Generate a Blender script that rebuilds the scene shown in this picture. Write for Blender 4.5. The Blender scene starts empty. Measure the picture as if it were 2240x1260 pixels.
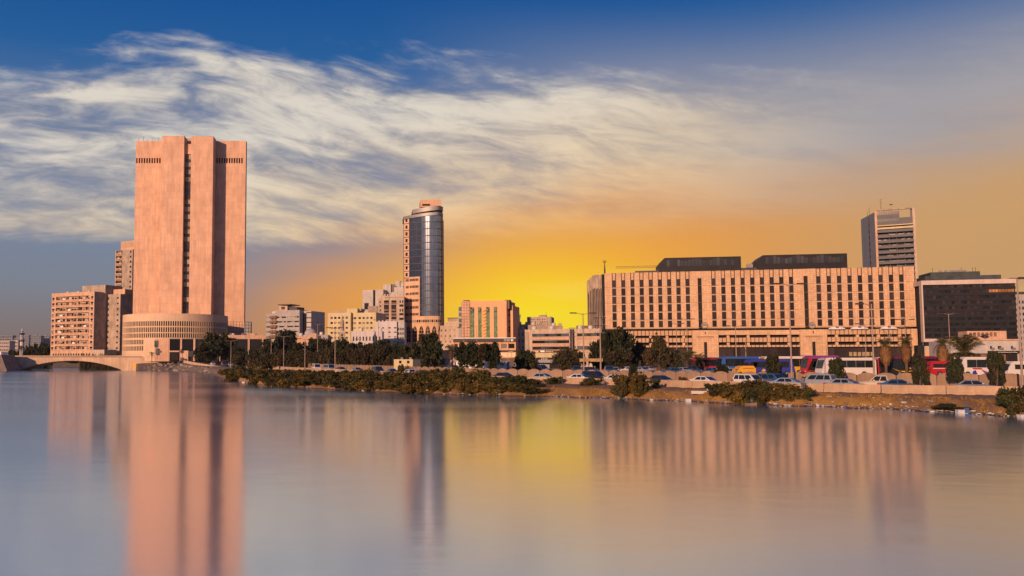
import bpy, bmesh, math, random
from mathutils import Vector, Matrix
R = math.radians
rnd = random.Random(7)
sc = bpy.context.scene
C = sc.collection

# ---------------------------------------------------------------- camera
F, CX, YH, CAMH, PITCH = 1900.0, 820.0, 789.0, 4.8, R(4.0)
CY = YH - F * math.tan(PITCH)
cam = bpy.data.cameras.new('camera')
cam.sensor_width = 36.0
cam.lens = F / 2240 * 36
cam.shift_x = (1120 - CX) / 2240
cam.shift_y = (CY - 630) / 2240
cam.clip_start = 0.5
cam.clip_end = 30000
camo = bpy.data.objects.new('camera', cam)
C.objects.link(camo)
camo.location = (0, 0, CAMH)
camo.rotation_euler = (R(90) + PITCH, 0, 0)
sc.camera = camo

# ---------------------------------------------------------------- colour and node helpers
def lin(r, g, b):
    f = lambda c: (c / 255 / 12.92) if c / 255 <= 0.04045 else ((c / 255 + 0.055) / 1.055) ** 2.4
    return (f(r), f(g), f(b), 1.0)

class NT:
    def __init__(s, nt):
        s.nt = nt
    def n(s, typ, **kw):
        nd = s.nt.nodes.new(typ)
        for k, v in kw.items():
            setattr(nd, k, v)
        return nd
    def put(s, sock, v):
        if isinstance(v, bpy.types.NodeSocket):
            s.nt.links.new(v, sock)
        elif v is not None:
            sock.default_value = v
    def m(s, op, a, b=None, c=None):
        nd = s.n('ShaderNodeMath', operation=op)
        for i, v in enumerate((a, b, c)):
            if v is not None:
                s.put(nd.inputs[i], v)
        return nd.outputs[0]
    def ss(s, v, a, b, lo=0.0, hi=1.0):
        nd = s.n('ShaderNodeMapRange', interpolation_type='SMOOTHSTEP')
        for i, x in enumerate((v, a, b, lo, hi)):
            s.put(nd.inputs[i], x)
        return nd.outputs[0]
    def mix(s, f, a, b, blend='MIX'):
        nd = s.n('ShaderNodeMix', data_type='RGBA', blend_type=blend)
        s.put(nd.inputs[0], f); s.put(nd.inputs[6], a); s.put(nd.inputs[7], b)
        return nd.outputs[2]
    def vec(s, x, y, z=0.0):
        nd = s.n('ShaderNodeCombineXYZ')
        for i, v in enumerate((x, y, z)):
            s.put(nd.inputs[i], v)
        return nd.outputs[0]
    def noise(s, v, scale, detail=4, rough=0.5, dist=0.0):
        nd = s.n('ShaderNodeTexNoise')
        s.put(nd.inputs['Vector'], v)
        nd.inputs['Scale'].default_value = scale; nd.inputs['Detail'].default_value = detail
        nd.inputs['Roughness'].default_value = rough; nd.inputs['Distortion'].default_value = dist
        return nd.outputs[0]
    def xyz(s, v):
        nd = s.n('ShaderNodeSeparateXYZ'); s.put(nd.inputs[0], v)
        return nd.outputs

# ---------------------------------------------------------------- sky
SUN_EL, SUN_AZ = R(13), R(-147)            # the light comes from behind the camera, over its left shoulder
w = bpy.data.worlds.new('World'); sc.world = w; w.use_nodes = True
t = NT(w.node_tree); w.node_tree.nodes.clear()
gen = t.n('ShaderNodeTexCoord').outputs['Generated']
dx, dy, dz = t.xyz(gen)
az = t.m('ARCTAN2', dx, dy)
el = t.m('ARCSINE', t.m('MINIMUM', t.m('MAXIMUM', dz, -1.0), 1.0))
ramp = t.n('ShaderNodeValToRGB')
t.put(ramp.inputs[0], t.m('MULTIPLY', t.m('MAXIMUM', el, 0.0), 2.0))
cr = ramp.color_ramp
stops = [(0.0, lin(122, 103, 98)), (0.07, lin(124, 112, 112)), (0.16, lin(122, 128, 142)), (0.30, lin(118, 134, 160)),
         (0.52, lin(84, 116, 160)), (0.68, lin(28, 92, 154)), (0.80, lin(6, 80, 148)), (1.0, lin(4, 70, 142))]
while len(cr.elements) < len(stops):
    cr.elements.new(0.5)
for e, (p, c) in zip(cr.elements, stops):
    e.position = p; e.color = c
sky = t.n('ShaderNodeTexSky', sky_type='NISHITA')
sky.sun_disc = False; sky.sun_elevation = SUN_EL; sky.sun_rotation = SUN_AZ
sky.air_density = 1.2; sky.dust_density = 1.0; sky.ozone_density = 2.0
nish = t.mix(1.0, sky.outputs[0], (0.06, 0.06, 0.06, 1), 'MULTIPLY')
base = t.mix(0.06, ramp.outputs[0], nish)
# warm afterglow low over the town, reaching higher towards the right
top = t.m('ADD', t.m('ADD', t.m('MULTIPLY', t.m('MINIMUM', az, 0.36), 0.17), t.m('MULTIPLY', t.m('MAXIMUM', t.m('SUBTRACT', az, 0.36), 0.0), 0.06)), 0.120)
soft = t.noise(t.vec(t.m('MULTIPLY', az, 3.0), t.m('MULTIPLY', el, 14.0)), 1.0, 4, 0.5)
ele = t.m('SUBTRACT', t.m('ADD', el, t.m('MULTIPLY', t.m('SUBTRACT', soft, 0.5), 0.11)), top)
of = t.m('MULTIPLY', t.ss(ele, 0.060, -0.065), t.ss(az, -0.27, -0.02))
of = t.m('MULTIPLY', of, t.ss(az, 1.9, 0.9))
ocol = t.mix(t.ss(az, 0.25, 0.62), lin(224, 148, 74), lin(203, 156, 100))
gd = lambda a0, e0, sa, se: t.m('EXPONENT', t.m('MULTIPLY', -1.0, t.m('ADD', t.m('POWER', t.m('ABSOLUTE', t.m('DIVIDE', t.m('SUBTRACT', az, a0), sa)), 2.0), t.m('POWER', t.m('ABSOLUTE', t.m('DIVIDE', t.m('SUBTRACT', el, e0), se)), 2.0))))
# clouds: long streaks of high cloud, fanning down to the right
vv = t.m('ADD', el, t.m('MULTIPLY', t.m('MULTIPLY', t.m('ADD', az, 0.18), 0.17), t.ss(az, -0.40, 0.0)))
w1 = t.noise(t.vec(t.m('MULTIPLY', az, 3.0), t.m('MULTIPLY', vv, 7.0)), 1.0, 3, 0.5)
vw = t.m('ADD', vv, t.m('MULTIPLY', t.m('SUBTRACT', w1, 0.5), 0.045))
n1 = t.noise(t.vec(t.m('MULTIPLY', az, 2.6), t.m('MULTIPLY', vw, 15.0), 3.1), 1.0, 9, 0.60, 0.25)
n2 = t.noise(t.vec(t.m('MULTIPLY', az, 11.0), t.m('MULTIPLY', vw, 42.0), 9.7), 1.0, 7, 0.62, 0.5)
n3 = t.noise(t.vec(t.m('MULTIPLY', az, 24.0), t.m('MULTIPLY', vw, 60.0), 4.4), 1.0, 5, 0.6, 0.8)
dens = t.m('ADD', t.m('MULTIPLY', n1, 0.62), t.m('ADD', t.m('MULTIPLY', n2, 0.26), t.m('MULTIPLY', n3, 0.12)))
upper = t.m('ADD', 0.345, t.m('MULTIPLY', t.ss(az, -0.46, -0.18), 0.055))
upper = t.m('SUBTRACT', upper, t.m('MULTIPLY', t.ss(az, -0.10, 0.50), 0.05))
band = t.m('MULTIPLY', t.ss(t.m('SUBTRACT', el, upper), 0.03, -0.10), t.ss(el, 0.085, 0.15))
cov = t.m('ADD', dens, t.m('MULTIPLY', t.m('SUBTRACT', band, 1.0), 0.42))
cl = t.ss(cov, 0.315, 0.56)
smooth_haze = t.m('MULTIPLY', t.m('MULTIPLY', band, t.ss(az, -0.02, 0.36)), 0.62)
shade = t.ss(t.m('ADD', t.m('MULTIPLY', n2, 0.5), t.m('MULTIPLY', n1, 0.5)), 0.38, 0.62)
ccol = t.mix(shade, lin(136, 138, 152), lin(228, 218, 202))
ccol = t.mix(t.ss(t.m('SUBTRACT', el, top), 0.17, 0.02, 0.0, 0.8), ccol, lin(242, 212, 164))
clr = t.mix(smooth_haze, base, lin(178, 168, 164))
clr = t.mix(t.m('MULTIPLY', cl, t.ss(az, 0.58, 0.22, 0.10, 0.92)), clr, ccol)
clr = t.mix(t.m('MULTIPLY', of, 0.96), clr, ocol)
clr = t.mix(t.m('MULTIPLY', gd(0.20, 0.05, 0.20, 0.105), 0.95), clr, lin(250, 168, 36))
clr = t.mix(t.m('MINIMUM', t.m('MULTIPLY', gd(0.19, 0.03, 0.125, 0.072), 1.12), 1.0), clr, lin(255, 224, 0))
wisp = t.m('MULTIPLY', t.ss(n1, 0.46, 0.72), t.ss(t.m('ABSOLUTE', t.m('SUBTRACT', el, 0.07)), 0.06, 0.01))
clr = t.mix(t.m('MULTIPLY', wisp, t.ss(az, 0.12, 0.24, 0.0, 0.35)), clr, lin(255, 226, 120))
bg = t.n('ShaderNodeBackground'); t.put(bg.inputs[0], clr); bg.inputs[1].default_value = 1.02
wo = t.n('ShaderNodeOutputWorld'); w.node_tree.links.new(bg.outputs[0], wo.inputs[0])
w.cycles.sampling_method = 'MANUAL'; w.cycles.sample_map_resolution = 512

# ---------------------------------------------------------------- sun and exposure
sl = bpy.data.lights.new('sun', 'SUN'); sl.energy = 5.0; sl.angle = R(0.6); sl.color = (1.0, 0.60, 0.36)
so = bpy.data.objects.new('sun', sl); C.objects.link(so)
sd = Vector((math.sin(SUN_AZ) * math.cos(SUN_EL), math.cos(SUN_AZ) * math.cos(SUN_EL), math.sin(SUN_EL)))
so.rotation_euler = sd.to_track_quat('Z', 'Y').to_euler(); so.location = (-40, -60, 60)
vs = sc.view_settings
vs.view_transform = 'Standard'; vs.look = 'None'; vs.exposure = 0.0; vs.gamma = 1.0; vs.use_curve_mapping = False
sc.cycles.use_denoising = True
sc.cycles.max_bounces = 6; sc.cycles.diffuse_bounces = 2; sc.cycles.glossy_bounces = 4; sc.cycles.transparent_max_bounces = 8
sc.cycles.sample_clamp_indirect = 6.0

# ---------------------------------------------------------------- from photo pixel to place
def ray(px, py):
    a, b = (px - CX) / F, (CY - py) / F
    return Vector((a, math.cos(PITCH) - b * math.sin(PITCH), math.sin(PITCH) + b * math.cos(PITCH)))
def at(px, py, D):                       # the point seen at that pixel, at depth D (metres along +Y)
    r = ray(px, py); r *= D / r.y
    return Vector((r.x, r.y, r.z + CAMH))
def zat(px, py, D):
    return at(px, py, D).z
def xat(px, D, py=780):
    return at(px, py, D).x
def interp(keys, x):
    if x <= keys[0][0]: return keys[0][1]
    for (a, b), (c, d) in zip(keys, keys[1:]):
        if x <= c:
            return b + (d - b) * (x - a) / (c - a)
    return keys[-1][1]

# ---------------------------------------------------------------- materials
MATS = {}
def mat(name, col, rough=0.8, var=0.12, scale=0.6, bump=0.0, metal=0.0, rand=0.0, spec=0.3, streak=0.0, coat=0.0, bscale=None):
    """plain surface colour with mottling, optional rain streaks, fine relief and a little change from object to object"""
    if name in MATS: return MATS[name]
    m = bpy.data.materials.new(name); m.use_nodes = True
    n = NT(m.node_tree); b = m.node_tree.nodes['Principled BSDF']
    co = n.n('ShaderNodeTexCoord').outputs['Object']
    v = n.noise(co, scale, 6, 0.6)
    f = n.ss(v, 0.3, 0.7, 1 - var, 1 + var)
    if streak:
        x, y, z = n.xyz(co)
        st = n.noise(n.vec(n.m('MULTIPLY', n.m('ADD', x, y), 1.3), n.m('MULTIPLY', z, 0.10)), 1.0, 5, 0.6)
        f = n.m('MULTIPLY', f, n.ss(st, 0.35, 0.65, 1 - streak, 1.0))
    if rand:
        o = n.n('ShaderNodeObjectInfo').outputs['Random']
        f = n.m('MULTIPLY', f, n.m('ADD', 1 - rand, n.m('MULTIPLY', o, 2 * rand)))
    c = n.mix(1.0, (*col[:3], 1), n.vec(f, f, f), 'MULTIPLY')
    n.put(b.inputs['Base Color'], c)
    b.inputs['Roughness'].default_value = rough; b.inputs['Metallic'].default_value = metal
    b.inputs['Specular IOR Level'].default_value = spec
    b.inputs['Coat Weight'].default_value = coat
    if bump:
        bn = n.n('ShaderNodeBump'); bn.inputs['Strength'].default_value = bump; bn.inputs['Distance'].default_value = 0.1
        n.put(bn.inputs['Height'], n.noise(co, bscale or scale * 5, 5, 0.6)); n.put(b.inputs['Normal'], bn.outputs[0])
    MATS[name] = m
    return m

def stone(name, col, bw, bh, joint=0.03, contrast=0.10, jdark=0.6, var=0.10, offset=0.0, rough=0.75, streak=0.12):
    """cladding slabs: joints, slab to slab change and weathering"""
    if name in MATS: return MATS[name]
    m = bpy.data.materials.new(name); m.use_nodes = True
    n = NT(m.node_tree); b = m.node_tree.nodes['Principled BSDF']
    co = n.n('ShaderNodeTexCoord').outputs['Object']
    x, y, z = n.xyz(co)
    p = n.vec(n.m('ADD', x, y), z)
    br = n.n('ShaderNodeTexBrick'); n.put(br.inputs['Vector'], p)
    br.offset = offset; br.squash = 1.0
    br.inputs['Scale'].default_value = 1.0; br.inputs['Brick Width'].default_value = bw; br.inputs['Row Height'].default_value = bh
    br.inputs['Mortar Size'].default_value = joint; br.inputs['Mortar Smooth'].default_value = 0.2
    k = lambda q: (min(1, col[0] * q), min(1, col[1] * q), min(1, col[2] * q), 1)
    br.inputs['Color1'].default_value = k(1 - contrast); br.inputs['Color2'].default_value = k(1 + contrast); br.inputs['Mortar'].default_value = k(jdark)
    v = n.ss(n.noise(co, 0.12, 7, 0.65), 0.3, 0.7, 1 - var, 1 + var)
    st = n.noise(n.vec(n.m('MULTIPLY', n.m('ADD', x, y), 0.9), n.m('MULTIPLY', z, 0.05)), 1.0, 6, 0.65)
    f = n.m('MULTIPLY', v, n.ss(st, 0.35, 0.65, 1 - streak, 1.0))
    n.put(b.inputs['Base Color'], n.mix(1.0, br.outputs['Color'], n.vec(f, f, f), 'MULTIPLY'))
    b.inputs['Roughness'].default_value = rough; b.inputs['Specular IOR Level'].default_value = 0.25
    bn = n.n('ShaderNodeBump'); bn.inputs['Strength'].default_value = 0.4; bn.inputs['Distance'].default_value = 0.05
    n.put(bn.inputs['Height'], n.m('SUBTRACT', 1.0, br.outputs['Fac'])); n.put(b.inputs['Normal'], bn.outputs[0])
    MATS[name] = m
    return m

def glass(name, col, rough=0.12, spec=0.6, rand=0.5, metal=0.0):
    return mat(name, col, rough, 0.15, 0.3, 0, metal, rand, spec)

# ---------------------------------------------------------------- mesh helpers
class MB:
    def __init__(s):
        s.v = []; s.f = []; s.sm = []
    def q(s, *pts, smooth=False):
        i = len(s.v); s.v += [tuple(p) for p in pts]; s.f.append(tuple(range(i, i + len(pts)))); s.sm.append(smooth)
        return s
    def box(s, x0, x1, y0, y1, z0, z1, T=None):
        P = [(x, y, z) for z in (z0, z1) for y in (y0, y1) for x in (x0, x1)]
        if T: P = [T(*p) for p in P]
        i = len(s.v); s.v += P
        for f in ((0, 2, 3, 1), (4, 5, 7, 6), (0, 1, 5, 4), (2, 6, 7, 3), (0, 4, 6, 2), (1, 3, 7, 5)):
            s.f.append(tuple(i + k for k in f)); s.sm.append(False)
        return s
    def prism(s, poly, z0, z1):
        i = len(s.v); n = len(poly)
        s.v += [(x, y, z0) for x, y in poly] + [(x, y, z1) for x, y in poly]
        s.f += [tuple(range(i + n - 1, i - 1, -1)), tuple(range(i + n, i + 2 * n))]; s.sm += [False, False]
        for k in range(n):
            j = (k + 1) % n
            s.f.append((i + k, i + j, i + n + j, i + n + k)); s.sm.append(False)
        return s
    def lathe(s, prof, n=16, cx=0, cy=0, smooth=True, a0=0.0, a1=2 * math.pi):
        i = len(s.v); full = abs(a1 - a0 - 2 * math.pi) < 1e-6
        m = n if full else n + 1
        for r, z in prof:
            for k in range(m):
                a = a0 + (a1 - a0) * k / n
                s.v.append((cx + r * math.cos(a), cy + r * math.sin(a), z))
        for a in range(len(prof) - 1):
            for k in range(n):
                j = (k + 1) % m
                s.f.append((i + a * m + k, i + a * m + j, i + (a + 1) * m + j, i + (a + 1) * m + k)); s.sm.append(smooth)
        return s
    def tube(s, pts, rad, n=6, cap=True):
        pts = [Vector(p) for p in pts]; i = len(s.v)
        rr = rad if isinstance(rad, (list, tuple)) else [rad] * len(pts)
        for k, p in enumerate(pts):
            d = (pts[min(k + 1, len(pts) - 1)] - pts[max(k - 1, 0)]).normalized()
            a = d.orthogonal().normalized() if abs(d.z) < 0.9 else Vector((1, 0, 0)).cross(d).normalized()
            b = d.cross(a)
            for j in range(n):
                t = 2 * math.pi * j / n
                s.v.append(tuple(p + (a * math.cos(t) + b * math.sin(t)) * rr[k]))
        for k in range(len(pts) - 1):
            for j in range(n):
                l = (j + 1) % n
                s.f.append((i + k * n + j, i + k * n + l, i + (k + 1) * n + l, i + (k + 1) * n + j)); s.sm.append(True)
        if cap:
            s.f += [tuple(range(i + n - 1, i - 1, -1)), tuple(range(i + (len(pts) - 1) * n, i + len(pts) * n))]; s.sm += [False, False]
        return s
    def mesh(s, name, m):
        me = bpy.data.meshes.new(name); me.from_pydata(s.v, [], s.f)
        me.polygons.foreach_set('use_smooth', s.sm)
        if m: me.materials.append(m)
        me.update()
        return me
    def build(s, name, m, parent=None, loc=(0, 0, 0), rz=0.0, **tags):
        return place(s.mesh(name, m), name, parent, loc, rz, **tags)

def place(me, name, parent=None, loc=(0, 0, 0), rz=0.0, label=None, cat=None, group=None, kind=None):
    o = bpy.data.objects.new(name, me); C.objects.link(o)
    o.parent = parent; o.location = loc; o.rotation_euler = (0, 0, rz)
    if label: o['label'] = label
    if cat: o['category'] = cat
    if group: o['group'] = group
    if kind: o['kind'] = kind
    return o
def thing(name, label, cat, loc=(0, 0, 0), rz=0.0, group=None):
    return place(None, name, None, loc, rz, label, cat, group)
KIDS = {}
def copy_tree(o, parent=None):
    c = o.copy(); C.objects.link(c); c.parent = parent
    for ch in o.children:
        copy_tree(ch, c)
    return c
CACHE = {}
def pane_mesh(w_, h_, th, m):
    k = (round(w_, 2), round(h_, 2), round(th, 2), m.name)
    if k not in CACHE:
        CACHE[k] = MB().box(0, w_, 0, th, 0, h_).mesh('window', m)
    return CACHE[k]

def wall(mb, W_, H_, ops, dep, T, u0=0.0, v0=0.0):
    """a wall sheet with rectangular openings (u0,u1,v0,v1) and reveals of depth dep; T maps (u, into the wall, v)"""
    us = sorted({round(x, 3) for x in [u0, W_] + [c for o in ops for c in o[:2]]})
    vs_ = sorted({round(x, 3) for x in [v0, H_] + [c for o in ops for c in o[2:4]]})
    cut = set()
    ui = {u: i for i, u in enumerate(us)}; vi = {v: i for i, v in enumerate(vs_)}
    for o in ops:
        a, b, c, d = (round(k, 3) for k in o[:4])
        for i in range(ui[a], ui[b]):
            for j in range(vi[c], vi[d]):
                cut.add((i, j))
        for p in (((a, 0, c), (b, 0, c), (b, dep, c), (a, dep, c)), ((a, 0, d), (a, dep, d), (b, dep, d), (b, 0, d)),
                  ((a, 0, c), (a, dep, c), (a, dep, d), (a, 0, d)), ((b, 0, c), (b, 0, d), (b, dep, d), (b, dep, c))):
            mb.q(*[T(*k) for k in p])
    for i in range(len(us) - 1):
        for j in range(len(vs_) - 1):
            if (i, j) not in cut:
                mb.q(*[T(*k) for k in ((us[i], 0, vs_[j]), (us[i + 1], 0, vs_[j]), (us[i + 1], 0, vs_[j + 1]), (us[i], 0, vs_[j + 1]))])

class Bld:
    """a building: local x along its front, y away from the camera, z up; the front runs between two photo columns"""
    def __init__(s, name, label, A, B, zb, depth, group=None, cat='building'):
        pa, pb = at(A[0], A[2] if len(A) > 2 else 780, A[1]), at(B[0], B[2] if len(B) > 2 else 780, B[1])
        s.yaw = math.atan2(pb.y - pa.y, pb.x - pa.x); s.w = math.hypot(pb.x - pa.x, pb.y - pa.y); s.d = depth
        s.o = thing(name, label, cat, (pa.x, pa.y, zb), s.yaw, group)
        s.M = Matrix.Translation((pa.x, pa.y, zb)) @ Matrix.Rotation(s.yaw, 4, 'Z'); s.I = s.M.inverted()
    def uv(s, px, py, t=0.0):             # where the sight line of a pixel meets the front plane (or one set back by t)
        o = s.I @ Vector((0, 0, CAMH)); d = (s.I.to_3x3() @ ray(px, py)); k = (t - o.y) / d.y
        p = o + d * k
        return p.x, p.z
    def v(s, py, px=None, t=0.0):
        if px is None:
            c = s.M @ Vector((s.w / 2, 0, 0)); px = CX + F * c.x / c.y
        return s.uv(px, py, t)[1]
    def u(s, px, py=740, t=0.0):
        return s.uv(px, py, t)[0]
    def T(s, side):
        if side == 'front': return lambda u, t, v: (u, t, v)
        if side == 'right': return lambda u, t, v: (s.w - t, u, v)
        if side == 'left': return lambda u, t, v: (t, s.d - u, v)
        if side == 'back': return lambda u, t, v: (s.w - u, s.d - t, v)
    def shell(s, H_, m, front=(), right=(), left=(), dep=0.35, z0=0.0, name='wall', parapet=0.0, roofm=None):
        mb = MB()
        for side, ops, W_ in (('front', front, s.w), ('right', right, s.d), ('left', left, s.d), ('back', (), s.w)):
            wall(mb, W_, H_ + parapet, list(ops), dep, s.T(side), 0.0, z0)
        mb.build(name, m, s.o)
        e = 0.25
        MB().box(e, s.w - e, e, s.d - e, H_ - 0.2, H_).build('roof', roofm or M_ROOF, s.o)
        if parapet:
            pb = MB()
            pb.box(0.003, s.w - 0.003, 0.004, e, H_ + 0.004, H_ + parapet); pb.box(0.003, s.w - 0.003, s.d - e, s.d - 0.004, H_ + 0.004, H_ + parapet)
            pb.box(0.004, e, e, s.d - e, H_ + 0.004, H_ + parapet); pb.box(s.w - e, s.w - 0.004, e, s.d - e, H_ + 0.004, H_ + parapet)
            pb.build('parapet', m, s.o)
    def panes(s, side, ops, m, dep=0.3, th=0.12, name='window', parent=None):
        T = s.T(side); rz = {'front': 0, 'right': math.pi / 2, 'left': -math.pi / 2, 'back': math.pi}[side]
        out = []
        for o in ops:
            p = T(o[0], dep, o[2])
            mm = m if not isinstance(m, (list, tuple)) else rnd.choice(m)
            out.append(place(pane_mesh(o[1] - o[0], o[3] - o[2], th, mm), name, parent or s.o, p, rz))
        return out
    def box(s, name, m, x0, x1, y0, y1, z0, z1, parent=None):
        return MB().box(x0, x1, y0, y1, z0, z1).build(name, m, parent or s.o)

def grid(u0, u1, v0, v1, nu, nv, fw, fh):
    """nu x nv openings, each fw x fh of its cell"""
    cu, cv = (u1 - u0) / nu, (v1 - v0) / nv
    return [(u0 + cu * (i + .5 - fw / 2), u0 + cu * (i + .5 + fw / 2), v0 + cv * (j + .5 - fh / 2), v0 + cv * (j + .5 + fh / 2)) for i in range(nu) for j in range(nv)]
M_ROOF = mat('roof_screed', (0.30, 0.26, 0.23), 0.9, 0.2)

# ================================================================ water and land
def water_mat():
    m = bpy.data.materials.new('calm_water'); m.use_nodes = True
    n = NT(m.node_tree); m.node_tree.nodes.clear()
    co = n.n('ShaderNodeTexCoord').outputs['Object']
    x, y, z = n.xyz(co)
    gl = n.n('ShaderNodeBsdfGlossy'); gl.inputs['Color'].default_value = (0.84, 0.885, 0.95, 1)
    n.put(gl.inputs['Roughness'], n.ss(n.noise(n.vec(n.m('MULTIPLY', x, 0.02), n.m('MULTIPLY', y, 0.05)), 1.0, 4), 0.3, 0.7, 0.12, 0.16))
    bn = n.n('ShaderNodeBump'); bn.inputs['Strength'].default_value = 0.03; bn.inputs['Distance'].default_value = 0.3
    n.put(bn.inputs['Height'], n.noise(n.vec(n.m('MULTIPLY', x, 0.35), n.m('MULTIPLY', y, 0.55)), 1.0, 3))
    n.put(gl.inputs['Normal'], bn.outputs[0])
    df = n.n('ShaderNodeBsdfDiffuse'); df.inputs['Color'].default_value = (0.17, 0.24, 0.34, 1)      # silty grey-blue lagoon
    fr = n.n('ShaderNodeFresnel'); fr.inputs['IOR'].default_value = 1.9
    mx = n.n('ShaderNodeMixShader'); n.put(mx.inputs[0], n.ss(fr.outputs[0], 0.05, 0.6, 0.55, 0.92))
    n.put(mx.inputs[1], df.outputs[0]); n.put(mx.inputs[2], gl.outputs[0])
    out = n.n('ShaderNodeOutputMaterial'); n.put(out.inputs[0], mx.outputs[0])
    return m
MB().q((-2300, -400, 0), (4500, -400, 0), (4500, 2500, 0), (-2300, 2500, 0)).build('water', water_mat(), kind='structure')

SHORE = [(-900, 415), (-60, 415), (4, 405), (12, 640), (284, 640), (300, 412), (384, 402), (430, 372), (462, 330), (490, 268), (505, 232), (530, 193), (600, 163), (750, 145), (900, 128), (1100, 120),
         (1300, 112.6), (1500, 102.5), (1700, 94), (1900, 88), (2100, 80), (2240, 74), (2700, 62), (4000, 45)]
WALLA = [(300, 440), (420, 440), (520, 342), (700, 223), (900, 165), (1100, 142.5), (1300, 132), (1500, 117), (1700, 105), (1900, 97), (2190, 91), (2700, 82), (4000, 66)]
WALLB = [(300, 480), (420, 470), (520, 380), (700, 246), (900, 184), (1100, 159), (1300, 148), (1500, 133), (1700, 121), (1900, 113), (2190, 107), (2700, 98), (4000, 82)]
HILL = [(-900, 4.0), (300, 4.0), (400, 4.0), (470, 1.9), (540, .85), (700, .65), (900, .38), (1100, .12), (1300, 0.0), (4000, 0.0)]     # the land climbs to the bridge
sx = lambda px: (px - CX) / F
def shore(px): return interp(SHORE, px)
def ground_rows(px):
    S = shore(px) + 0.8 * math.sin(px * 0.043) + 0.5 * math.sin(px * 0.117 + 1)
    W_, B_ = interp(WALLA, px), interp(WALLB, px); h = interp(HILL, px)
    if px < 300:
        return [(S - 12, -2), (S - 1, -.15), (S, .1), (S + 3, 1.5 + h * .25), (S + 7, 2.2 + h * .6), (S + 12, 2.4 + h * .75), (S + 18, 2.4 + h * .8), (S + 22, 2.4 + h * .8), (S + 30, 2.4 + h * .8), (S + 45, 2.4 + h * .8), (900, 6.0), (2500, 4), (3500, 4.2)]
    g = min(1.0, (W_ - S) / 16)
    return [(S - 12, -2), (S - .6, -.15), (S, .08), (S + 1.2 * g, .40), (S + 2.6 * g, .86), (S + 5 * g, 1.08 + h * .3), (W_ - 1.2, 1.2 + h), (W_ + .6, 1.22 + h), (W_ + (B_ - W_) * .7, 1.4 + h), (B_, 1.65 + h), (B_ + 40, 2.0 + h), (max(520, B_ + 60), 2.4 + h), (3500, 4.2)]
def gz(px, D):
    return interp(ground_rows(px), D)
def ground_mat():
    m = bpy.data.materials.new('dry_earth'); m.use_nodes = True
    n = NT(m.node_tree); b = m.node_tree.nodes['Principled BSDF']
    co = n.n('ShaderNodeTexCoord').outputs['Object']; x, y, z = n.xyz(co)
    a = n.noise(co, 0.35, 8, 0.65); g = n.noise(co, 1.7, 6, 0.6); c3 = n.noise(co, 0.08, 4)
    c = n.mix(n.ss(a, .35, .65), (0.22, 0.13, 0.07, 1), (0.31, 0.18, 0.09, 1))
    c = n.mix(n.ss(g, .5, .75, 0, .7), c, (0.16, 0.11, 0.07, 1))
    straw = n.m('MULTIPLY', n.ss(c3, .32, .5), n.m('MULTIPLY', n.ss(z, .10, .3), n.ss(z, 1.12, .95)))
    straw = n.m('MULTIPLY', straw, n.ss(x, 14, 24))
    c = n.mix(n.m('MULTIPLY', n.ss(y, 240, 330), n.ss(x, -20, -60)), c, n.mix(n.ss(g, .4, .65), (0.10, 0.08, 0.07, 1), (0.21, 0.165, 0.14, 1)))     # rubble of the embankment
    c = n.mix(n.m('MULTIPLY', straw, .85), c, (0.46, 0.24, 0.05, 1))
    c = n.mix(n.ss(z, .16, .02), c, (0.06, 0.045, 0.034, 1))           # wet margin of the bank
    n.put(b.inputs['Base Color'], c); b.inputs['Roughness'].default_value = .95; b.inputs['Specular IOR Level'].default_value = .15
    bn = n.n('ShaderNodeBump'); bn.inputs['Strength'].default_value = .7; bn.inputs['Distance'].default_value = .25
    n.put(bn.inputs['Height'], n.m('ADD', a, n.m('MULTIPLY', g, .5))); n.put(b.inputs['Normal'], bn.outputs[0])
    return m
cols = sorted(set(list(range(-900, 300, 30)) + [2, 4, 6, 8, 10, 12, 14, 282, 284, 286, 290, 294, 298] + list(range(300, 560, 6)) + list(range(560, 2400, 8)) + list(range(2400, 4001, 60))))
gm = MB(); rows_n = None
vs_, fs_ = [], []
for ci, px in enumerate(cols):
    rr = ground_rows(px); rows_n = len(rr)
    for k, (D, z) in enumerate(rr):
        jit = 0.12 * math.sin(px * .21 + k * 2.1) + 0.10 * math.sin(px * .083 + k) if 3 <= k <= 6 else 0
        vs_.append((sx(px) * D, D, z + jit * (0.5 if k == 6 else 1)))
for ci in range(len(cols) - 1):
    for k in range(rows_n - 1):
        i = ci * rows_n + k; j = (ci + 1) * rows_n + k
        gm.f.append((i, j, j + 1, i + 1)); gm.sm.append(True)
gm.v = vs_
gm.build('ground', ground_mat(), kind='structure')

# the two roadways: one between the walls, one car park beyond
M_ASPH = mat('worn_asphalt', (0.055, 0.052, 0.05), 0.85, 0.25, 0.5, 0.3)
def strip(name, keys, m, step=20, dz=0.01):
    mb = MB(); prev = None
    for px in range(keys[0], keys[1] + 1, step):
        a, b = keys[2](px), keys[3](px)
        p, q = (sx(px) * a, a, gz(px, a) + dz), (sx(px) * b, b, gz(px, b) + dz)
        if prev: mb.q(prev[0], p, q, prev[1])
        prev = (p, q)
    mb.build(name, m, kind='structure')
strip('road', (440, 3600, lambda p: interp(WALLA, p) + .9, lambda p: interp(WALLA, p) + (interp(WALLB, p) - interp(WALLA, p)) * .66), M_ASPH, dz=.02)
strip('car_park', (620, 3600, lambda p: interp(WALLB, p) + 4, lambda p: interp(WALLB, p) + 39), M_ASPH, dz=.02)

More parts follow.
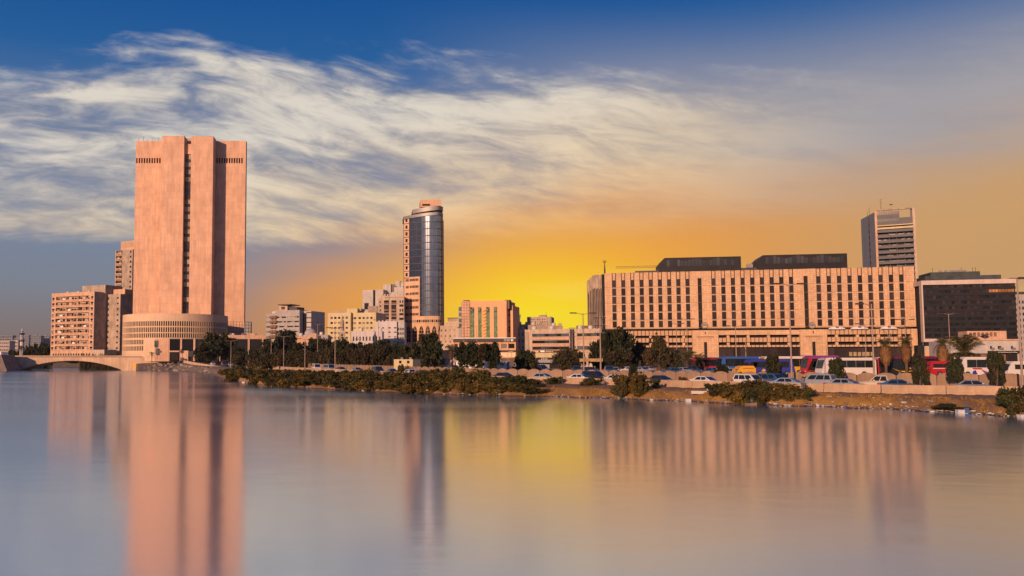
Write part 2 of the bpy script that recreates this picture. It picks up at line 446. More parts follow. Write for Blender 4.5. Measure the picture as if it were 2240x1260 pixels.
# ================================================================ shared materials
M_TRAV = stone('travertine_panels', (0.63, 0.385, 0.265), 1.5, 3.9, 0.04, 0.065, 0.78, 0.12, 0.5, streak=0.14)
M_GARAGE = mat('smooth_pale_concrete', (0.60, 0.42, 0.285), 0.8, 0.06, 0.15, 0, streak=0.10)
M_BIGSTONE = stone('limestone_tiles', (0.62, 0.395, 0.245), 0.95, 0.8, 0.04, 0.10, 0.70, 0.10, streak=0.10)
M_CONC = mat('weathered_concrete', (0.40, 0.31, 0.25), 0.9, 0.22, 0.25, 0.2, streak=0.25)
M_CONC_L = mat('painted_pale_concrete', (0.52, 0.40, 0.32), 0.9, 0.15, 0.25, 0.1, streak=0.2)
M_PINKPAINT = mat('apartment_paint', (0.58, 0.36, 0.25), 0.85, 0.14, 0.35, 0.1, streak=0.18)
M_GREY = mat('grey_render', (0.36, 0.33, 0.33), 0.85, 0.10, 0.3, streak=0.12)
M_GREYL = mat('light_grey_render', (0.47, 0.43, 0.42), 0.85, 0.10, 0.3, streak=0.12)
M_CREAM = mat('cream_render', (0.56, 0.46, 0.28), 0.85, 0.08, 0.3, streak=0.10)
M_WHITE = mat('off_white_render', (0.58, 0.52, 0.52), 0.85, 0.07, 0.3, streak=0.12)
M_HOTEL = mat('salmon_render', (0.66, 0.37, 0.21), 0.8, 0.05, 0.15, streak=0.05)
M_DARKG = glass('dark_glass', (0.016, 0.015, 0.018), 0.10, 0.5, 0.6)
M_BROWNG = glass('bronze_glass', (0.035, 0.024, 0.024), 0.14, 0.5, 0.5)
M_BLUEG = glass('blue_grey_glass', (0.055, 0.075, 0.10), 0.12, 0.6, 0.5)
M_GREENG = glass('green_glass', (0.045, 0.17, 0.055), 0.15, 0.6, 0.45)
M_BLACK = mat('deep_shadow_black', (0.02, 0.018, 0.018), 0.9, 0.1)
M_METAL = mat('galvanised_metal', (0.24, 0.23, 0.235), 0.5, 0.1, 1.0, metal=0.4)
M_DKMETAL = mat('dark_metal', (0.06, 0.055, 0.06), 0.5, 0.1, 1.0, metal=0.3)
M_RUST = mat('faded_awning', (0.20, 0.11, 0.075), 0.8, 0.25, 1.0)
M_WHITEP = mat('white_paint', (0.72, 0.70, 0.68), 0.6, 0.05, 0.5)
M_CURTAIN = mat('curtained_window', (0.26, 0.21, 0.17), 0.6, 0.2, 1.0, rand=0.4)
M_TANK = mat('grp_water_tank', (0.55, 0.50, 0.45), 0.6, 0.1, 0.6)
APT_GL = [M_DARKG, M_DARKG, M_BROWNG, M_CURTAIN]

def tank(parent, x, y, z, r=0.9, h=1.6):
    MB().lathe([(0.01, 0), (r, 0), (r, h), (r * .6, h + .35), (0.01, h + .4)], 12, x, y).build('water_tank', M_TANK, parent, (0, 0, z))
def aircon(parent, x, y, z, s=1.0):
    MB().box(-.5 * s, .5 * s, -.2 * s, .2 * s, 0, .7 * s).box(-.4 * s, .1 * s, -.23 * s, -.2 * s, .1 * s, .6 * s).build('air_conditioner', M_METAL, parent, (x, y, z))
def dish(parent, x, y, z, r=0.8):
    mb = MB().tube([(0, 0, 0), (0, 0, 1.2)], .05)
    mb.lathe([(.02, 1.25), (r * .6, 1.38), (r, 1.7)], 12)
    mb.build('satellite_dish', M_METAL, parent, (x, y, z))
def antenna(parent, x, y, z, h, arms=2, r=0.06):
    mb = MB().tube([(0, 0, 0), (0, 0, h)], [r, r * .5])
    for k in range(arms):
        zz = h * (.6 + .35 * k / max(1, arms - 1)) if arms > 1 else h * .9
        mb.box(-h * .12, h * .12, -.04, .04, zz, zz + .08)
    mb.build('antenna', M_DKMETAL, parent, (x, y, z))

# ================================================================ the bank tower
D0, D1 = 478.0, 487.0
ZB = 5.0
b = Bld('bank_tower', 'tall pink stone slab tower with a narrow window slit, rising behind the round garage', (290, D1, 700), (534, D1, 700), ZB, 30)
zt_wall = b.v(308, 500) ; zt_pier = zat(430, 297, D0) - ZB
uL0, uL1 = b.u(352, 350), b.u(470, 350)
slots = []
v0, v1 = b.v(357), b.v(345.5)
ul = b.u(296.5, 350), b.u(352.5, 350); ur = b.u(472, 350), b.u(532, 350)
for (a, c_, n_) in ((ul[0], ul[1], 10), (ur[0], ur[1], 11)):
    cw = (c_ - a) / n_
    slots += [(a + cw * (i + .2), a + cw * (i + .8), v0, v1) for i in range(n_)]
mb = MB()
wall(mb, b.w, zt_wall, slots, 1.4, b.T('front'))
# the back of the tower narrows to a blunt wedge
bk = [(b.w, 0), (b.w, 4), (b.w * .62, 34), (b.w * .38, 34), (0, 4), (0, 0)]
for (xa, ya), (xb, yb) in zip(bk, bk[1:]):
    mb.q((xa, ya, 0), (xb, yb, 0), (xb, yb, zt_wall), (xa, ya, zt_wall))
tw = mb.build('wall', M_TRAV, b.o)
b.panes('front', slots, M_BLACK, 1.3, .1, 'loggia_opening')
MB().prism([(.4, .5), (b.w - .4, .5), (b.w * .61, 33.5), (b.w * .39, 33.5)], zt_wall - 1.2, zt_wall - .9).build('roof', M_ROOF, b.o)
MB().box(b.w * .40, b.w * .60, 6, 20, zt_wall - .9, zt_wall + 3.0).build('plant_room', M_TRAV, b.o)
# the two piers standing proud of the wall, with the slit between them
pu = [b.u(x, 500, D0 - D1) for x in (350.5, 400, 415.5, 464)]
MB().box(pu[0], pu[1], D0 - D1, -.003, 0, zt_pier).build('pier', M_TRAV, b.o)
MB().box(pu[2], pu[3], D0 - D1, -.003, 0, zt_pier - .2).build('pier', M_TRAV, b.o)
sl_u0, sl_u1, sd_ = pu[1], pu[2], D0 - D1 + 2.6
za, zb_ = b.v(315, 405, sd_), b.v(337, 405, sd_)
MB().box(sl_u0, sl_u1, sd_, -.004, zb_, za).build('cap_panel', M_TRAV, b.o)
slit = MB().box(sl_u0, sl_u1, sd_ + .5, -.004, 0, zb_).build('window_slit', M_DKMETAL, b.o)
ztop, zbot = zb_ - .3, b.v(683, 405, sd_)
nf = 21; fh = (ztop - zbot) / nf; sw = (sl_u1 - sl_u0)
for k in range(nf):
    z0 = zbot + fh * k
    MB().box(sl_u0 + .02, sl_u1 - .02, sd_ + .25, sd_ + .5, z0, z0 + fh * .36).build('spandrel', M_BROWNG, slit)
    m_ = rnd.choice([M_CURTAIN, M_BROWNG, M_CURTAIN])
    for a, c_ in ((.08, .47), (.53, .96)):
        place(pane_mesh(sw * (c_ - a), fh * .58, .1, m_), 'window', slit, (sl_u0 + sw * a, sd_ + .35, z0 + fh * .39))
for x in (302, 312, 320, 331, 345):
    antenna(b.o, b.u(x, 305), 2, zt_wall - .9, rnd.uniform(2.2, 4.2), 1, .12)
MB().box(b.u(384, 300), b.u(398, 300), -6, -3, zt_pier, zt_pier + .8).build('roof_hatch', M_RUST, b.o)
antenna(b.o, b.u(470, 305), 1, zt_wall, 1.8, 1, .12)
# steel gantry and lean-to behind the garage
g = thing('steel_scaffold', 'openwork steel scaffold beside the foot of the pink slab tower', 'scaffold', (at(498, 760, 455).x, 455, 4.0))
gw = at(548, 760, 455).x - at(498, 760, 455).x; gh0, gh1 = zat(520, 738, 455) - 4, zat(520, 704, 455) - 4
for i in range(9):
    x = gw * i / 8
    MB().box(x - .07, x + .07, -.1, .1, 0, gh1).build('post', M_DKMETAL, g)
for j in range(6):
    z = gh0 + (gh1 - gh0) * j / 5
    MB().box(0, gw, .12, .22, z - .07, z + .07).build('rail', M_DKMETAL, g)
MB().box(gw * .72, gw, .6, 4, gh0 * .9, gh1 * 1.0).build('cabin', M_GREY, g)

# ================================================================ the round garage
GD, gpx = 451.0, 384.5
gx = xat(gpx, GD, 730); GR = xat(496.8, GD, 730) - gx
GZ = 4.5
gt = zat(gpx, 685.5, GD - GR) - GZ
g = thing('round_garage', 'round drum garage of pale concrete with rows of slots below the pink tower', 'garage', (gx, GD, GZ))
fr = GD - GR
NS = 77; a_start = math.pi + R(4)
da = math.pi * 1.03 / NS
zrow = lambda y: zat(gpx, y, fr) - GZ
rows = [(702.3, 713), (715.7, 726.5), (728.8, 738.5), (743, 753), (757, 767)]
ops = []
for j, (ya, yb) in enumerate(rows):
    for i in range(NS):
        th = a_start + da * (i + .5) - R(6)
        if j >= 3:
            # the lower rows stop where the entrance block begins
            if math.cos(th) > -0.36: continue
        u_ = da * (i + .5)
        ops.append((round(u_ - da * .30, 5), round(u_ + da * .30, 5), zrow(yb), zrow(ya)))
def TG(u, t, v):
    th = a_start + u - R(6)
    return ((GR - t) * math.cos(th), (GR - t) * math.sin(th), v)
mb = MB()
def curved(mb, ops, u1, h, dep):
    us = sorted({round(x, 5) for x in [0, u1] + [c for o in ops for c in o[:2]]}); vv_ = sorted({round(x, 3) for x in [0, h] + [c for o in ops for c in o[2:]]})
    ui = {u: i for i, u in enumerate(us)}; vi = {v: i for i, v in enumerate(vv_)}; cut = set()
    for a, b_, c_, d_ in ops:
        c_, d_ = round(c_, 3), round(d_, 3)
        for i in range(ui[a], ui[b_]):
            for j in range(vi[c_], vi[d_]): cut.add((i, j))
        for p in (((a, 0, c_), (b_, 0, c_), (b_, dep, c_), (a, dep, c_)), ((a, 0, d_), (a, dep, d_), (b_, dep, d_), (b_, 0, d_)), ((a, 0, c_), (a, dep, c_), (a, dep, d_), (a, 0, d_)), ((b_, 0, c_), (b_, 0, d_), (b_, dep, d_), (b_, dep, c_))):
            mb.q(*[TG(*k) for k in p])
    for i in range(len(us) - 1):
        for j in range(len(vv_) - 1):
            if (i, j) not in cut:
                mb.q(*[TG(*k) for k in ((us[i], 0, vv_[j]), (us[i + 1], 0, vv_[j]), (us[i + 1], 0, vv_[j + 1]), (us[i], 0, vv_[j + 1]))])
curved(mb, ops, round(da * NS, 5), gt, .30)
mb.lathe([(GR, 0), (GR, gt)], 40, smooth=False, a0=a_start - R(6) + da * NS, a1=a_start - R(6) + 2 * math.pi)
mb.build('wall', M_GARAGE, g)
MB().lathe([(GR, gt), (GR - .5, gt), (GR - .5, gt - 1.2), (.01, gt - 1.2)], 64, smooth=False).build('roof', M_GARAGE, g)
for a, b_, c_, d_ in ops:
    th = a_start + (a + b_) / 2 - R(6)
    o = place(pane_mesh((b_ - a) * GR * .98, d_ - c_, .08, M_BLACK), 'slot', g, ((GR - .22) * math.cos(th) + math.sin(th) * (b_ - a) * GR * .49, (GR - .22) * math.sin(th) + math.cos(th) * -((b_ - a) * GR * .49), c_), th + math.pi / 2)

# ================================================================ dark glass podium of the bank, with its stone entrance
PD = 417.0
b = Bld('bank_podium', 'low dark glass podium with pale columns running from the round garage behind the trees', (338, PD, 770), (640, PD + 10, 770), 4.5, 8)
hp = b.v(741, 420); hs = b.v(733, 560)
ux = lambda x, y=760: b.u(x, y)
MB().box(0, ux(369), -.4, 6, 0, b.v(742, 350)).build('stone_entrance_block', M_TRAV, b.o)
MB().box(ux(369), b.w, .5, 7, 0, hp).build('wall', M_DKMETAL, b.o)
MB().box(ux(480), b.w, .2, 7, hp + .003, hs).build('coping', M_PINKPAINT, b.o)
cx_ = [369, 396, 425, 453, 480, 511, 544, 575, 604, 638]
for xa, xb in zip(cx_, cx_[1:]):
    for za, zc in ((.38, .97), (.03, .36)):
        place(pane_mesh(ux(xb) - ux(xa) - .5, hp * (zc - za), .12, M_DARKG), 'window', b.o, (ux(xa) + .25, .36, hp * za))
for x in cx_:
    MB().box(ux(x) - .45, ux(x) + .45, -.3, .498, 0, hp + .002).build('column', M_TRAV, b.o)
# doors and low walls of the entrance
MB().box(ux(373), ux(391), -.9, .3, 0, b.v(770, 380)).build('doorway', M_BLACK, b.o)
MB().box(ux(371), ux(393), -1.1, .35, b.v(770, 380), b.v(767, 380)).build('door_lintel', M_TRAV, b.o)
MB().box(ux(393.5), ux(412), -.6, .34, 0, b.v(767, 400)).build('low_wall', M_TRAV, b.o)
MB().box(ux(412.5), ux(424), -.5, .32, b.v(780, 415), b.v(768, 415)).build('planter_screen', M_DKMETAL, b.o)
for x in (340.5, 344):
    o = MB().box(-.5, .5, -.3, .3, 0, 3).build('hanging_sign', M_DKMETAL, b.o, (ux(x), -1.0, b.v(759 if x < 343 else 776, 342)))
for x in (505, 530, 560, 590):
    aircon(b.o, ux(x), 2, hs, 1.2)

# ================================================================ far left: apartment block and the tower behind it
AD = 505.0
b = Bld('apartment_block', 'long balconied apartment block with stained paint beyond the bridge, beside the round garage', (112, AD + 16, 700), (205, AD, 700), 6.0, 34)
zt = b.v(641, 205)
nf = 10; vb, vt = b.v(768, 205), b.v(645, 205); fh = (vt - vb) / nf
ops, left_w = [], []
u1 = b.u(195, 700)
for k in range(nf):
    z0 = vb + fh * k
    for i in range(3):
        a = b.w * .10 + (u1 - b.w * .10) * i / 3; c_ = b.w * .10 + (u1 - b.w * .10) * (i + 1) / 3
        ops.append((a + .12, c_ - .12, z0 + fh * .34, z0 + fh * .93))
    ops.append((b.w * .015, b.w * .07, z0 + fh * .45, z0 + fh * .8)); ops.append((b.u(198, 700), b.u(203, 700), z0 + fh * .45, z0 + fh * .8))
b.shell(zt, M_PINKPAINT, ops, dep=1.5, parapet=.9)
for o in ops:
    wd = o[1] - o[0]
    if wd < 3:
        b.panes('front', [o], APT_GL, .4); 
        aircon(b.o, o[0] + wd / 2, -.25, o[2] - .8, .9)
        continue
    MB().box(o[0], o[1], 1.35, 1.5, o[2], o[3]).build('balcony_back', M_CONC_L, b.o)
    n_ = 4
    for i in range(n_):
        a = o[0] + wd * (i + .12) / n_; c_ = o[0] + wd * (i + .88) / n_
        if rnd.random() < .85:
            place(pane_mesh(c_ - a, (o[3] - o[2]) * rnd.choice([.55, .7, .8]), .08, rnd.choice(APT_GL + [M_DARKG, M_RUST])), 'window', b.o, (a, 1.26, o[2] + .1))
    if rnd.random() < .5:
        x_ = o[0] + wd * rnd.uniform(.1, .7); MB().box(x_, x_ + wd * .25, -.25, .3, o[2] - .1, o[2] + .9).build('balcony_screen', rnd.choice([M_WHITEP, M_RUST, M_CURTAIN]), b.o)
    MB().box(o[0] - .1, o[1] + .1, -.35, -.005, o[2] - .45, o[2] + .02).build('balcony_ledge', M_PINKPAINT, b.o)
# blank gable, light well and the rear wing seen end-on
gy = 34
sw_ = MB()
T_ = b.T('right')
for k in range(nf + 1):
    z = vb + fh * k
    sw_.box(b.w + .005, b.w + .12, 0, 12.5, z - .12, z + .12)
sw_.build('string_course', M_CONC, b.o)
MB().box(b.w + .002, b.w + .2, .002, 12.4, 0, zt + .88).build('gable', M_CONC, b.o)
x0 = b.w + .21
MB().box(b.w, b.w + 3.8, 14, 30, 0, zt - .5).build('light_well', M_CONC_L, b.o)
for k in range(nf):
    for j in range(2):
        z = vb + fh * (k + .4)
        MB().box(b.w + .5 + j * 1.7, b.w + 1.5 + j * 1.7, 13.6, 14.1, z, z + fh * .45).build('window', M_DARKG, b.o)
W0, W1 = b.u(248, 700, 15), b.u(276, 700, 15)
MB().box(W0, W1, 10, 34, 0, zt - .2).build('rear_wing', M_CONC, b.o)
for k in range(nf):
    z = vb + fh * k
    MB().box(W0 - .04, W1 + .04, 9.9, 10.02, z - .1, z + .1).build('string_course', M_CONC_L, b.o)
    MB().box(W1 - 2.6, W1 - 1.4, 9.88, 10.03, z + fh * .4, z + fh * .7).build('window', M_DARKG, b.o)
    MB().box(W0 + .4, W0 + 1.2, 9.88, 10.03, z + fh * .35, z + fh * .7).build('window', M_DARKG, b.o)
MB().box(b.w * .48, b.w * 1.02, 8, 22, zt, zt + 5.4).build('roof_house', M_CONC, b.o)
MB().box(b.w * 1.0, b.w * 1.3, 14, 26, zt, zt + 3.0).build('roof_house', M_PINKPAINT, b.o)
MB().box(b.w * .22, b.w * .44, 6, 16, zt, zt + 1.8).build('roof_house', M_CONC_L, b.o)
MB().box(b.w * 1.02, W1, -2, 8, 0, b.v(765, 230)).build('street_annex', M_CONC_L, b.o)
for i in range(14):
    MB().box(b.w * (.06 + .06 * i), b.w * (.09 + .06 * i), -.06, .04, .6, vb * .7).build('shop_opening', M_BLACK, b.o)
for x in (.3, .55, .8): tank(b.o, b.w * x, 3, zt)

b = Bld('apartment_tower', 'slim balconied tower block rising between the apartment block and the pink slab', (251, 640, 620), (289, 632, 620), 6.0, 20)
zt = b.v(547, 270); vb = b.v(700, 270)
nf = 14; fh = (zt - vb) / nf; ua, ub = b.u(253, 620), b.u(266.5, 620)
ops = [(ua, ub, vb + fh * (k + .32), vb + fh * (k + .92)) for k in range(nf)] + [(b.u(283, 620), b.u(286.5, 620), vb + fh * (k + .35), vb + fh * (k + .75)) for k in range(nf)]
b.shell(zt, M_CONC, ops, dep=1.4)
for o in ops:
    big = o[1] - o[0] > 2.5
    if big:
        MB().box(o[0] + .01, o[1] - .01, 1.3, 1.4, o[2], o[3]).build('balcony_back', M_RUST, b.o)
        for i in range(3):
            a = o[0] + (o[1] - o[0]) * (i + .1) / 3
            place(pane_mesh((o[1] - o[0]) * .25, (o[3] - o[2]) * .75, .08, rnd.choice(APT_GL)), 'window', b.o, (a, 1.21, o[2]))
        MB().box(o[0] - .2, o[1] + .1, -.7, -.004, o[2] - .5, o[2] + .2).build('balcony', M_PINKPAINT, b.o)
    else: b.panes('front', [o], M_DARKG, .4)
MB().box(b.u(260, 540), b.u(290, 540), 2, 12, zt, b.v(527, 270)).build('roof_house', M_PINKPAINT, b.o)
for i in range(8):
    x_ = b.u(262 + i * 3.4, 540); MB().box(x_, x_ + .35, 1.9, 1.999, b.v(541, 270), b.v(528, 270)).build('fin', M_CONC, b.o)

# ================================================================ bridge
BD = 426.0
bx0, bx1 = xat(-60, BD), xat(346, BD)
br = thing('arch_bridge', 'low pale concrete bridge with one flat arch over the channel', 'bridge', (bx0, BD, 0))
L = bx1 - bx0
zd = zat(150, 781.5, BD); zd1 = zat(300, 781, BD)
ax0, ax1 = xat(42, BD) - bx0, xat(270, BD) - bx0
zs = 0.05; zc = zat(156, 789, BD)
xs = [0.0] + [ax0 + (ax1 - ax0) * i / 40 for i in range(41)] + [L]
zarch = lambda x: zs + (zc - zs) * (1 - abs(2 * (x - ax0) / (ax1 - ax0) - 1) ** 2.1) if ax0 < x < ax1 else -1.0
mb = MB()
N_ = len(xs)
for y in (0, 14):
    for i in range(N_ - 1):
        a, c_ = xs[i], xs[i + 1]
        za_ = zarch(a) if i else -1.0; zb2 = zarch(c_) if i < N_ - 2 else -1.0
        mb.q((a, y, za_), (c_, y, zb2), (c_, y, zd), (a, y, zd))
for i in range(1, N_ - 2):
    a, c_ = xs[i], xs[i + 1]
    mb.q((a, 0, zarch(a)), (c_, 0, zarch(c_)), (c_, 14, zarch(c_)), (a, 14, zarch(a)))
mb.q((ax0, 0, -1), (ax0, 14, -1), (ax0, 14, zs), (ax0, 0, zs)); mb.q((ax1, 0, -1), (ax1, 14, -1), (ax1, 14, zs), (ax1, 0, zs))
mb.q((L, 0, -1), (L, 14, -1), (L, 14, zd), (L, 0, zd))
arch_m = mat('bridge_concrete', (0.54, 0.37, 0.25), 0.85, 0.14, 0.15, 0.1, streak=0.2)
mb.build('arch', arch_m, br)
MB().box(0, L, 1.0, 13, zd - .3, zd - .05).build('deck', M_ASPH, br)
MB().box(0, L, .4, .75, zd + .003, zd + .35).build('parapet', M_DKMETAL, br)
MB().box(0, L, 13.2, 13.6, zd + .003, zd + .9).build('parapet', arch_m, br)
ring = MB()
for i in range(1, N_ - 2):
    a, c_ = xs[i], xs[i + 1]
    ring.q((a, -.12, zarch(a)), (c_, -.12, zarch(c_)), (c_, -.12, zarch(c_) + .45), (a, -.12, zarch(a) + .45)); ring.q((a, -.12, zarch(a)), (c_, -.12, zarch(c_)), (c_, .02, zarch(c_)), (a, .02, zarch(a)))
ring.build('arch_ring', arch_m, br)
# yellow spray lettering: rounded, overlapping strokes, not legible
M_SPRAY = mat('yellow_spray_paint', (0.72, 0.36, 0.02), 0.8, 0.25, 1.2)
for (pxa, pxb, py0, py1) in ((22, 38, 794.5, 800), (291, 315, 795, 806)):
    mb = MB(); r2 = random.Random(pxa); n_ = 6
    for i in range(n_):
        xa = xat(pxa + (pxb - pxa) * (i + .5) / n_, BD) - bx0; za, zb2 = zat(pxa, py1, BD), zat(pxa, py0, BD)
        hw = (xat(pxb, BD) - xat(pxa, BD)) / n_ * .62
        zm = (za + zb2) / 2 + r2.uniform(-.1, .2); hh = (zb2 - za) / 2 * r2.uniform(.75, 1)
        pr = [(xa + hw * math.cos(t_), -.015 - .002 * i, zm + hh * math.sin(t_)) for t_ in [2 * math.pi * k / 14 for k in range(14)]]
        pi_ = [(xa + hw * .35 * math.cos(t_), -.015 - .002 * i, zm + hh * .35 * math.sin(t_)) for t_ in [2 * math.pi * k / 14 for k in range(14)]]
        for k in range(14):
            j = (k + 1) % 14; mb.q(pr[k], pr[j], pi_[j], pi_[k])
    mb.build('graffiti', M_SPRAY, br)
# approach wall dropping from the bridge to the shore road
rw = thing('ramp_wall', 'low curving pale parapet dropping from the bridge down to the shore road', 'wall')
pts = [(346, 426, 781.5), (375, 424, 784.5), (400, 420, 787.5), (425, 400, 792.5), (455, 372, 797.5), (480, 352, 801), (512, 338, 803.5)]
for (xa, da_, ya), (xb, db, yb) in zip(pts, pts[1:]):
    p, q = at(xa, ya, da_), at(xb, yb, db); mb = MB()
    n_ = Vector((p.y - q.y, q.x - p.x, 0)).normalized() * .2
    hb = 2.2
    P = [p - n_, q - n_, q + n_, p + n_]
    for z_off in (0,):
        lo = [Vector((k.x, k.y, k.z - hb)) for k in P]
        mb.q(*P); [mb.q(P[i], P[(i + 1) % 4], lo[(i + 1) % 4], lo[i]) for i in range(4)]
    mb.build('wall_segment', arch_m, rw)
# rubble on the embankment
M_ROCK = mat('rubble_stone', (0.20, 0.16, 0.14), 0.95, 0.3, 0.8, 0.5, rand=.35)
def rock_mesh(seed, s=1.0):
    r2 = random.Random(seed); bm = bmesh.new(); bmesh.ops.create_icosphere(bm, subdivisions=1, radius=s)
    for v in bm.verts: v.co *= r2.uniform(.6, 1.15); v.co.z *= .7
    me = bpy.data.meshes.new('boulder'); bm.to_mesh(me); bm.free(); me.materials.append(M_ROCK); return me
RK = [rock_mesh(i) for i in range(4)]
for i in range(90):
    px = rnd.uniform(325, 470); S_ = shore(px); D = S_ + abs(rnd.gauss(0, 1)) * 9
    o = place(rnd.choice(RK), 'boulder', None, (sx(px) * D, D, gz(px, D)), rnd.uniform(0, 6), 'rough grey boulder lying on the embankment below the ramp wall', 'boulder', 'boulders on the embankment')
    s_ = rnd.uniform(.4, 1.5); o.scale = (s_, s_, s_)
# left end of the bridge
ab = thing('bridge_abutment', 'dark sloping stone abutment at the far end of the arch bridge', 'abutment', (xat(-40, 405), 405, 0))
wa = xat(18, 405) - xat(-40, 405); ha = zat(0, 776, 405)
mb = MB(); P = [(0, 0, -1), (wa, 0, -1), (wa * .62, 3, ha), (0, 3, ha), (0, 20, -1), (wa, 20, -1), (wa * .62, 18, ha), (0, 18, ha)]
for f_ in ((0, 1, 2, 3), (1, 5, 6, 2), (3, 2, 6, 7), (4, 7, 6, 5)): mb.q(*[P[k] for k in f_])
mb.build('stone_slope', M_ROCK, ab)
MB().box(0, wa * .55, 5, 12, ha, zat(0, 771, 408) + .4).build('parapet_block', M_WHITEP, ab)

# ================================================================ far skyline beyond the bridge
FAR = mat('distant_facade', (0.20, 0.205, 0.24), 0.9, 0.1, 0.05)  # blue-grey of distance haze put into the facade colour
FARW = mat('distant_pale_facade', (0.42, 0.36, 0.34), 0.9, 0.1, 0.05)
def far_block(x0, x1, ytop, D, label, m, nu, nv, zb=5.0, cap=False, dep=25):
    b = Bld('distant_building', label, (x0, D), (x1, D), zb, dep, 'buildings on the far skyline')
    zt = b.v(ytop)
    ops = grid(b.w * .04, b.w * .96, 1, zt - .8, nu, nv, .6, .45)
    b.shell(zt, m, ops, dep=.5)
    b.panes('front', ops, [M_BLUEG, M_DARKG], .4)
    if cap: b.box('roof_house', m, b.w * .3, b.w * .6, 3, 9, zt, zt + 4)
    return b
for x0, x1, y, D, m, nu, nv, lb in ((-14, 26, 733.5, 2300, FAR, 7, 9, 'distant wide grey slab block with flat top behind the low white houses'), (30, 43, 739, 2100, FAR, 3, 8, 'distant narrow grey block standing left of the minaret'), (52, 62, 733, 2600, FAR, 3, 14, 'distant slender grey tower just behind the minaret'),
                                   (66, 88, 734, 2500, FAR, 5, 13, 'distant twin grey tower, the half nearer to the minaret'), (89, 107, 733.5, 2550, FAR, 4, 13, 'distant twin grey tower, the half beside the balconied apartments')):
    far_block(x0, x1, y, D, lb, m, nu, nv, cap=(x0 in (66, 89)))
for x0, x1, y, D, nu, nv, lb in ((-10, 20, 745, 900, 7, 5, 'far pale house with sunlit upper storey behind the bridge'), (20, 39, 744, 950, 5, 5, 'far grey-white house next to the minaret'), (60, 85, 757, 900, 6, 2, 'far low pink-roofed house between the trees')):
    far_block(x0, x1, y, D, lb, FARW, nu, nv, 6, dep=14)
mn = thing('minaret', 'white minaret with two dark balconies rising beyond the bridge', 'minaret', (xat(47, 860), 860, 5))
hz = lambda y: zat(47, y, 860) - 5
rr = (xat(51, 860) - xat(47, 860))
MB().lathe([(rr * 1.05, 0), (rr * 1.0, hz(746))], 8, smooth=False).build('lower_shaft', M_WHITE, mn)
for y in (746, 730.5): MB().lathe([(rr * .8, hz(y) - 1), (rr * 1.5, hz(y)), (rr * 1.5, hz(y) + .9), (rr * .5, hz(y) + .92)], 12, smooth=False).build('balcony', M_DKMETAL, mn)
MB().lathe([(rr * .8, hz(746) + .9), (rr * .75, hz(730.5))], 12).build('upper_shaft', M_WHITE, mn)
MB().lathe([(rr * .55, hz(730.5) + .9), (rr * .55, hz(727)), (rr * .62, hz(725)), (rr * .3, hz(721)), (.02, hz(716.5))], 12).build('spire', M_WHITE, mn)
for k in range(6):
    MB().box(-.3, .3, -rr * .9, -rr * .78, hz(744) + k * 1.6, hz(744) + k * 1.6 + .9).build('window', M_DARKG, mn)

# ================================================================ middle: houses and offices
# grey stepped office
b = Bld('stepped_office', 'grey six-storey office with ribbon windows and roof terrace above the trees', (582, 420, 720), (655, 412, 720), 2.4, 18)
zt = b.v(686, 600); zt2 = b.v(678, 650)
bands = [(695.5, 692.5), (705.5, 702.5), (716, 713), (727, 724), (738, 735), (749, 746)]
ops = [(b.w * a, b.w * c_, b.v(y0), b.v(y1)) for (y0, y1) in bands for a, c_ in ((.01, .14), (.32, .60), (.64, .82), (.85, .985))]
b.shell(zt, M_GREY, ops, dep=.4)
for o in ops:
    n_ = max(1, round((o[1] - o[0]) / 1.4)); cw = (o[1] - o[0]) / n_
    b.panes('front', [(o[0] + cw * i + .04, o[0] + cw * (i + 1) - .04, o[2], o[3]) for i in range(n_)], [M_DARKG, M_DARKG, M_CURTAIN], .3)
b.box('upper_storey', M_GREY, b.w * .26, b.w, .0, 14, zt + .003, zt2)
b.box('stair_tower', M_PINKPAINT, b.w * .36, b.w * .62, .6, 9, zt2, b.v(669, 620))
b.box('tower_glazing', M_BLUEG, b.w * .44, b.w * .55, .45, .59, zt2 + .5, b.v(670.5, 620))
b.box('tower_cap', M_DKMETAL, b.w * .34, b.w * .72, .2, 9.4, b.v(667, 620), b.v(665.3, 620))
b.box('plant_room', M_DKMETAL, b.w * .60, b.w * .86, 2, 9, zt2, b.v(671, 640))
for y0, y1 in bands[:5]:
    for x_ in (.19, .28):
        MB().lathe([(.05, -.8), (1.1, -.3), (1.2, 0), (1.2, 1.0), (1.0, 1.0)], 10, smooth=False).build('round_balcony', M_RUST, b.o, (b.w * x_, -.1, b.v(y0)))
    b.box('balcony_door', M_BLUEG, b.w * .165, b.w * .305, -.06, .03, b.v(y0) + .3, b.v(y1) + .5)
wg = (b.u(655, 720), b.u(672.5, 720))
zt3 = b.v(679.5, 665)
b.box('rear_wing', M_GREYL, wg[0] + .01, wg[1], 3.5, 17, 0, zt3)
b.box('stair_recess', M_DARKG, wg[0] + .02, wg[0] + (wg[1] - wg[0]) * .42, 3.3, 3.49, 3, zt3 - 1)
for y0, _ in bands[:5] + [(684, 0)]:
    b.box('string_course', M_DKMETAL, wg[0] + (wg[1] - wg[0]) * .42, wg[1] + .05, 3.3, 3.48, b.v(y0) - .25, b.v(y0) + .25)
for i in range(5): tank(b.o, b.w * (.05 + .04 * i), 5, zt, .6, 1.1)
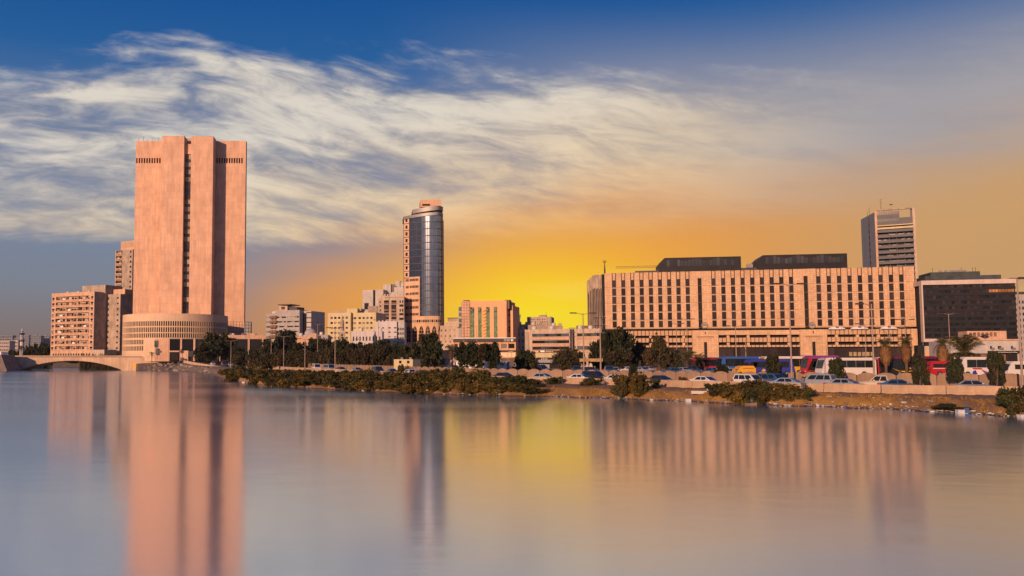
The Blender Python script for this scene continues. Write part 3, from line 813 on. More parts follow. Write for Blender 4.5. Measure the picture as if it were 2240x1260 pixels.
# domed hall
b = Bld('domed_hall', 'small grey domed hall beside the stepped office', (657, 380, 740), (684, 378, 740), 2.4, 9)
zt = b.v(733); b.shell(zt, M_GREYL, grid(.4, b.w - .4, 3, zt - .5, 3, 2, .35, .5), dep=.3)
b.panes('front', grid(.4, b.w - .4, 3, zt - .5, 3, 2, .35, .5), M_DARKG, .25)
rd = b.w * .47
MB().lathe([(rd, 0), (rd, .8), (rd * .92, 1.5), (rd * .72, 2.3), (rd * .4, 2.9), (.02, 3.1)], 20, b.w / 2, 4.5).build('dome', M_GREY, b.o, (0, 0, zt))
# low pink houses half hidden by trees
def low_house(x0, x1, ytop, D, label, m, nu=4, nv=2, zb=2.4, dep=10, extra=True, gl=None):
    b = Bld('low_house', label, (x0, D), (x1, D - 1), zb, dep)
    zt = b.v(ytop); ops = grid(.3, b.w - .3, 1.0, zt - .5, nu, nv, .4, .42)
    b.shell(zt, m, ops, dep=.3, parapet=.5); b.panes('front', ops, gl or APT_GL, .22)
    if extra:
        tank(b.o, b.w * .3, 3, zt); aircon(b.o, b.w * .65, 2, zt); b.box('stair_house', m, b.w * .7, b.w * .95, 3, 6, zt, zt + 1.8)
    return b
low_house(484, 560, 737, 440, 'low pink flat-roofed house behind the dark glass podium', M_PINKPAINT, 9, 3)
low_house(560, 640, 737, 436, 'long low salmon house with roof tanks behind the dark glass podium', M_CONC_L, 9, 3)
low_house(640, 692, 738, 372, 'low pink house with stepped roof below the domed hall', M_PINKPAINT, 5, 2)
low_house(692, 717, 735, 400, 'low dark-roofed grey house beside the yellow office', M_GREY, 3, 2)
# yellow office in two wings
b = Bld('yellow_office', 'pale yellow office of two wings with small square windows', (717, 402, 720), (767, 398, 720), 2.4, 16)
zt = b.v(686, 740)
rowsy = [(697.5, 693), (708.5, 704), (719.5, 715), (730, 726), (741, 737), (752, 748)]
o1 = [(b.u(x - 2.6, 720), b.u(x + 2.6, 720), b.v(y0), b.v(y1)) for x in (725.5, 733.5, 742, 750, 758.5) for y0, y1 in rowsy]
b.shell(zt, M_CREAM, o1, dep=.3, parapet=.4); b.panes('front', o1, [M_DARKG, M_BLUEG, M_CURTAIN], .25)
wx0, wx1 = b.w + .005, b.u(822.5, 720, 2)
wing = MB(); o2 = [(b.u(x - 2.4, 720, 2), b.u(x + 2.4, 720, 2), b.v(y0, 790), b.v(y1, 790)) for x in (770.5, 776.5, 787, 795.5, 804, 812.5) for y0, y1 in rowsy]
wall(wing, wx1, zt + .3, o2, .3, lambda u, t, v: (u, 2 + t, v), wx0, 0)
wing.q((wx1, 2, 0), (wx1, 16, 0), (wx1, 16, zt + .3), (wx1, 2, zt + .3)); wing.q((wx0, 2, zt + .3), (wx1, 2, zt + .3), (wx1, 16, zt + .3), (wx0, 16, zt + .3))
wing.build('side_wing', M_CREAM, b.o)
for o in o2: place(pane_mesh(o[1] - o[0], o[3] - o[2], .1, rnd.choice([M_DARKG, M_BLUEG, M_CURTAIN])), 'window', b.o, (o[0], 2.22, o[2]))
b.box('plant_screen', M_GREY, b.u(727, 690), b.u(755, 690), 3, 10, zt, b.v(680.5, 740))
b.box('stair_tower', M_CREAM, b.u(755, 690), b.u(778, 690), 2.1, 11, zt + .31, b.v(674.5, 760)); b.box('tower_head', M_GREY, b.u(778, 690), b.u(783, 690), 4, 9, zt + 1.4, b.v(674.5, 760))
# slim old minaret in front
mn = thing('small_minaret', 'slim brown stone minaret in front of the yellow office', 'minaret', (xat(748.5, 330, 720), 330, 2.3))
hz = lambda y: zat(748, y, 330) - 2.3
s_ = .165
MB().box(-6.5 * s_, 6.5 * s_, -1, 1, 0, hz(728)).build('base_shaft', M_CONC, mn)
MB().box(-8 * s_, 8 * s_, -1.3, 1.3, hz(728), hz(724)).build('gallery', M_CONC_L, mn)
MB().lathe([(5.2 * s_, hz(724)), (4.2 * s_, hz(705)), (4.6 * s_, hz(704)), (1.6 * s_, hz(697)), (1.2 * s_, hz(693)), (1.5 * s_, hz(692)), (.05, hz(689))], 10).build('spire', M_CONC, mn)
for y in (741, 735): MB().box(-.3, .3, -1.06, -.99, hz(y), hz(y) + .7).build('opening', M_BLACK, mn)
# small white-grey house and white block
low_house(768, 836, 727, 350, 'small grey-white house with tiny windows in front of the yellow office', M_WHITE, 9, 3, gl=[M_BLACK, M_DARKG])
b = Bld('white_block', 'white apartment block with dark slit windows and roof railing left of the glass tower', (822, 369, 740), (868, 368, 740), 2.4, 14)
zt = b.v(706, 840)
rowsy = [(718.5, 716), (728, 725.5), (738, 735.5), (748, 745.5)]
o1 = [(b.u(x - wv, 725), b.u(x + wv, 725), b.v(y0), b.v(y1)) for x, wv in ((829, 1.2), (838, 2), (852, 2.6), (864.5, 2.6)) for y0, y1 in rowsy]
b.shell(zt, M_WHITE, o1, dep=.3, parapet=.5); b.panes('front', o1, APT_GL, .25)
b.box('upper_storey', M_WHITE, b.u(842, 705), b.w, 1, 10, zt + .003, b.v(702, 855))
sg = (b.u(868.3, 730), b.u(884, 730)); b.box('glazed_wing', M_GREYL, sg[0], sg[1], 1.0, 14, 0, b.v(702, 875))
for i in range(3):
    for y0 in (717, 727, 737, 747):
        a = sg[0] + (sg[1] - sg[0]) * (.1 + i * .31); b.box('window', M_BLUEG, a, a + (sg[1] - sg[0]) * .2, .93, 1.05, b.v(y0 + 5, 875), b.v(y0, 875))
for i in range(5): tank(b.o, b.w * (.1 + .18 * i), 5, zt, .5, .9)
# concrete stepped towers behind
b = Bld('concrete_tower', 'grey concrete tower with blank stepped walls behind the cream building', (793, 480, 680), (835, 476, 680), 2.4, 22)
zt = b.v(634.5, 800)
b.box('wall', M_GREYL, 0, b.u(816, 650), 0, 20, 0, zt); b.box('recess', M_DKMETAL, b.u(816, 650) + .002, b.u(820.5, 650), 2, 20, 0, zt - 1)
b.box('wall', M_GREYL, b.u(820.5, 650) + .004, b.u(838, 650), .4, 20, 0, b.v(633.5, 830))
b.box('upper_block', M_GREYL, b.u(830, 630), b.u(847, 630), 6, 18, b.v(640, 830), b.v(620, 830)); b.box('upper_side', M_DKMETAL, b.u(847, 630) + .01, b.u(855.5, 630), 7, 18, b.v(640, 830), b.v(620.5, 830))
b.box('lower_block', M_GREYL, b.u(838, 650) + .005, b.u(876, 650), 6.5, 20, 0, b.v(637, 850))
b.box('corner_opening', M_BLACK, b.u(797, 670), b.u(806.5, 670), -.05, .05, b.v(677, 800), b.v(663, 800))
b.box('ledge', M_CONC, b.u(807, 670), b.u(828, 670), -1.5, -.01, b.v(690, 810), b.v(670, 810))
b2 = Bld('concrete_tower', 'grey concrete stair tower just left of the glass tower', (862, 470, 640), (886, 468, 640), 2.4, 12)
zt2 = b2.v(628, 870); b2.box('wall', M_GREYL, 0, b2.w, 0, 12, 0, zt2); b2.box('upper_block', M_GREYL, b2.w * .10, b2.w * .5, .5, 10, zt2, b2.v(615, 870)); b2.box('upper_block', M_GREYL, b2.w * .55, b2.w, .8, 10, zt2, b2.v(617, 870))
for x_ in (.16, .85): b2.box('window', M_DARKG, b2.w * (x_ - .08), b2.w * (x_ + .08), .42, .81 if x_ > .5 else .52, b2.v(632, 870), b2.v(626, 870))
b2.o.location.z += 0
# cream building with dark bays
b = Bld('cream_building', 'cream building with tall dark window bays and crenellated top left of the glass tower', (827, 423, 690), (884, 422, 690), 2.4, 18)
zt = b.v(647, 850)
o1 = []
for x0, x1 in ((840, 851), (856, 867)):
    for y0, y1 in ((664.5, 657), (678.5, 666.5), (684, 680), (691, 685.5), (699, 693), (712, 701)): o1.append((b.u(x0, 690), b.u(x1, 690), b.v(y0), b.v(y1)))
for x in (875.5, 881):
    for y0, y1 in ((663, 657), (682, 676)): o1.append((b.u(x - 1.4, 690), b.u(x + 1.4, 690), b.v(y0), b.v(y1)))
for y0, y1 in ((671, 666), (690, 685), (700, 695)): o1.append((b.u(873.5, 690), b.u(883, 690), b.v(y0), b.v(y1)))
for y0 in (663, 672, 681): o1.append((b.u(830.5, 690), b.u(833, 690), b.v(y0), b.v(y0 - 4.5)))
b.shell(zt, M_CONC_L, o1, dep=.6); b.panes('front', o1, [M_DARKG, M_BROWNG], .5)
for i in range(9): b.box('merlon', M_CONC_L, b.w * (.0 + .115 * i), b.w * (.055 + .115 * i), .01, .5, zt + .002, zt + .9)
for i in range(9): b.box('vent_hole', M_BLACK, b.w * (.27 + .08 * i), b.w * (.295 + .08 * i), -.02, .05, b.v(651.5, 850), b.v(649.8, 850))
for y in (664.8, 679.2, 691.8):
    for x0, x1 in ((840, 851), (856, 867)): b.box('balcony', M_RUST, b.u(x0, 690) + .02, b.u(x1, 690) - .02, -.25, .42, b.v(y) - .05, b.v(y) + .75)

# ================================================================ glass tower
TD = 430.0
tc = at(928, 700, TD); 
zT = lambda y: zat(928, y, TD - 12) - 2.4
tz = lambda y: zat(928, y, TD) - 2.4
tl, tr_ = xat(884.5, TD, 640), xat(969.5, TD, 640)
tw_ = tr_ - tl
g = thing('glass_tower', 'tall curved glass tower with pinkish stone flank and flat stepped crown', 'tower', (tl, TD, 2.4))
# plan: stone left edge, a glass front bowed towards the camera, right edge turning back
def front_curve(n, f0=0.0, f1=1.0, off=0.0):
    out = []
    for i in range(n + 1):
        f = f0 + (f1 - f0) * i / n
        y = -6 + (5.0 * ((f - .82) / .18) ** 2 if f > .82 else 8.0 * ((.82 - f) / .82) ** 2)
        out.append((tw_ * f, y - off))
    return out
full = front_curve(32)
body = full + [(tw_, 18), (0, 20)]
zg1 = tz(474); zg0 = tz(693)
M_TSTONE = stone('tower_stone', (0.64, 0.40, 0.26), 1.2, .9, .03, .05, .8, .08)
M_TGLASS = glass('tower_glass', (0.24, 0.26, 0.33), 0.10, 0.9, 0.06, 0.85)
M_TGLASS_D = glass('tower_glass_dark', (0.10, 0.11, 0.16), 0.12, 0.9, 0.10, 0.8)
M_TBAND = mat('tower_band', (0.10, 0.085, 0.085), .6, .1)
M_TMULL = mat('tower_mullion', (0.11, 0.115, 0.14), .5, .05, metal=.5)
ins = [(x, y + .6) for x, y in full] + [(tw_ - .3, 17.6), (.3, 19.6)]
MB().prism(ins, 0, zg1 - .4).build('core', M_DKMETAL, g)
nfl = 17; fh = (zg1 - tz(608)) / 9.0
lev = [zg1 - fh * k for k in range(0, 16)]
lev = [z for z in lev if z > zg0 - .5]
ncol = 16
# panes: each storey and bay its own sheet of glass
for k in range(len(lev)):
    z1 = lev[k]; z0 = (lev[k + 1] if k + 1 < len(lev) else zg0)
    for c_ in range(ncol):
        f0, f1 = .13 + .81 * c_ / ncol, .13 + .81 * (c_ + 1) / ncol
        if z1 < tz(607) and f1 < .39: continue
        (xa, ya), _, (xb, yb) = front_curve(2, f0, f1, .0)
        mb = MB(); mb.q((xa + .06, ya, z0 + .12), (xb - .06, yb, z0 + .12), (xb - .06, yb, z1 - .12), (xa + .06, ya, z1 - .12))
        mb.build('glass_pane', M_TGLASS_D if f1 < .44 else M_TGLASS, g)
for z in lev + [zg0]:
    f0 = .0 if z > tz(610) else .39
    band = front_curve(20, f0, 1.0, .22); mb = MB()
    for (xa, ya), (xb, yb) in zip(band, band[1:]):
        mb.q((xa, ya, z - .13), (xb, yb, z - .13), (xb, yb, z + .13), (xa, ya, z + .13)); mb.q((xa, ya, z - .18), (xb, yb, z - .18), (xb, yb + .5, z - .18), (xa, ya + .5, z - .18)); mb.q((xa, ya, z + .18), (xb, yb, z + .18), (xb, yb + .5, z + .18), (xa, ya + .5, z + .18))
    mb.build('floor_band', M_TBAND, g)
for c_ in range(ncol + 1):
    f0 = .13 + .81 * c_ / ncol
    x, y = front_curve(1, f0, f0, .10)[0]
    MB().box(x - .035, x + .035, y + .03, y + .3, zg0 if f0 > .385 else tz(607), zg1).build('mullion', M_TMULL, g)
# stone flanks
def cwin(f, hw, z0, z1, off, m, name='window'):
    a_, b2_ = front_curve(1, f - hw / tw_, f + hw / tw_, off); mb = MB()
    mb.q((*a_, z0), (*b2_, z0), (*b2_, z1), (*a_, z1)); mb.q((*a_, z1), (*b2_, z1), (b2_[0], b2_[1] + .3, z1), (a_[0], a_[1] + .3, z1)); mb.q((*a_, z0), (*b2_, z0), (b2_[0], b2_[1] + .3, z0), (a_[0], a_[1] + .3, z0))
    return mb.build(name, m, g)
def stone_strip(f0, f1, z0, z1, name='stone_flank', off=.08, m=None, n=4):
    cv = front_curve(n, f0, f1, off); mb = MB()
    for (xa, ya), (xb, yb) in zip(cv, cv[1:]):
        mb.q((xa, ya, z0), (xb, yb, z0), (xb, yb, z1), (xa, ya, z1))
        mb.q((xa, ya, z1), (xb, yb, z1), (xb, yb + .5, z1), (xa, ya + .5, z1))
    mb.q((cv[0][0], cv[0][1], z0), (cv[0][0], cv[0][1] + .5, z0), (cv[0][0], cv[0][1] + .5, z1), (cv[0][0], cv[0][1], z1)); mb.q((cv[-1][0], cv[-1][1], z0), (cv[-1][0], cv[-1][1] + .5, z0), (cv[-1][0], cv[-1][1] + .5, z1), (cv[-1][0], cv[-1][1], z1))
    return mb.build(name, m or M_TSTONE, g)
stone_strip(0, .125, 0, zg1); stone_strip(.945, 1.0, 0, zg1)
stone_strip(.125, .385, zg0 - .2, tz(606.5), 'stone_wing', .35, n=6)
stone_strip(0, 1.0, 0, tz(692.5), 'stone_base', .30, n=20)
MB().prism([(tw_ + .004, 3.6), (tw_ + .9, 6), (tw_ + .9, 17), (tw_ + .004, 18)], 0, zg1 - 1).build('rear_edge', M_DKMETAL, g)
for k in range(9):
    z = zg1 - fh * (k + .75); cwin(.06, .5, z, z + fh * .5, .16, M_DARKG)
for k in range(6):
    z = tz(606.5) - fh * (k + .62)
    for i in range(9):
        f = .05 + .036 * i
        if z > zg0: cwin(f, .24, z, z + fh * .36, .45 if f > .125 else .18, M_DARKG)
for i in range(17):
    f = .06 + .053 * i; cwin(f, .36, tz(706), tz(700.5), .40, rnd.choice([M_DARKG, M_CURTAIN]))
for i in range(6):
    f = .10 + .16 * i; hw = 1.05; cp = lambda a, o_: front_curve(1, min(1, f + a / tw_), min(1, f + a / tw_), o_)[0]
    pl = [(-hw, 0), (hw, 0), (hw, .68), (hw * .6, .88), (0, 1.0), (-hw * .6, .88), (-hw, .68)]
    za, zb2 = tz(748), tz(713); mb = MB()
    mb.q(*[(*cp(a, .42), za + (zb2 - za) * c_) for a, c_ in pl])
    ar = mb.build('arched_window', M_DARKG, g)
    for (a0_, a1_, k0, k1) in ((-hw, hw, .24, .26), (-hw, hw, .49, .51), (-hw, hw, .71, .73), (-.06, .06, 0, .95)):
        mb = MB(); p_, q_ = cp(a0_, .46), cp(a1_, .46); zz0, zz1 = za + (zb2 - za) * k0, za + (zb2 - za) * k1
        mb.q((*p_, zz0), (*q_, zz0), (*q_, zz1), (*p_, zz1)); mb.build('transom', M_TSTONE, ar)
for y_ in (709, 751):
    cv = front_curve(20, 0, 1, .5); mb = MB()
    for (xa, ya), (xb, yb) in zip(cv, cv[1:]):
        for z in (tz(y_), tz(y_) + .5): mb.q((xa, ya, z), (xb, yb, z), (xb, yb + .4, z), (xa, ya + .4, z))
        mb.q((xa, ya, tz(y_)), (xb, yb, tz(y_)), (xb, yb, tz(y_) + .5), (xa, ya, tz(y_) + .5))
    mb.build('cornice', M_TSTONE, g)
# crown: overlapping curved rims and the lift house
def rim(f0, f1, y0, y1, off, name, m, skew=0.0):
    cv = front_curve(24, f0, f1, off); mb = MB(); n_ = len(cv)
    for i, ((xa, ya), (xb, yb)) in enumerate(zip(cv, cv[1:])):
        sa, sb = skew * (1 - i / 24), skew * (1 - (i + 1) / 24)
        z0a, z1a, z0b, z1b = tz(y0) - sa, tz(y1) - sa, tz(y0) - sb, tz(y1) - sb
        mb.q((xa, ya, z0a), (xb, yb, z0b), (xb, yb, z1b), (xa, ya, z1a)); mb.q((xa, ya, z1a), (xb, yb, z1b), (xb, 16, z1b), (xa, 16, z1a)); mb.q((xa, ya, z0a), (xb, yb, z0b), (xb, 16, z0b), (xa, 16, z0a))
    mb.build(name, m, g)
rim(-.02, 1.0, 474, 467.5, .6, 'lower_rim', M_METAL, 1.2)
rim(.21, 1.0, 463, 454, .9, 'upper_rim', M_METAL, 1.5)
MB().box(tw_ * .42, tw_ * .95, -3, 12, tz(455), tz(439)).build('lift_house', M_TSTONE, g)
MB().box(tw_ * .46, tw_ * .66, -3.06, -2.9, tz(452.5), tz(448.5)).build('vent_opening', M_BLACK, g)
# low walled forecourt
b = Bld('forecourt_building', 'low stone annex with crenels at the foot of the glass tower', (872, 400, 760), (920, 397, 760), 2.4, 8)
b.box('wall', M_TSTONE, 0, b.w, 0, 8, 0, b.v(751.5)); [b.box('window', M_BLACK, b.w * (.1 + .12 * i), b.w * (.14 + .12 * i), -.03, .05, b.v(756), b.v(753.5)) for i in range(7)]

# ================================================================ the salmon hotel and its neighbours
b = Bld('pink_annex', 'old pinkish building with pale roof storey between glass tower and salmon hotel', (958, 425, 730), (1012, 420, 730), 2.4, 16)
zt = b.v(712, 985)
o1 = grid(b.w * .05, b.w * .95, 2, zt - 1, 5, 6, .25, .35)
b.shell(zt, M_CONC_L, o1, dep=.3); b.panes('front', o1, [M_CURTAIN, M_RUST, M_DARKG], .25)
b.box('roof_storey', M_CREAM, b.w * .22, b.w * .98, 2, 12, zt, b.v(703, 990)); b.box('roof_house', M_CONC, b.w * .3, b.w * .95, 4, 10, b.v(703, 990), b.v(695, 990)); b.box('roof_slab', M_DKMETAL, b.w * .28, b.w * .8, 3.5, 11, b.v(695, 990), b.v(694, 990))
for i in range(5): b.box('niche', M_CONC, b.w * (.3 + .13 * i), b.w * (.36 + .13 * i), 1.95, 2.02, b.v(709, 990), b.v(706, 990))

b = Bld('salmon_hotel', 'salmon hotel with four tall strips of green windows and a tiled corner', (1010, 392, 700), (1108.5, 385, 700), 2.4, 20)
zt = b.v(661, 1060); zp = b.v(742, 1060)
strips = [(1029, 1037.5), (1046, 1053.5), (1064, 1071.5), (1080.5, 1088)]
yt, yb = 671.5, 742
o1 = [(b.u(a, 700), b.u(c_, 700), b.v(yb), b.v(yt)) for a, c_ in strips]
b.shell(zt, M_HOTEL, o1, dep=.35, parapet=.6)
nf = 9
for a, c_, v0_, v1_ in o1:
    fh = (v1_ - v0_) / nf; cw = (c_ - a) / 2
    for k in range(nf):
        for i in range(2):
            for (q0, q1) in ((.04, .48), (.52, .96)):
                mm = M_DARKG if (k == nf - 1 and rnd.random() < .35) else M_GREENG
                place(pane_mesh(cw - .12, fh * (q1 - q0), .1, mm), 'window', b.o, (a + cw * i + .06, .2, v0_ + fh * (k + q0)))
    b.box('mullion', M_CURTAIN, (a + c_) / 2 - .06, (a + c_) / 2 + .06, .14, .3, v0_, v1_)
    b.box('spandrel_bar', M_BLACK, a + .003, c_ - .003, .1, .33, v1_ - fh * 1.42, v1_ - fh * 1.22)
# tiled corner
u0_, u1_ = b.u(1010.5, 700), b.u(1028, 700)
cor = b.box('corner_panel', M_PINKPAINT, 0.0, u1_, -.35, -.004, zp, b.v(660.5, 1018))
for i in range(4): b.box('joint_strip', M_RUST, u1_ * i / 3.0 - .07 + (.07 if i == 0 else 0), u1_ * i / 3.0 + .07 - (.07 if i == 3 else 0), -.40, -.352, zp, b.v(661, 1018), cor)
for k in range(14):
    z = zp + (b.v(661, 1018) - zp) * k / 13.0
    b.box('joint_strip', M_RUST, .0, u1_, -.405, -.353, z - .07, z + .07, cor)
# gold bowls up the middle
for k in range(10):
    z = b.v(678 + 7.1 * k, 1060); um = b.u(1059, 700)
    mb = MB(); hw = .95
    for i in range(8):
        for j in range(5):
            f = lambda i, j: (um + hw * math.cos(math.pi * (1 - i / 8)) * math.sin(math.pi / 2 * j / 5), -hw * .7 * math.sin(math.pi * i / 8) * math.sin(math.pi / 2 * j / 5), z - hw * .9 * math.cos(math.pi / 2 * j / 5))
            mb.q(f(i, j), f(i + 1, j), f(i + 1, j + 1), f(i, j + 1), smooth=True)
    mb.box(um - hw, um + hw, -.5, -.01, z, z + .12)
    mb.build('balcony_bowl', mat('ochre_render', (0.72, 0.40, 0.12), .7, .05), b.o)
# flush panel on the right and right-hand return
b.box('raised_panel', M_HOTEL, b.u(1091, 700), b.u(1107.5, 700), -.15, -.003, b.v(711, 1100), b.v(667.5, 1100)); b.box('raised_panel', M_HOTEL, b.u(1091, 700), b.u(1107.5, 700), -.15, -.003, b.v(742, 1100), b.v(715, 1100))
ue = b.u(1122, 700, 4)
b.box('rear_wing', M_HOTEL, b.w + .004, ue, 4, 20, 0, b.v(667, 1115))
for y in (676, 687, 701, 714, 721): b.box('window', M_DARKG, b.u(1113, 700, 4), b.u(1116, 700, 4), 3.92, 4.05, b.v(y + 4.5, 1114, 4), b.v(y, 1114, 4))
b.box('roof_house', M_RUST, b.u(1012, 660), b.u(1022, 660), 1, 6, zt + .62, b.v(656, 1018)); b.box('roof_house', M_RUST, b.u(1102, 660), b.u(1113, 660), 1, 6, zt - 3, b.v(655.5, 1108))
b.box('side_block', M_GREY, b.u(1003, 700, 8), -.01, 8, 18, 0, b.v(671, 1006, 8))
for y in (672, 684, 697, 708): b.box('window', M_BLUEG, b.u(1004, 700, 8), -.05, 7.93, 8.03, b.v(y + 8, 1006, 8), b.v(y, 1006, 8))

# bank branch podium with its dark sign band
b = Bld('bank_branch', 'low bank branch with dark sign band and big framed windows below the salmon hotel', (992, 372, 760), (1128, 366, 760), 2.4, 14)
zt = b.v(740.5, 1060); zs_ = b.v(748.5, 1060)
b.box('wall', M_HOTEL, 0, b.w, 0, 14, 0, zt)
b.box('roof_edge', M_WHITEP, -.1, b.w + .1, -.5, 1, zt + .003, zt + .35)
sign = b.box('sign_band', mat('dark_brown_sign', (0.035, 0.02, 0.025), .5, .05), -.05, b.w + .05, -.4, -.004, zs_, zt - .02)
xs_ = [993, 1003, 1018, 1033, 1048, 1063, 1080, 1094.5, 1110.5, 1127]
for xa, xb in zip(xs_, xs_[1:]):
    place(pane_mesh(b.u(xb, 755) - b.u(xa, 755) - .6, b.v(752, 1060) - b.v(762, 1060), .1, rnd.choice([M_BROWNG, M_CURTAIN, M_DARKG])), 'window', b.o, (b.u(xa, 755) + .3, -.08, b.v(762, 1060)))
for x in xs_: b.box('pilaster', M_HOTEL, b.u(x, 755) - .28, b.u(x, 755) + .28, -.3, -.003, 0, zs_ - .004)
s2 = b.box('lower_sign_band', mat('dark_brown_sign', (0.035, 0.02, 0.025)), b.u(1088, 770), b.w, -.6, -.31, b.v(770, 1100), b.v(766, 1100))
for xa, xb in ((1096, 1110), (1112, 1119), (1119.8, 1127)): b.box('shop_window', mat('lit_cream_blind', (0.72, .58, .40), .7, .05), b.u(xa, 770), b.u(xb, 770), -.34, -.305, b.v(781, 1110), b.v(771, 1110))
b.box('red_awning', mat('red_paint', (0.5, .02, .03), .5, .08), b.u(1089, 770), b.u(1094, 770), -1.2, -.61, b.v(776, 1092), b.v(771, 1092))
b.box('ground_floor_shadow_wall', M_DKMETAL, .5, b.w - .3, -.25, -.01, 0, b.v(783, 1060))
# lettering on the sign: two short lines (Arabic script above, Latin below) and the square emblem
def text_part(s, parent, x, y, z, size, m, name='lettering'):
    cu = bpy.data.curves.new(name, 'FONT'); cu.body = s; cu.size = size; cu.align_x = 'CENTER'; cu.extrude = .02; cu.resolution_u = 2
    tmp = bpy.data.objects.new('tmp', cu); C.objects.link(tmp)
    dg = bpy.context.evaluated_depsgraph_get(); me = bpy.data.meshes.new_from_object(tmp.evaluated_get(dg))
    bpy.data.objects.remove(tmp); me.materials.clear(); me.materials.append(m)
    o = place(me, name, parent, (x, y, z)); o.rotation_euler = (math.pi / 2, 0, 0); return o
def script_strokes(parent, x0, x1, z, h, y, m, seed, name='lettering'):
    """a line of joined Arabic-looking script whose letters cannot be read in the photo: base stroke, uprights, bowls and dots"""
    r2 = random.Random(seed); mb = MB(); x = x0; t_ = h * .16
    while x < x1 - h * .4:
        wd = min(r2.uniform(.8, 2.2) * h, x1 - x)
        mb.box(x, x + wd, y - .02, y, z, z + t_)
        k = x + t_
        while k < x + wd - t_:
            kind = r2.random(); 
            if kind < .35: mb.box(k, k + t_, y - .02, y, z + t_, z + h * .85)
            elif kind < .7: mb.box(k, k + t_, y - .02, y, z + t_, z + h * .4); mb.box(k + t_, k + t_ * 2, y - .02, y, z + h * .28, z + h * .4)
            else: mb.box(k, k + t_, y - .02, y, z - h * .32, z - h * .18)
            k += t_ * r2.uniform(1.9, 3)
        x += wd + h * .25
    mb.build(name, m, parent)
M_LETTER = mat('white_letters', (0.8, .78, .76), .6, .02)
ua, ub_ = b.u(1102.3, 744), b.u(1116.3, 744)
script_strokes(sign, ua, ub_, b.v(743.6, 1110), .50, -.41, M_LETTER, 3)
script_strokes(sign, ua, ub_, b.v(746.3, 1110), .42, -.41, M_LETTER, 8)
em = b.box('emblem', M_LETTER, b.u(1117.8, 744), b.u(1122.6, 744), -.45, -.402, b.v(746.6, 1120), b.v(741.8, 1120), sign)
b.box('emblem_centre', mat('dark_brown_sign', (0.035, 0.02, 0.025)), b.u(1119.6, 744), b.u(1121, 744), -.47, -.451, b.v(745.2, 1120), b.v(743, 1120), sign)
script_strokes(s2, b.u(1112, 768), b.u(1123, 768), b.v(769.2, 1116), .42, -.61, M_LETTER, 5)

# grey service building and sculpture
low_house(1122, 1150, 722, 400, 'dark grey service building right of the salmon hotel', M_GREY, 3, 5, dep=14)
st = thing('city_sculpture', 'tall slender grey sculpture with forked top on a rooftop plinth beyond the hotel', 'sculpture', (xat(1135.5, 470, 720), 470, 2.4))
hz = lambda y: zat(1135, y, 470) - 2.4
MB().box(-1.6, 1.6, -1.6, 1.6, 0, hz(716)).build('plinth', M_GREY, st)
MB().lathe([(1.15, hz(716)), (.75, hz(708)), (.62, hz(698)), (.95, hz(692)), (.9, hz(689))], 10).build('stem', M_GREY, st)
MB().tube([(-.5, 0, hz(694)), (-1.6, 0, hz(690)), (-1.75, 0, hz(688.5))], [.45, .3, .1]).build('branch', M_GREY, st)
for dx_, yy in ((-.6, 687), (.1, 686), (.7, 686.5)): MB().tube([(dx_ * .6, 0, hz(690)), (dx_, 0, hz(yy))], [.4, .12]).build('branch', M_GREY, st)
# distant gridded block
b = Bld('gridded_block', 'distant brown block with a grid of small windows behind the ribbon-window office', (1153, 520, 705), (1203, 516, 705), 2.4, 18)
zt = b.v(693, 1178); o1 = grid(.5, b.w - .8, b.v(718, 1178), zt - .8, 12, 4, .45, .6)
b.shell(zt, M_CONC_L, o1, dep=.4); b.panes('front', o1, [M_BROWNG, M_DARKG, M_CURTAIN], .3)
b.box('roof_house', M_CONC, b.w * .5, b.w * .8, 3, 9, zt, b.v(688.5, 1180)); antenna(b.o, b.w * .8, 5, b.v(688.5, 1180), 2, 1)
b.box('side_shade', M_GREY, b.w + .003, b.w + .8, .5, 17, 0, zt)
low_house(1128, 1160, 712, 410, 'cluttered grey rooftop house beside the sculpture', M_GREY, 4, 4, dep=14)
low_house(1156, 1200, 713, 400, 'brown rooftop house with tanks right behind the ribbon-window office', M_CONC, 5, 3, dep=10)
low_house(1204, 1232, 715, 395, 'low dark-capped house behind the right end of the ribbon-window office', M_CONC, 4, 3, dep=10)

# offices with ribbon windows
def ribbon_office(label, x0, x1, D0_, D1_, ytop, bands, left_ret, m=M_CONC_L, sign_y=None, gl=(M_BLUEG, M_DARKG, M_BLUEG)):
    b = Bld('ribbon_office', label, (x0, D0_, 760), (x1, D1_, 760), 2.4, 15)
    zt = b.v(ytop); ops = []
    for y0, y1 in bands: ops.append((b.w * .10 if left_ret else b.w * .16, b.w * .985, b.v(y0), b.v(y1)))
    b.shell(zt, m, ops, dep=.5, parapet=.4)
    for o in ops:
        n_ = max(4, int((o[1] - o[0]) / 1.5)); cw = (o[1] - o[0]) / n_
        b.panes('front', [(o[0] + cw * i + .05, o[0] + cw * (i + 1) - .05, o[2], o[3]) for i in range(n_)], list(gl), .4)
        b.box('sill', M_PINKPAINT, o[0] - .3, b.w, -.45, -.003, o[2] - 1.0, o[2] - .5); b.box('sill', M_PINKPAINT, o[0] - .3, b.w, -.3, -.004, o[2] - .3, o[2] - .05)
    for i in range(5): aircon(b.o, b.w * (.2 + .17 * i), 3, zt, 1.0)
    tank(b.o, b.w * .12, 5, zt); tank(b.o, b.w * .5, 6, zt)
    return b
b = ribbon_office('three-storey office with blue ribbon windows and pale sills, sign above its ground floor', 1149, 1247, 330, 322, 723, ((736.5, 730), (751, 744.5), (765, 758.5)), False)
sgn = b.box('shop_sign', mat('dark_red_sign', (0.07, .01, .015), .5, .1), b.w * .30, b.w * .86, -.5, -.31, b.v(771, 1190), b.v(766.5, 1190))
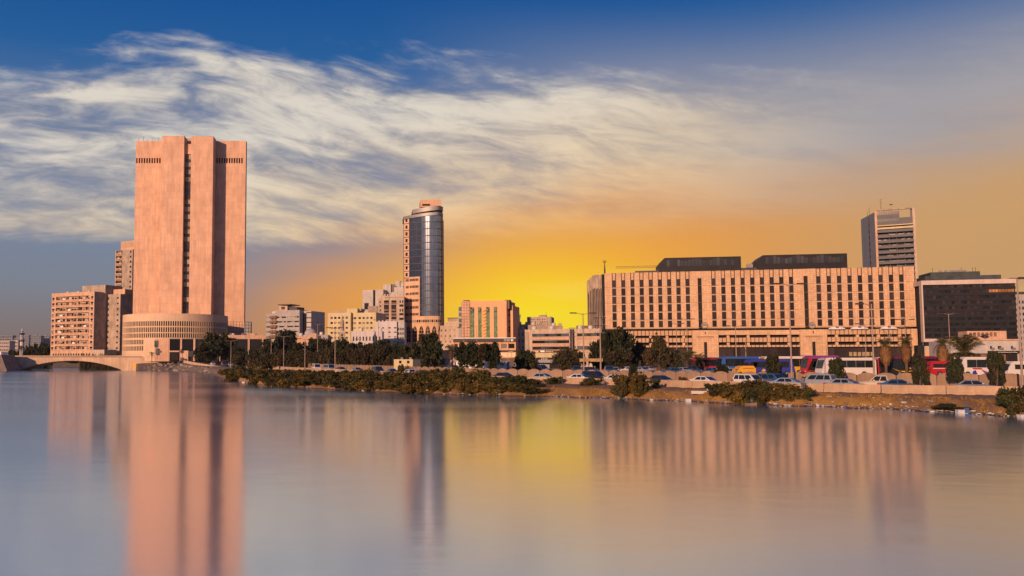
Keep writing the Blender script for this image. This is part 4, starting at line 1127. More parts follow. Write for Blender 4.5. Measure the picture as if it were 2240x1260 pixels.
script_strokes(sgn, b.u(1171, 768), b.u(1181, 768), b.v(770, 1176), .5, -.51, M_LETTER, 21); script_strokes(sgn, b.u(1194, 768), b.u(1212, 768), b.v(769.8, 1200), .42, -.51, M_LETTER, 23)
b.box('sign_panel', M_LETTER, b.u(1183, 768), b.u(1192, 768), -.53, -.502, b.v(770.2, 1187), b.v(767, 1187), sgn)
b.box('shop_fascia', M_CREAM, b.w * .25, b.w * .95, -.6, -.32, b.v(782, 1190), b.v(772, 1190)); b.box('shop_front', M_BLACK, b.w * .05, b.w * .97, -.4, -.005, 0, b.v(783, 1190))
b.box('brown_return', M_CONC, b.w * .0, b.w * .09, -.25, -.003, 3, b.v(726, 1150))
b = ribbon_office('pale office with ribbon windows and shuttered bay beside the huge stone block', 1257, 1316, 326, 322, 722, ((735.5, 729), (765, 757)), True)
b.box('shutter_bay', M_PINKPAINT, b.w * .14, b.w * .62, -.1, -.004, b.v(751, 1280), b.v(742, 1280))
for i in range(12): b.box('shutter_slat', M_CONC_L, b.w * (.145 + .04 * i), b.w * (.165 + .04 * i), -.16, -.101, b.v(750.5, 1280), b.v(742.5, 1280))
low_house(1262, 1288, 715, 345, 'round-cornered brown rooftop room behind the pale office', M_RUST, 3, 4, dep=8, extra=False)
low_house(1244, 1262, 722, 345, 'narrow shaded grey house squeezed between the two ribbon-window offices', M_GREY, 2, 5, dep=10, extra=False)

# ================================================================ the huge stone block
LB, RB = (1324, 352, 700), (2004, 326, 700)
b = Bld('stone_office_block', 'huge sunlit stone office block with long rows of narrow dark windows over a deep base', LB, RB, 2.4, 40)
big = b
zt = b.v(590.5); zb0 = b.v(717.5)
U = lambda x, y=660, t=0: b.u(x, y, t)
bays = [(1344, 1505, 9), (1562, 1732, 9), (1792, 1974, 9)]
rows_v = [(b.v(606.6 + 18.6 * k + 17.0), b.v(606.6 + 18.6 * k + .3)) for k in range(6)]
ops = []
wcols = []
for x0, x1, n_ in bays:
    pitch = (x1 - x0) / (n_ - 1)
    for i in range(n_):
        xc = x0 + pitch * i + 2.5 * 0
        ua = U(xc); wcols.append(ua); hw = .80
        ops.append((ua - hw, ua + hw, zb0 + .35, zt + .002 - .0))
dop = []
for x in (1531.5, 1764):
    dop.append((U(x) - .75, U(x) + .75, zb0, b.v(606)))
mb = MB()
ops2 = [(o[0], o[1], o[2], round(zt - .003, 3)) for o in ops]
wall(mb, b.w, zt, ops2 + dop, .7, b.T('front'), 0, zb0)
for side, W_ in (('right', 40), ('back', b.w)): wall(mb, W_, zt, [], .5, b.T(side), 0, zb0)
mb.build('wall', M_BIGSTONE, b.o)
MB().box(.5, b.w - .5, .8, 39.5, zt - .8, zt - .4).build('roof', M_ROOF, b.o)
for o in ops2:
    place(pane_mesh(o[1] - o[0], .28, .1, M_BIGSTONE), 'pier_foot', b.o, (o[0], .1, o[2]))
    # recessed stone head over each strip
    place(pane_mesh(o[1] - o[0] - .56, o[3] - rows_v[0][1], .3, M_BIGSTONE), 'window_head', b.o, (o[0] + .28, .20, rows_v[0][1]))
    place(pane_mesh(o[1] - o[0], o[3] - rows_v[0][1], .1, M_BLACK), 'reveal', b.o, (o[0], .60, rows_v[0][1]))
    for k, (v0_, v1_) in enumerate(rows_v):
        h_ = v1_ - v0_; v0c = max(v0_, o[2] + .3)
        if v1_ - v0c > .3: place(pane_mesh(o[1] - o[0] - .02, v1_ - v0c, .1, M_BROWNG), 'window', b.o, (o[0] + .01, .34, v0c))
        nxt = rows_v[k + 1][1] if k < 5 else None
        if nxt: place(pane_mesh(o[1] - o[0] - .02, v0_ - nxt, .3, M_BIGSTONE), 'spandrel', b.o, (o[0] + .01, .06, nxt))
for o in dop: place(pane_mesh(o[1] - o[0], o[3] - o[2], .1, M_BLACK), 'dark_slot', b.o, (o[0], .6, o[2]))
for k in range(1, 7):       # thin floor joints across the piers
    z = b.v(604 + 18.6 * k)
    b.box('floor_joint', mat('joint_shadow', (0.25, .17, .12), .9), .02, b.w - .02, -.012, -.002, z - .05, z + .05)
# set-back neck and base
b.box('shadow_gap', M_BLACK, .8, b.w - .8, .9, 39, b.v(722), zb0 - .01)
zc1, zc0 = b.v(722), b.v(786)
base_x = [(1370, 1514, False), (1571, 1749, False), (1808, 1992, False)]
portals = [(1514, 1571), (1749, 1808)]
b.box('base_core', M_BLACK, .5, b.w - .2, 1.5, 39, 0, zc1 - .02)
for xa, xb in portals + [(1992, 2005)]:
    p = b.box('portal', M_BIGSTONE, U(xa, 750), min(U(xb, 750), b.w + .6), -1.2, 1.49, 0, zc1 + .01)
    if xb < 2000:
        um = (U(xa, 750) + U(xb, 750)) / 2
        b.box('portal_slot', M_BLACK, um - .55, um + .55, -1.23, -1.1, 1.0, b.v(748), p)
        for q, wq in enumerate((3.1, 2.5, 1.9)):
            b.box('stepped_frame', M_BIGSTONE, um - wq, um + wq, -1.26 - .05 * (3 - q), -1.201, b.v(739 + 2.6 * q), b.v(737.8 + 2.6 * q), p)
        b.box('stepped_shadow', M_RUST, um - 3.1, um + 3.1, -1.225, -1.2005, b.v(737.3), b.v(735.6), p)
        b.box('joint_slit', M_BLACK, um - .15, um + .15, -1.22, -1.1, b.v(730.5), b.v(725), p)
for xa, xb, _ in base_x:
    ua, ub_ = U(xa, 750), U(xb, 750)
    for (y0, y1, off, nm) in ((732.5, 722.5, -.8, 'upper_fin_band'), (748, 739, -1.2, 'middle_fin_band'), (759, 755.5, -1.8, 'canopy_band')):
        if nm == 'upper_fin_band' and xa == 1571:
            bb = b.box(nm, M_BIGSTONE, ua, ub_, off - .05, 1.48, b.v(y0), b.v(y1)); continue
        bb = b.box(nm, M_RUST, ua, ub_, off + .5, 1.48, b.v(y0), b.v(y1))
        n_ = int((ub_ - ua) / 1.45); cw = (ub_ - ua) / n_
        for i in range(n_):
            place(pane_mesh(cw * .80, b.v(y1) - b.v(y0) + .1, .6, M_BIGSTONE), 'fin', bb, (ua + cw * (i + .1), off, b.v(y0) - .05))
    for y0, y1 in ((739, 732.5), (755.5, 748)):
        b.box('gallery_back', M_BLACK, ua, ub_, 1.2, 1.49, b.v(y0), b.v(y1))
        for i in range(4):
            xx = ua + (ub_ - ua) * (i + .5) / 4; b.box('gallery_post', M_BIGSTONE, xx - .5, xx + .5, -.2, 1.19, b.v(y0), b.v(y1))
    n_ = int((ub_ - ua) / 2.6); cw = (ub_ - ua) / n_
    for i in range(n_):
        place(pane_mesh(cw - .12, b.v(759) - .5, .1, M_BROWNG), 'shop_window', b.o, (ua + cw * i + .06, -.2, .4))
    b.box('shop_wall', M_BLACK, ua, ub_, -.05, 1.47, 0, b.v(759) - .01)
for i in range(6):
    xx = U(1857 + 9.4 * i, 775); b.box('lit_shop_display', mat('pale_display', (0.34, .25, .15), .8, .2), xx, xx + 1.1, -.36, -.31, b.v(779), b.v(770.5))
# left return: deep fluted side in shade
fl = MB()
pL = at(1324, 700, 352); 
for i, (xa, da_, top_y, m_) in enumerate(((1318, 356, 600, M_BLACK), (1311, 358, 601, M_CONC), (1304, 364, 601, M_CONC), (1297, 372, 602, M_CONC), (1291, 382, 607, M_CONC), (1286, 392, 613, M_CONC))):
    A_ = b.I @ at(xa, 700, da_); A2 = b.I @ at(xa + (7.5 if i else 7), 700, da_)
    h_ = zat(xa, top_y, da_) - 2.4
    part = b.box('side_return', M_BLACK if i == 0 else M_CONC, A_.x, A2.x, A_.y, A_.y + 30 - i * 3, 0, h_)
    if i:
        for j in range(2):
            uu = A_.x + (A2.x - A_.x) * (.25 + .42 * j)
            b.box('flute', M_BROWNG, uu - .18, uu + .18, A_.y - .05, A_.y + .1, b.v(718), h_ - 6 + j * .4, part)
# roof: dark glazed pavilions, low plant, crane and mast
M_CLER = glass('clerestory_glass', (.05, .05, .06), .2, .4, .4)
def pavilion(x0, x1, y0, ya, yb, ychamf):
    P = []
    t_ = 6.0
    u0_, u1_ = U(x0, 575, t_), U(x1, 575, t_); z0 = zt - .4; za, zb3 = b.v(ya, x0, t_), b.v(yb, x1, t_)
    mb = MB(); yb_ = t_ + 16
    pts_ = [(u0_, z0), (u1_, z0), (u1_, zb3), (u0_ + 2.2, za), (u0_, za - 2.2)]
    mb.q(*[(x, t_, z) for x, z in pts_]); mb.q(*[(x, yb_, z) for x, z in pts_])
    for i in range(5):
        (xa, z_a), (xb, z_b) = pts_[i], pts_[(i + 1) % 5]; mb.q((xa, t_, z_a), (xb, t_, z_b), (xb, yb_, z_b), (xa, yb_, z_a))
    pv = mb.build('roof_pavilion', mat('pavilion_cladding', (0.018, .016, .02), .5, .15, spec=.2), b.o)
    n_ = 20
    for i in range(n_):
        xa = u0_ + 3 + (u1_ - u0_ - 4) * i / n_; zt_ = za + (zb3 - za) * (i + .5) / n_
        place(pane_mesh((u1_ - u0_ - 4) / n_ - .22, 2.6 + .6 * math.sin(i), .08, M_CLER), 'clerestory_pane', pv, (xa, t_ - .10, zt_ - 3.5))
pavilion(1441.5, 1621, 0, 564.5, 560.5, 0)
pavilion(1656.5, 1853.5, 0, 558.5, 554, 0)
b.box('roof_plant', M_DKMETAL, U(1390, 590, 5), U(1442, 590, 5), 5, 14, zt - .4, b.v(592.5, 1400, 5)); b.box('roof_plant', M_DKMETAL, U(1622, 590, 5), U(1656, 590, 5), 5, 14, zt - .4, b.v(585.5, 1640, 5))
aircon(b.o, U(1640, 588, 5), 5, b.v(585.5, 1640, 5), 2.2)
# round disc emblem at the portals
for x in (1541.5, 1776):
    ring = MB()
    for k in range(24):
        a0_, a1_ = 2 * math.pi * k / 24, 2 * math.pi * (k + 1) / 24; rr_ = (1.25, .95)
        c0 = (U(x, 711), b.v(711.5, x))
        ring.q(*[(c0[0] + r_ * math.cos(a_), -.5, c0[1] + r_ * math.sin(a_)) for r_, a_ in ((rr_[0], a0_), (rr_[0], a1_), (rr_[1], a1_), (rr_[1], a0_))]); ring.q(*[(c0[0] + rr_[0] * math.cos(a_), y_, c0[1] + rr_[0] * math.sin(a_)) for y_, a_ in ((-.5, a0_), (-.5, a1_), (-.2, a1_), (-.2, a0_))])
    ring.box(U(x, 711) - .95, U(x, 711) + .95, -.48, -.4, b.v(711.5, x) - .15, b.v(711.5, x) + .15); ring.box(U(x, 711) - .6, U(x, 711) + .6, -.47, -.41, b.v(711.5, x) + .3, b.v(711.5, x) + .5)
    ring.tube([(U(x, 711), -.45, b.v(718, x)), (U(x, 711), -.45, b.v(716, x) - .1)], .12)
    ring.build('ring_emblem', M_METAL, b.o)
# pale fabric canopies on the terrace
for i, (xa, xb) in enumerate(((1812, 1848), (1860, 1898), (1925, 1962))):
    u0_, u1_ = U(xa, 720, -1), U(xb, 720, -1); o = thing('fabric_canopy', ['pale fabric canopy on the stone block terrace, beside the portal', 'pale fabric canopy on the stone block terrace, the middle of three', 'pale fabric canopy on the stone block terrace, above the skirted palms'][i], 'canopy', (0, 0, 0), 0, 'canopies on the terrace')
    o.matrix_world = b.M; mb = MB(); z0, z1 = b.v(721.5), b.v(716)
    for k in range(10):
        f0, f1 = k / 10, (k + 1) / 10; hz_ = lambda f: z0 + (z1 - z0) * math.sin(math.pi * (.12 + .76 * f))
        xx0, xx1 = u0_ + (u1_ - u0_) * f0, u0_ + (u1_ - u0_) * f1
        mb.q((xx0, -2.2, z0 - .1), (xx1, -2.2, z0 - .1), (xx1, -1.2, hz_(f1)), (xx0, -1.2, hz_(f0)), smooth=True); mb.q((xx0, -1.2, hz_(f0)), (xx1, -1.2, hz_(f1)), (xx1, .6, z0), (xx0, .6, z0), smooth=True)
    mb.build('fabric', M_WHITEP, o); MB().box((u0_ + u1_) / 2 - .5, (u0_ + u1_) / 2 + .5, -2.16, -1.75, z0 + .55, z0 + .95).build('blue_patch', mat('blue_patch', (.08, .10, .3), .7), o)
    MB().tube([(u0_ + .3, -1.1, z0 - .8), (u0_ + .3, -1.1, z0 + .3)], .07).build('pole', M_METAL, o); MB().tube([(u1_ - .3, -1.1, z0 - .8), (u1_ - .3, -1.1, z0 + .3)], .07).build('pole', M_METAL, o)
cr_ = thing('roof_crane', 'thin lattice crane jib lying over the roof of the huge stone block', 'crane')
p0, p1 = at(1347, 585, 372), at(1446, 583, 362)
def lattice(a, c_, parent, w_=.35, n_=22, r=.07, name='lattice_jib'):
    mb = MB(); d = (c_ - a)
    for oy, oz in ((0, -w_), (0, w_)): mb.tube([a + Vector((0, oy, oz)), c_ + Vector((0, oy, oz))], r, 4)
    for i in range(n_):
        p, q = a + d * (i / n_), a + d * ((i + 1) / n_); s_ = w_ if i % 2 else -w_
        mb.tube([p + Vector((0, 0, s_)), q + Vector((0, 0, -s_))], r * .7, 4)
    return mb.build(name, M_DKMETAL, parent)
lattice(p0, p1, cr_); MB().tube([p1 + Vector((0, 0, -6)), p1 + Vector((0, 0, .3))], .3).build('mast', M_DKMETAL, cr_)
ms = thing('roof_mast', 'short dark mast with dish crown on the corner of the huge stone block', 'mast', tuple(at(1323, 599, 360)))
MB().tube([(0, 0, -1), (0, 0, 1.5), (0, 0, 4.6)], [.28, .34, .12]).build('pole', M_DKMETAL, ms)
MB().lathe([(.02, 4.6), (.7, 4.7), (.75, 4.8), (.02, 4.85)], 10).build('lower_ring', M_DKMETAL, ms); MB().lathe([(.05, 4.85), (.06, 5.2), (.85, 5.3), (.9, 5.4), (.02, 5.45)], 10).build('upper_ring', M_DKMETAL, ms)

# ================================================================ tower behind, dark glass block, shops
b = Bld('slab_tower', 'grey office tower with deep horizontal bands rising behind the huge stone block', (1917, 400, 540), (2003.5, 392, 540), 2.4, 30)
zt = b.v(458.5, 1960); ub_ = b.w
M_BLUEGREY = mat('blue_grey_cladding', (0.20, 0.215, 0.25), .7, .06, .2, streak=.06)
M_BAND = mat('grey_spandrel_band', (0.135, 0.13, 0.145), .8, .08, .3)
b.box('core', M_BROWNG, .5, b.w - .5, 1.5, 29, 0, b.v(499, 1960))
b.box('corner_pier', M_PINKPAINT, -.2, b.u(1921, 540), -.3, 3, 0, zt); b.box('corner_pier', M_CONC_L, b.u(1999, 540), b.w + .2, -.3, 3, 0, zt)
# side wall seen obliquely (two flat panels and a slot of balconies)
pS = b.I @ at(1884.5, 520, 424)
mb = MB(); mb.q((pS.x, pS.y, 0), (-.2, 2.9, 0), (-.2, 2.9, zt), (pS.x, pS.y, zt)); mb.q((pS.x, pS.y, 0), (pS.x + 6, pS.y + 2, 0), (pS.x + 6, pS.y + 2, zt), (pS.x, pS.y, zt))
side = mb.build('side_wall', M_BLUEGREY, b.o)
dv = Vector((-.2 - pS.x, 2.9 - pS.y)); nv = Vector((dv.y, -dv.x)).normalized()
pt = lambda f, off: (pS.x + dv.x * f + nv.x * off, pS.y + dv.y * f + nv.y * off)
mb = MB(); a_, c_ = pt(.55, .08), pt(.62, .08); mb.q((*a_, 0), (*c_, 0), (*c_, zt - 1), (*a_, zt - 1)); mb.build('side_slot', M_RUST, side)
for k in range(16):
    z = zt - 4 - k * 3.0; mb = MB(); a_, c_ = pt(.57, .12), pt(.615, .12); mb.q((*a_, z - 1.6), (*c_, z - 1.6), (*c_, z), (*a_, z)); mb.build('window', M_BLACK, side)
yb0 = 504.5
for k in range(12):
    y = yb0 + 11.6 * k
    v1_, v0_ = b.v(y - 2.6, 1960), b.v(y + 3.0, 1960)
    b.box('spandrel_band', M_BAND, b.u(1920.5, 540), b.u(2000, 540), -1.1, 1.4, v0_, v1_)
    for f in (.34, .53, .72): b.box('mullion', M_BAND, b.w * f - .15, b.w * f + .15, .3, 1.45, b.v(y + 8.6, 1960), v0_)
    n_ = 12
    for i in range(n_):
        place(pane_mesh((b.w - 1.6) / n_ - .05, v0_ - b.v(y + 8.9, 1960), .06, rnd.choice([M_BROWNG, M_DARKG, M_DARKG])), 'window', b.o, (.8 + (b.w - 1.6) / n_ * i, 1.42, b.v(y + 8.9, 1960)))
b.box('pale_band', M_CREAM, b.u(1919, 498), b.u(1997, 498), -1.3, 1.4, b.v(500.5, 1960), b.v(496.5, 1960)); b.box('pale_band', M_CREAM, b.u(1919, 498), b.u(1999, 498), -.6, 1.4, b.v(493, 1960), b.v(491, 1960))
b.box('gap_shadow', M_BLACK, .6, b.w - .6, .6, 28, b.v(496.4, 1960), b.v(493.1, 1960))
b.box('upper_storey', M_BAND, .3, b.w * .62, .5, 28, b.v(490.9, 1960), zt - .6)
for y0, y1 in ((468, 461.5), (483, 477)):
    n_ = 9
    for i in range(n_): b.box('window', M_DARKG, b.w * (.05 + .062 * i), b.w * (.10 + .062 * i), .42, .55, b.v(y0, 1960), b.v(y1, 1960))
b.box('terrace_wall', M_BAND, b.w * .62, b.w - .3, .5, 26, b.v(490.9, 1960), b.v(474, 1990)); b.box('roof_frame', M_CONC, 0, b.w + .2, -.25, 1.0, zt - .02, zt + .6)
b.box('roof_frame', M_CONC, b.w * .98, b.w + .15, 1.01, 26, zt - .02, zt + .58); b.box('stair_block', M_DKMETAL, b.w * .9, b.w * .99, 1.2, 6, b.v(474, 1990), zt - .03)
b.box('plant_room', M_CONC, b.w * .20, b.w * .46, 4, 12, zt - .1, b.v(453, 1945)); antenna(b.o, b.u(1927, 455), 2, zt + .6, 5.2, 3, .12); antenna(b.o, b.u(1900, 460), 12, zt, 3.5, 2, .1); antenna(b.o, b.u(1895, 460), 16, zt, 2.4, 2, .1)
dish(b.o, b.w * .42, 3, b.v(453, 1945), .8)

b = Bld('dark_glass_block', 'broad dark glass office block framed in pale concrete behind the palms', (2019, 318, 690), (2226, 310, 690), 2.4, 30)
zt = b.v(612, 2120); zg = b.v(621.5, 2120); zl = b.v(741, 2060)
b.box('core', M_BLACK, .5, b.w - .1, .6, 29, 0, zt - .5)
fr_ = mat('pale_frame_concrete', (0.55, .44, .40), .85, .08, .2, streak=.1)
b.box('frame_top', fr_, -.3, b.w, -.6, 28, zg, zt); b.box('frame_side', fr_, -.3, b.u(2020, 690), -.6, 2, zl, zg - .003); b.box('frame_bottom', fr_, -.3, b.u(2054, 740), -.6, 2, b.v(748, 2040), zl - .003)
rows_ = 10; rh = (zg - b.v(742, 2120)) / rows_; nc = 29
for k in range(rows_):
    z = zg - rh * (k + 1)
    if k < 10:
        b.box('spandrel', mat('dark_spandrel', (.02, .018, .02), .25, .1, spec=.5), b.u(2020, 690) + .01, b.w - .05, .28, .6, z, z + rh * .46)
    for i in range(nc):
        cw = (b.w - 1) / nc
        m_ = M_BROWNG
        if k == 1 and i >= 21: m_ = mat('painted_sunset_glass', (.35, .16, .06), .2, .2, rand=.4)  # sunset reflection put into the colour of these panes
        elif rnd.random() < .35: m_ = M_DARKG
        elif k > 5: m_ = M_DARKG
        place(pane_mesh(cw - .14, rh * .5, .06, m_), 'window', b.o, (.6 + cw * i, .36, z + rh * .47))
A_ = b.I @ at(2009, 690, 330)
mb = MB(); mb.q((A_.x, A_.y, 0), (-.31, -.5, 0), (-.31, -.5, zt), (A_.x, A_.y, zt)); mb.build('side_wall', M_GREYL, b.o)
b.box('roof_plant', mat('green_grey_plant', (.045, .055, .06), .7, .3), b.u(2035, 600, 5), b.u(2144, 600, 5), 5, 18, zt - .02, b.v(594.5, 2090, 5)); b.box('roof_plant', mat('green_grey_plant', (.10, .13, .13)), b.u(2024, 606, 4), b.u(2190, 606, 4), 4, 14, zt - .03, b.v(603, 2090, 4))
for x in (2040, 2103, 2128, 2134): antenna(b.o, b.u(x, 595, 6), 6, b.v(594.5, 2090, 5), 1.6, 2, .07)
for x in (2060, 2072, 2084, 2092, 2100, 2112): aircon(b.o, b.u(x, 595, 6), 7, b.v(594.5, 2090, 5), 1.1)

b = Bld('shop_row', 'low grey shop row with wall air conditioners and a dark sign, behind the palms', (2070, 232, 770), (2228, 228, 770), 2.2, 12)
zt = b.v(745, 2150); b.shell(zt, M_GREYL, [], parapet=.0)
b.box('roof_coping', M_PINKPAINT, -.1, b.w + .1, -.35, 1, zt + .003, zt + .35)
for x in (2168, 2185, 2188, 2214): 
    b.box('window', M_DARKG, b.u(x - 2.3, 762), b.u(x + 2.3, 762), -.03, .05, b.v(763.5, x), b.v(757, x)); aircon(b.o, b.u(x + 3, 762), -.3, b.v(764.5, x), .75)
sgn = b.box('shop_sign', M_BLACK, b.u(2160, 768), b.w + .2, -.9, -.02, b.v(772.5, 2190), b.v(767.5, 2190))
script_strokes(sgn, b.u(2180, 770), b.u(2222, 770), b.v(771.3, 2200), .30, -.91, M_LETTER, 31)
b.box('shop_front', M_BLACK, .4, b.w - .3, -.06, .01, 0, b.v(773, 2190))
for i in range(7): b.box('shop_display', rnd.choice([M_RUST, M_CURTAIN, M_BROWNG]), b.w * (.08 + .13 * i), b.w * (.17 + .13 * i), -.1, -.061, .5, b.v(775, 2190))
b.box('rooftop_house', M_PINKPAINT, b.u(2116, 735, 3), b.u(2202, 735, 3), 3, 9, zt, b.v(724, 2160, 3))
for i in range(7): b.box('opening', M_RUST, b.u(2120 + 9 * i, 735, 3), b.u(2126 + 9 * i, 735, 3), 2.94, 3.02, b.v(736, 2160, 3), b.v(727, 2160, 3))
dish(b.o, b.u(2157, 738), .6, zt, 1.1); dish(b.o, b.u(2120, 738), .8, zt, .7)
b = Bld('corner_shop', 'low shop with yellow panel between the huge stone block and the palms', (2008, 250, 775), (2050, 248, 775), 2.2, 10)
zt = b.v(757, 2030); b.box('wall', M_CONC_L, b.w * .35, b.w, 0, 10, 0, zt); b.box('dark_bay', M_BLACK, 0, b.w * .33, -.5, 8, 0, b.v(755, 2020)); b.box('yellow_panel', mat('yellow_panel', (.62, .34, .05), .6, .08), b.w * .46, b.w * .92, -.08, -.003, b.v(778, 2040), b.v(768, 2040)); b.box('shop_front', M_BROWNG, b.w * .42, b.w * .95, -.05, .02, .3, b.v(780, 2040))
b = Bld('edge_building', 'dark office building standing beyond the dark glass block by the tall lamp', (2224, 330, 700), (2330, 326, 700), 2.4, 20)
zt = b.v(643, 2232); o1 = grid(.5, b.w - .5, 3, zt - 2, 12, 10, .5, .5); b.shell(zt, M_GREY, o1, dep=.3); b.panes('front', o1, [M_DARKG, M_BLUEG], .25); b.box('roof_band', M_DKMETAL, -.3, b.w + .3, -.6, 20, zt, zt + .8)

# ================================================================ huts, containers, canopies in the car park
b = Bld('cream_hut', 'small cream guard hut with two square windows behind the shrubs', (861.5, 190, 805), (903, 187, 805), 2.0, 3)
zt = b.v(786, 880); o1 = [(b.u(x - 2.8, 795), b.u(x + 2.8, 795), b.v(795, x), b.v(789, x)) for x in (875.5, 893)]
b.shell(zt, M_CREAM, o1, dep=.15); b.panes('front', o1, M_DARKG, .1); aircon(b.o, b.w * .3, 1, zt, .6); aircon(b.o, b.w * .7, 1.4, zt, .6)
b = Bld('site_container', 'white site container half hidden by two leafy trees', (998, 186, 805), (1108, 182, 805), 2.0, 2.6)
zt = b.v(791, 1060)
b.box('body', M_WHITEP, 0, b.w, 0, 2.6, .15, zt); b.box('end_panel', M_GREYL, b.w + .003, b.w + .06, .1, 2.5, .2, zt - .05)
for i in range(24): b.box('rib', M_WHITEP, b.w * (.02 + i * .041), b.w * (.03 + i * .041), -.03, -.002, .25, zt - .1)
b.box('window', M_DARKG, b.u(1090, 800), b.u(1100, 800), -.06, -.031, b.v(800, 1095), b.v(795, 1095)); aircon(b.o, b.u(1099, 800), -.3, b.v(799, 1099), .7)
def shade(x0, x1, D, ytop, label, m, zb=2.0):
    o = thing('shade_canopy', label, 'canopy', (xat(x0, D), D, zb)); w_ = xat(x1, D) - xat(x0, D); h_ = zat(x0, ytop, D) - zb
    MB().box(0, w_, -2.6, 2.6, h_ - .12, h_).build('roof', m, o); MB().box(0, w_, -2.7, -2.6, h_ - .7, h_ + .02).build('fascia', m, o)
    for i in range(max(2, int(w_ / 4)) + 1):
        x = w_ * i / max(2, int(w_ / 4)); MB().box(x - .06, x + .06, -.06, .06, 0, h_ - .121).build('post', M_METAL, o)
shade(957, 999, 205, 786, 'grey car-park shade roof beside the site container', M_GREY)
shade(1105, 1150, 215, 784, 'brown car-park shade roof right of the site container', M_RUST)
shade(1152, 1205, 212, 787, 'grey car-park shade roof in front of the three-storey office', M_GREY)
shade(1262, 1312, 205, 784.5, 'striped ochre shade roof behind the tall lamp posts', mat('ochre_stripe', (.40, .26, .13), .8, .2))
o = thing('wave_sign', 'four curved pale ribs standing in front of the three-storey office', 'sign', (xat(1190, 210), 210, 2.0))
for i in range(4):
    x = (i - 1.5) * .42; z0, z1 = zat(1190, 797, 210) - 2, zat(1190, 783, 210) - 2
    MB().tube([(x - .2, 0, z0), (x + .05, 0, z0 + (z1 - z0) * .3), (x - .05, 0, z0 + (z1 - z0) * .65), (x + .15, 0, z1)], .09).build('rib', M_WHITEP, o)
MB().box(-1.3, 1.3, .1, .3, -0, z0).build('base', M_GREY, o); MB().box(-1.4, 1.4, .12, .3, z0, z1).build('back_panel', M_BLACK, o)

# ================================================================ walls along the road
M_JERSEY = mat('barrier_concrete', (0.44, 0.30, 0.20), .9, .16, .35, .15, streak=.15, rand=.08)
M_SCALLOP = mat('scallop_concrete', (0.30, 0.20, 0.14), .9, .16, .35, .15, streak=.2, rand=.10)
def along(keys, px0, px1, seg):
    """points spaced seg metres along a line given as depth per photo column"""
    out = []; px = px0; last = None; acc = 0
    while px <= px1:
        D = interp(keys, px); p = Vector((sx(px) * D, D, gz(px, D)))
        if last is None or (p - last).length >= seg:
            out.append((px, p)); last = p
        px += .5
    return out
wa_ = thing('shore_wall', 'low pale concrete wall in plain panels along the shore road', 'wall')
P = along(WALLA, 512, 2420, 6.0)
for (pa, a), (pb, c_) in zip(P, P[1:]):
    mb = MB(); d = (c_ - a); L = d.length; ang = math.atan2(d.y, d.x); h_ = .93
    prof = [(-.22, -.35), (.22, -.35), (.22, .12), (.11, .3), (.10, h_), (-.10, h_), (-.11, .3), (-.22, .12)]
    for i in range(8):
        (y0, z0), (y1, z1) = prof[i], prof[(i + 1) % 8]
        mb.q((.03, y0, z0), (L - .03, y0, z0 + d.z), (L - .03, y1, z1 + d.z), (.03, y1, z1))
    mb.q(*[(.03, y, z) for y, z in prof]); mb.q(*[(L - .03, y, z + d.z) for y, z in prof])
    mb.build('wall_panel', M_JERSEY, wa_, tuple(a), ang)
wb_ = thing('scalloped_barrier', 'brown concrete barrier with a scalloped top along the car park', 'barrier')
P = along(WALLB, 545, 2420, 4.4); CACHE['scallop'] = {}
for (pa, a), (pb, c_) in zip(P, P[1:]):
    d = c_ - a; L = d.length; ang = math.atan2(d.y, d.x); mb = MB(); n_ = 16; H = 1.5
    top = [(.04 + (L - .08) * i / n_, H - .24 + .34 * abs(math.sin(math.pi * 2 * i / n_)) ** .7) for i in range(n_ + 1)]
    for i in range(n_):
        (x0, z0), (x1, z1) = top[i], top[i + 1]
        for y in (-.13, .13): mb.q((x0, y, -.4), (x1, y, -.4), (x1, y, z1), (x0, y, z0))
        mb.q((x0, -.13, z0), (x1, -.13, z1), (x1, .13, z1), (x0, .13, z0))
    for x in (top[0][0], top[-1][0]): mb.q((x, -.13, -.4), (x, .13, -.4), (x, .13, top[0][1]), (x, -.13, top[0][1]))
    mb.build('barrier_panel', M_SCALLOP, wb_, tuple(a), ang)
o = thing('rust_block', 'rusty brown block set against the shore wall near the palms', 'block', tuple(Vector((sx(1983) * 96, 96, gz(1983, 96)))))
MB().box(-.42, .42, -.35, .25, -.1, .95).box(-.46, .46, -.39, .29, .951, 1.0).build('block_body', mat('rust_brown', (.16, .08, .05), .9, .25, 2.), o)

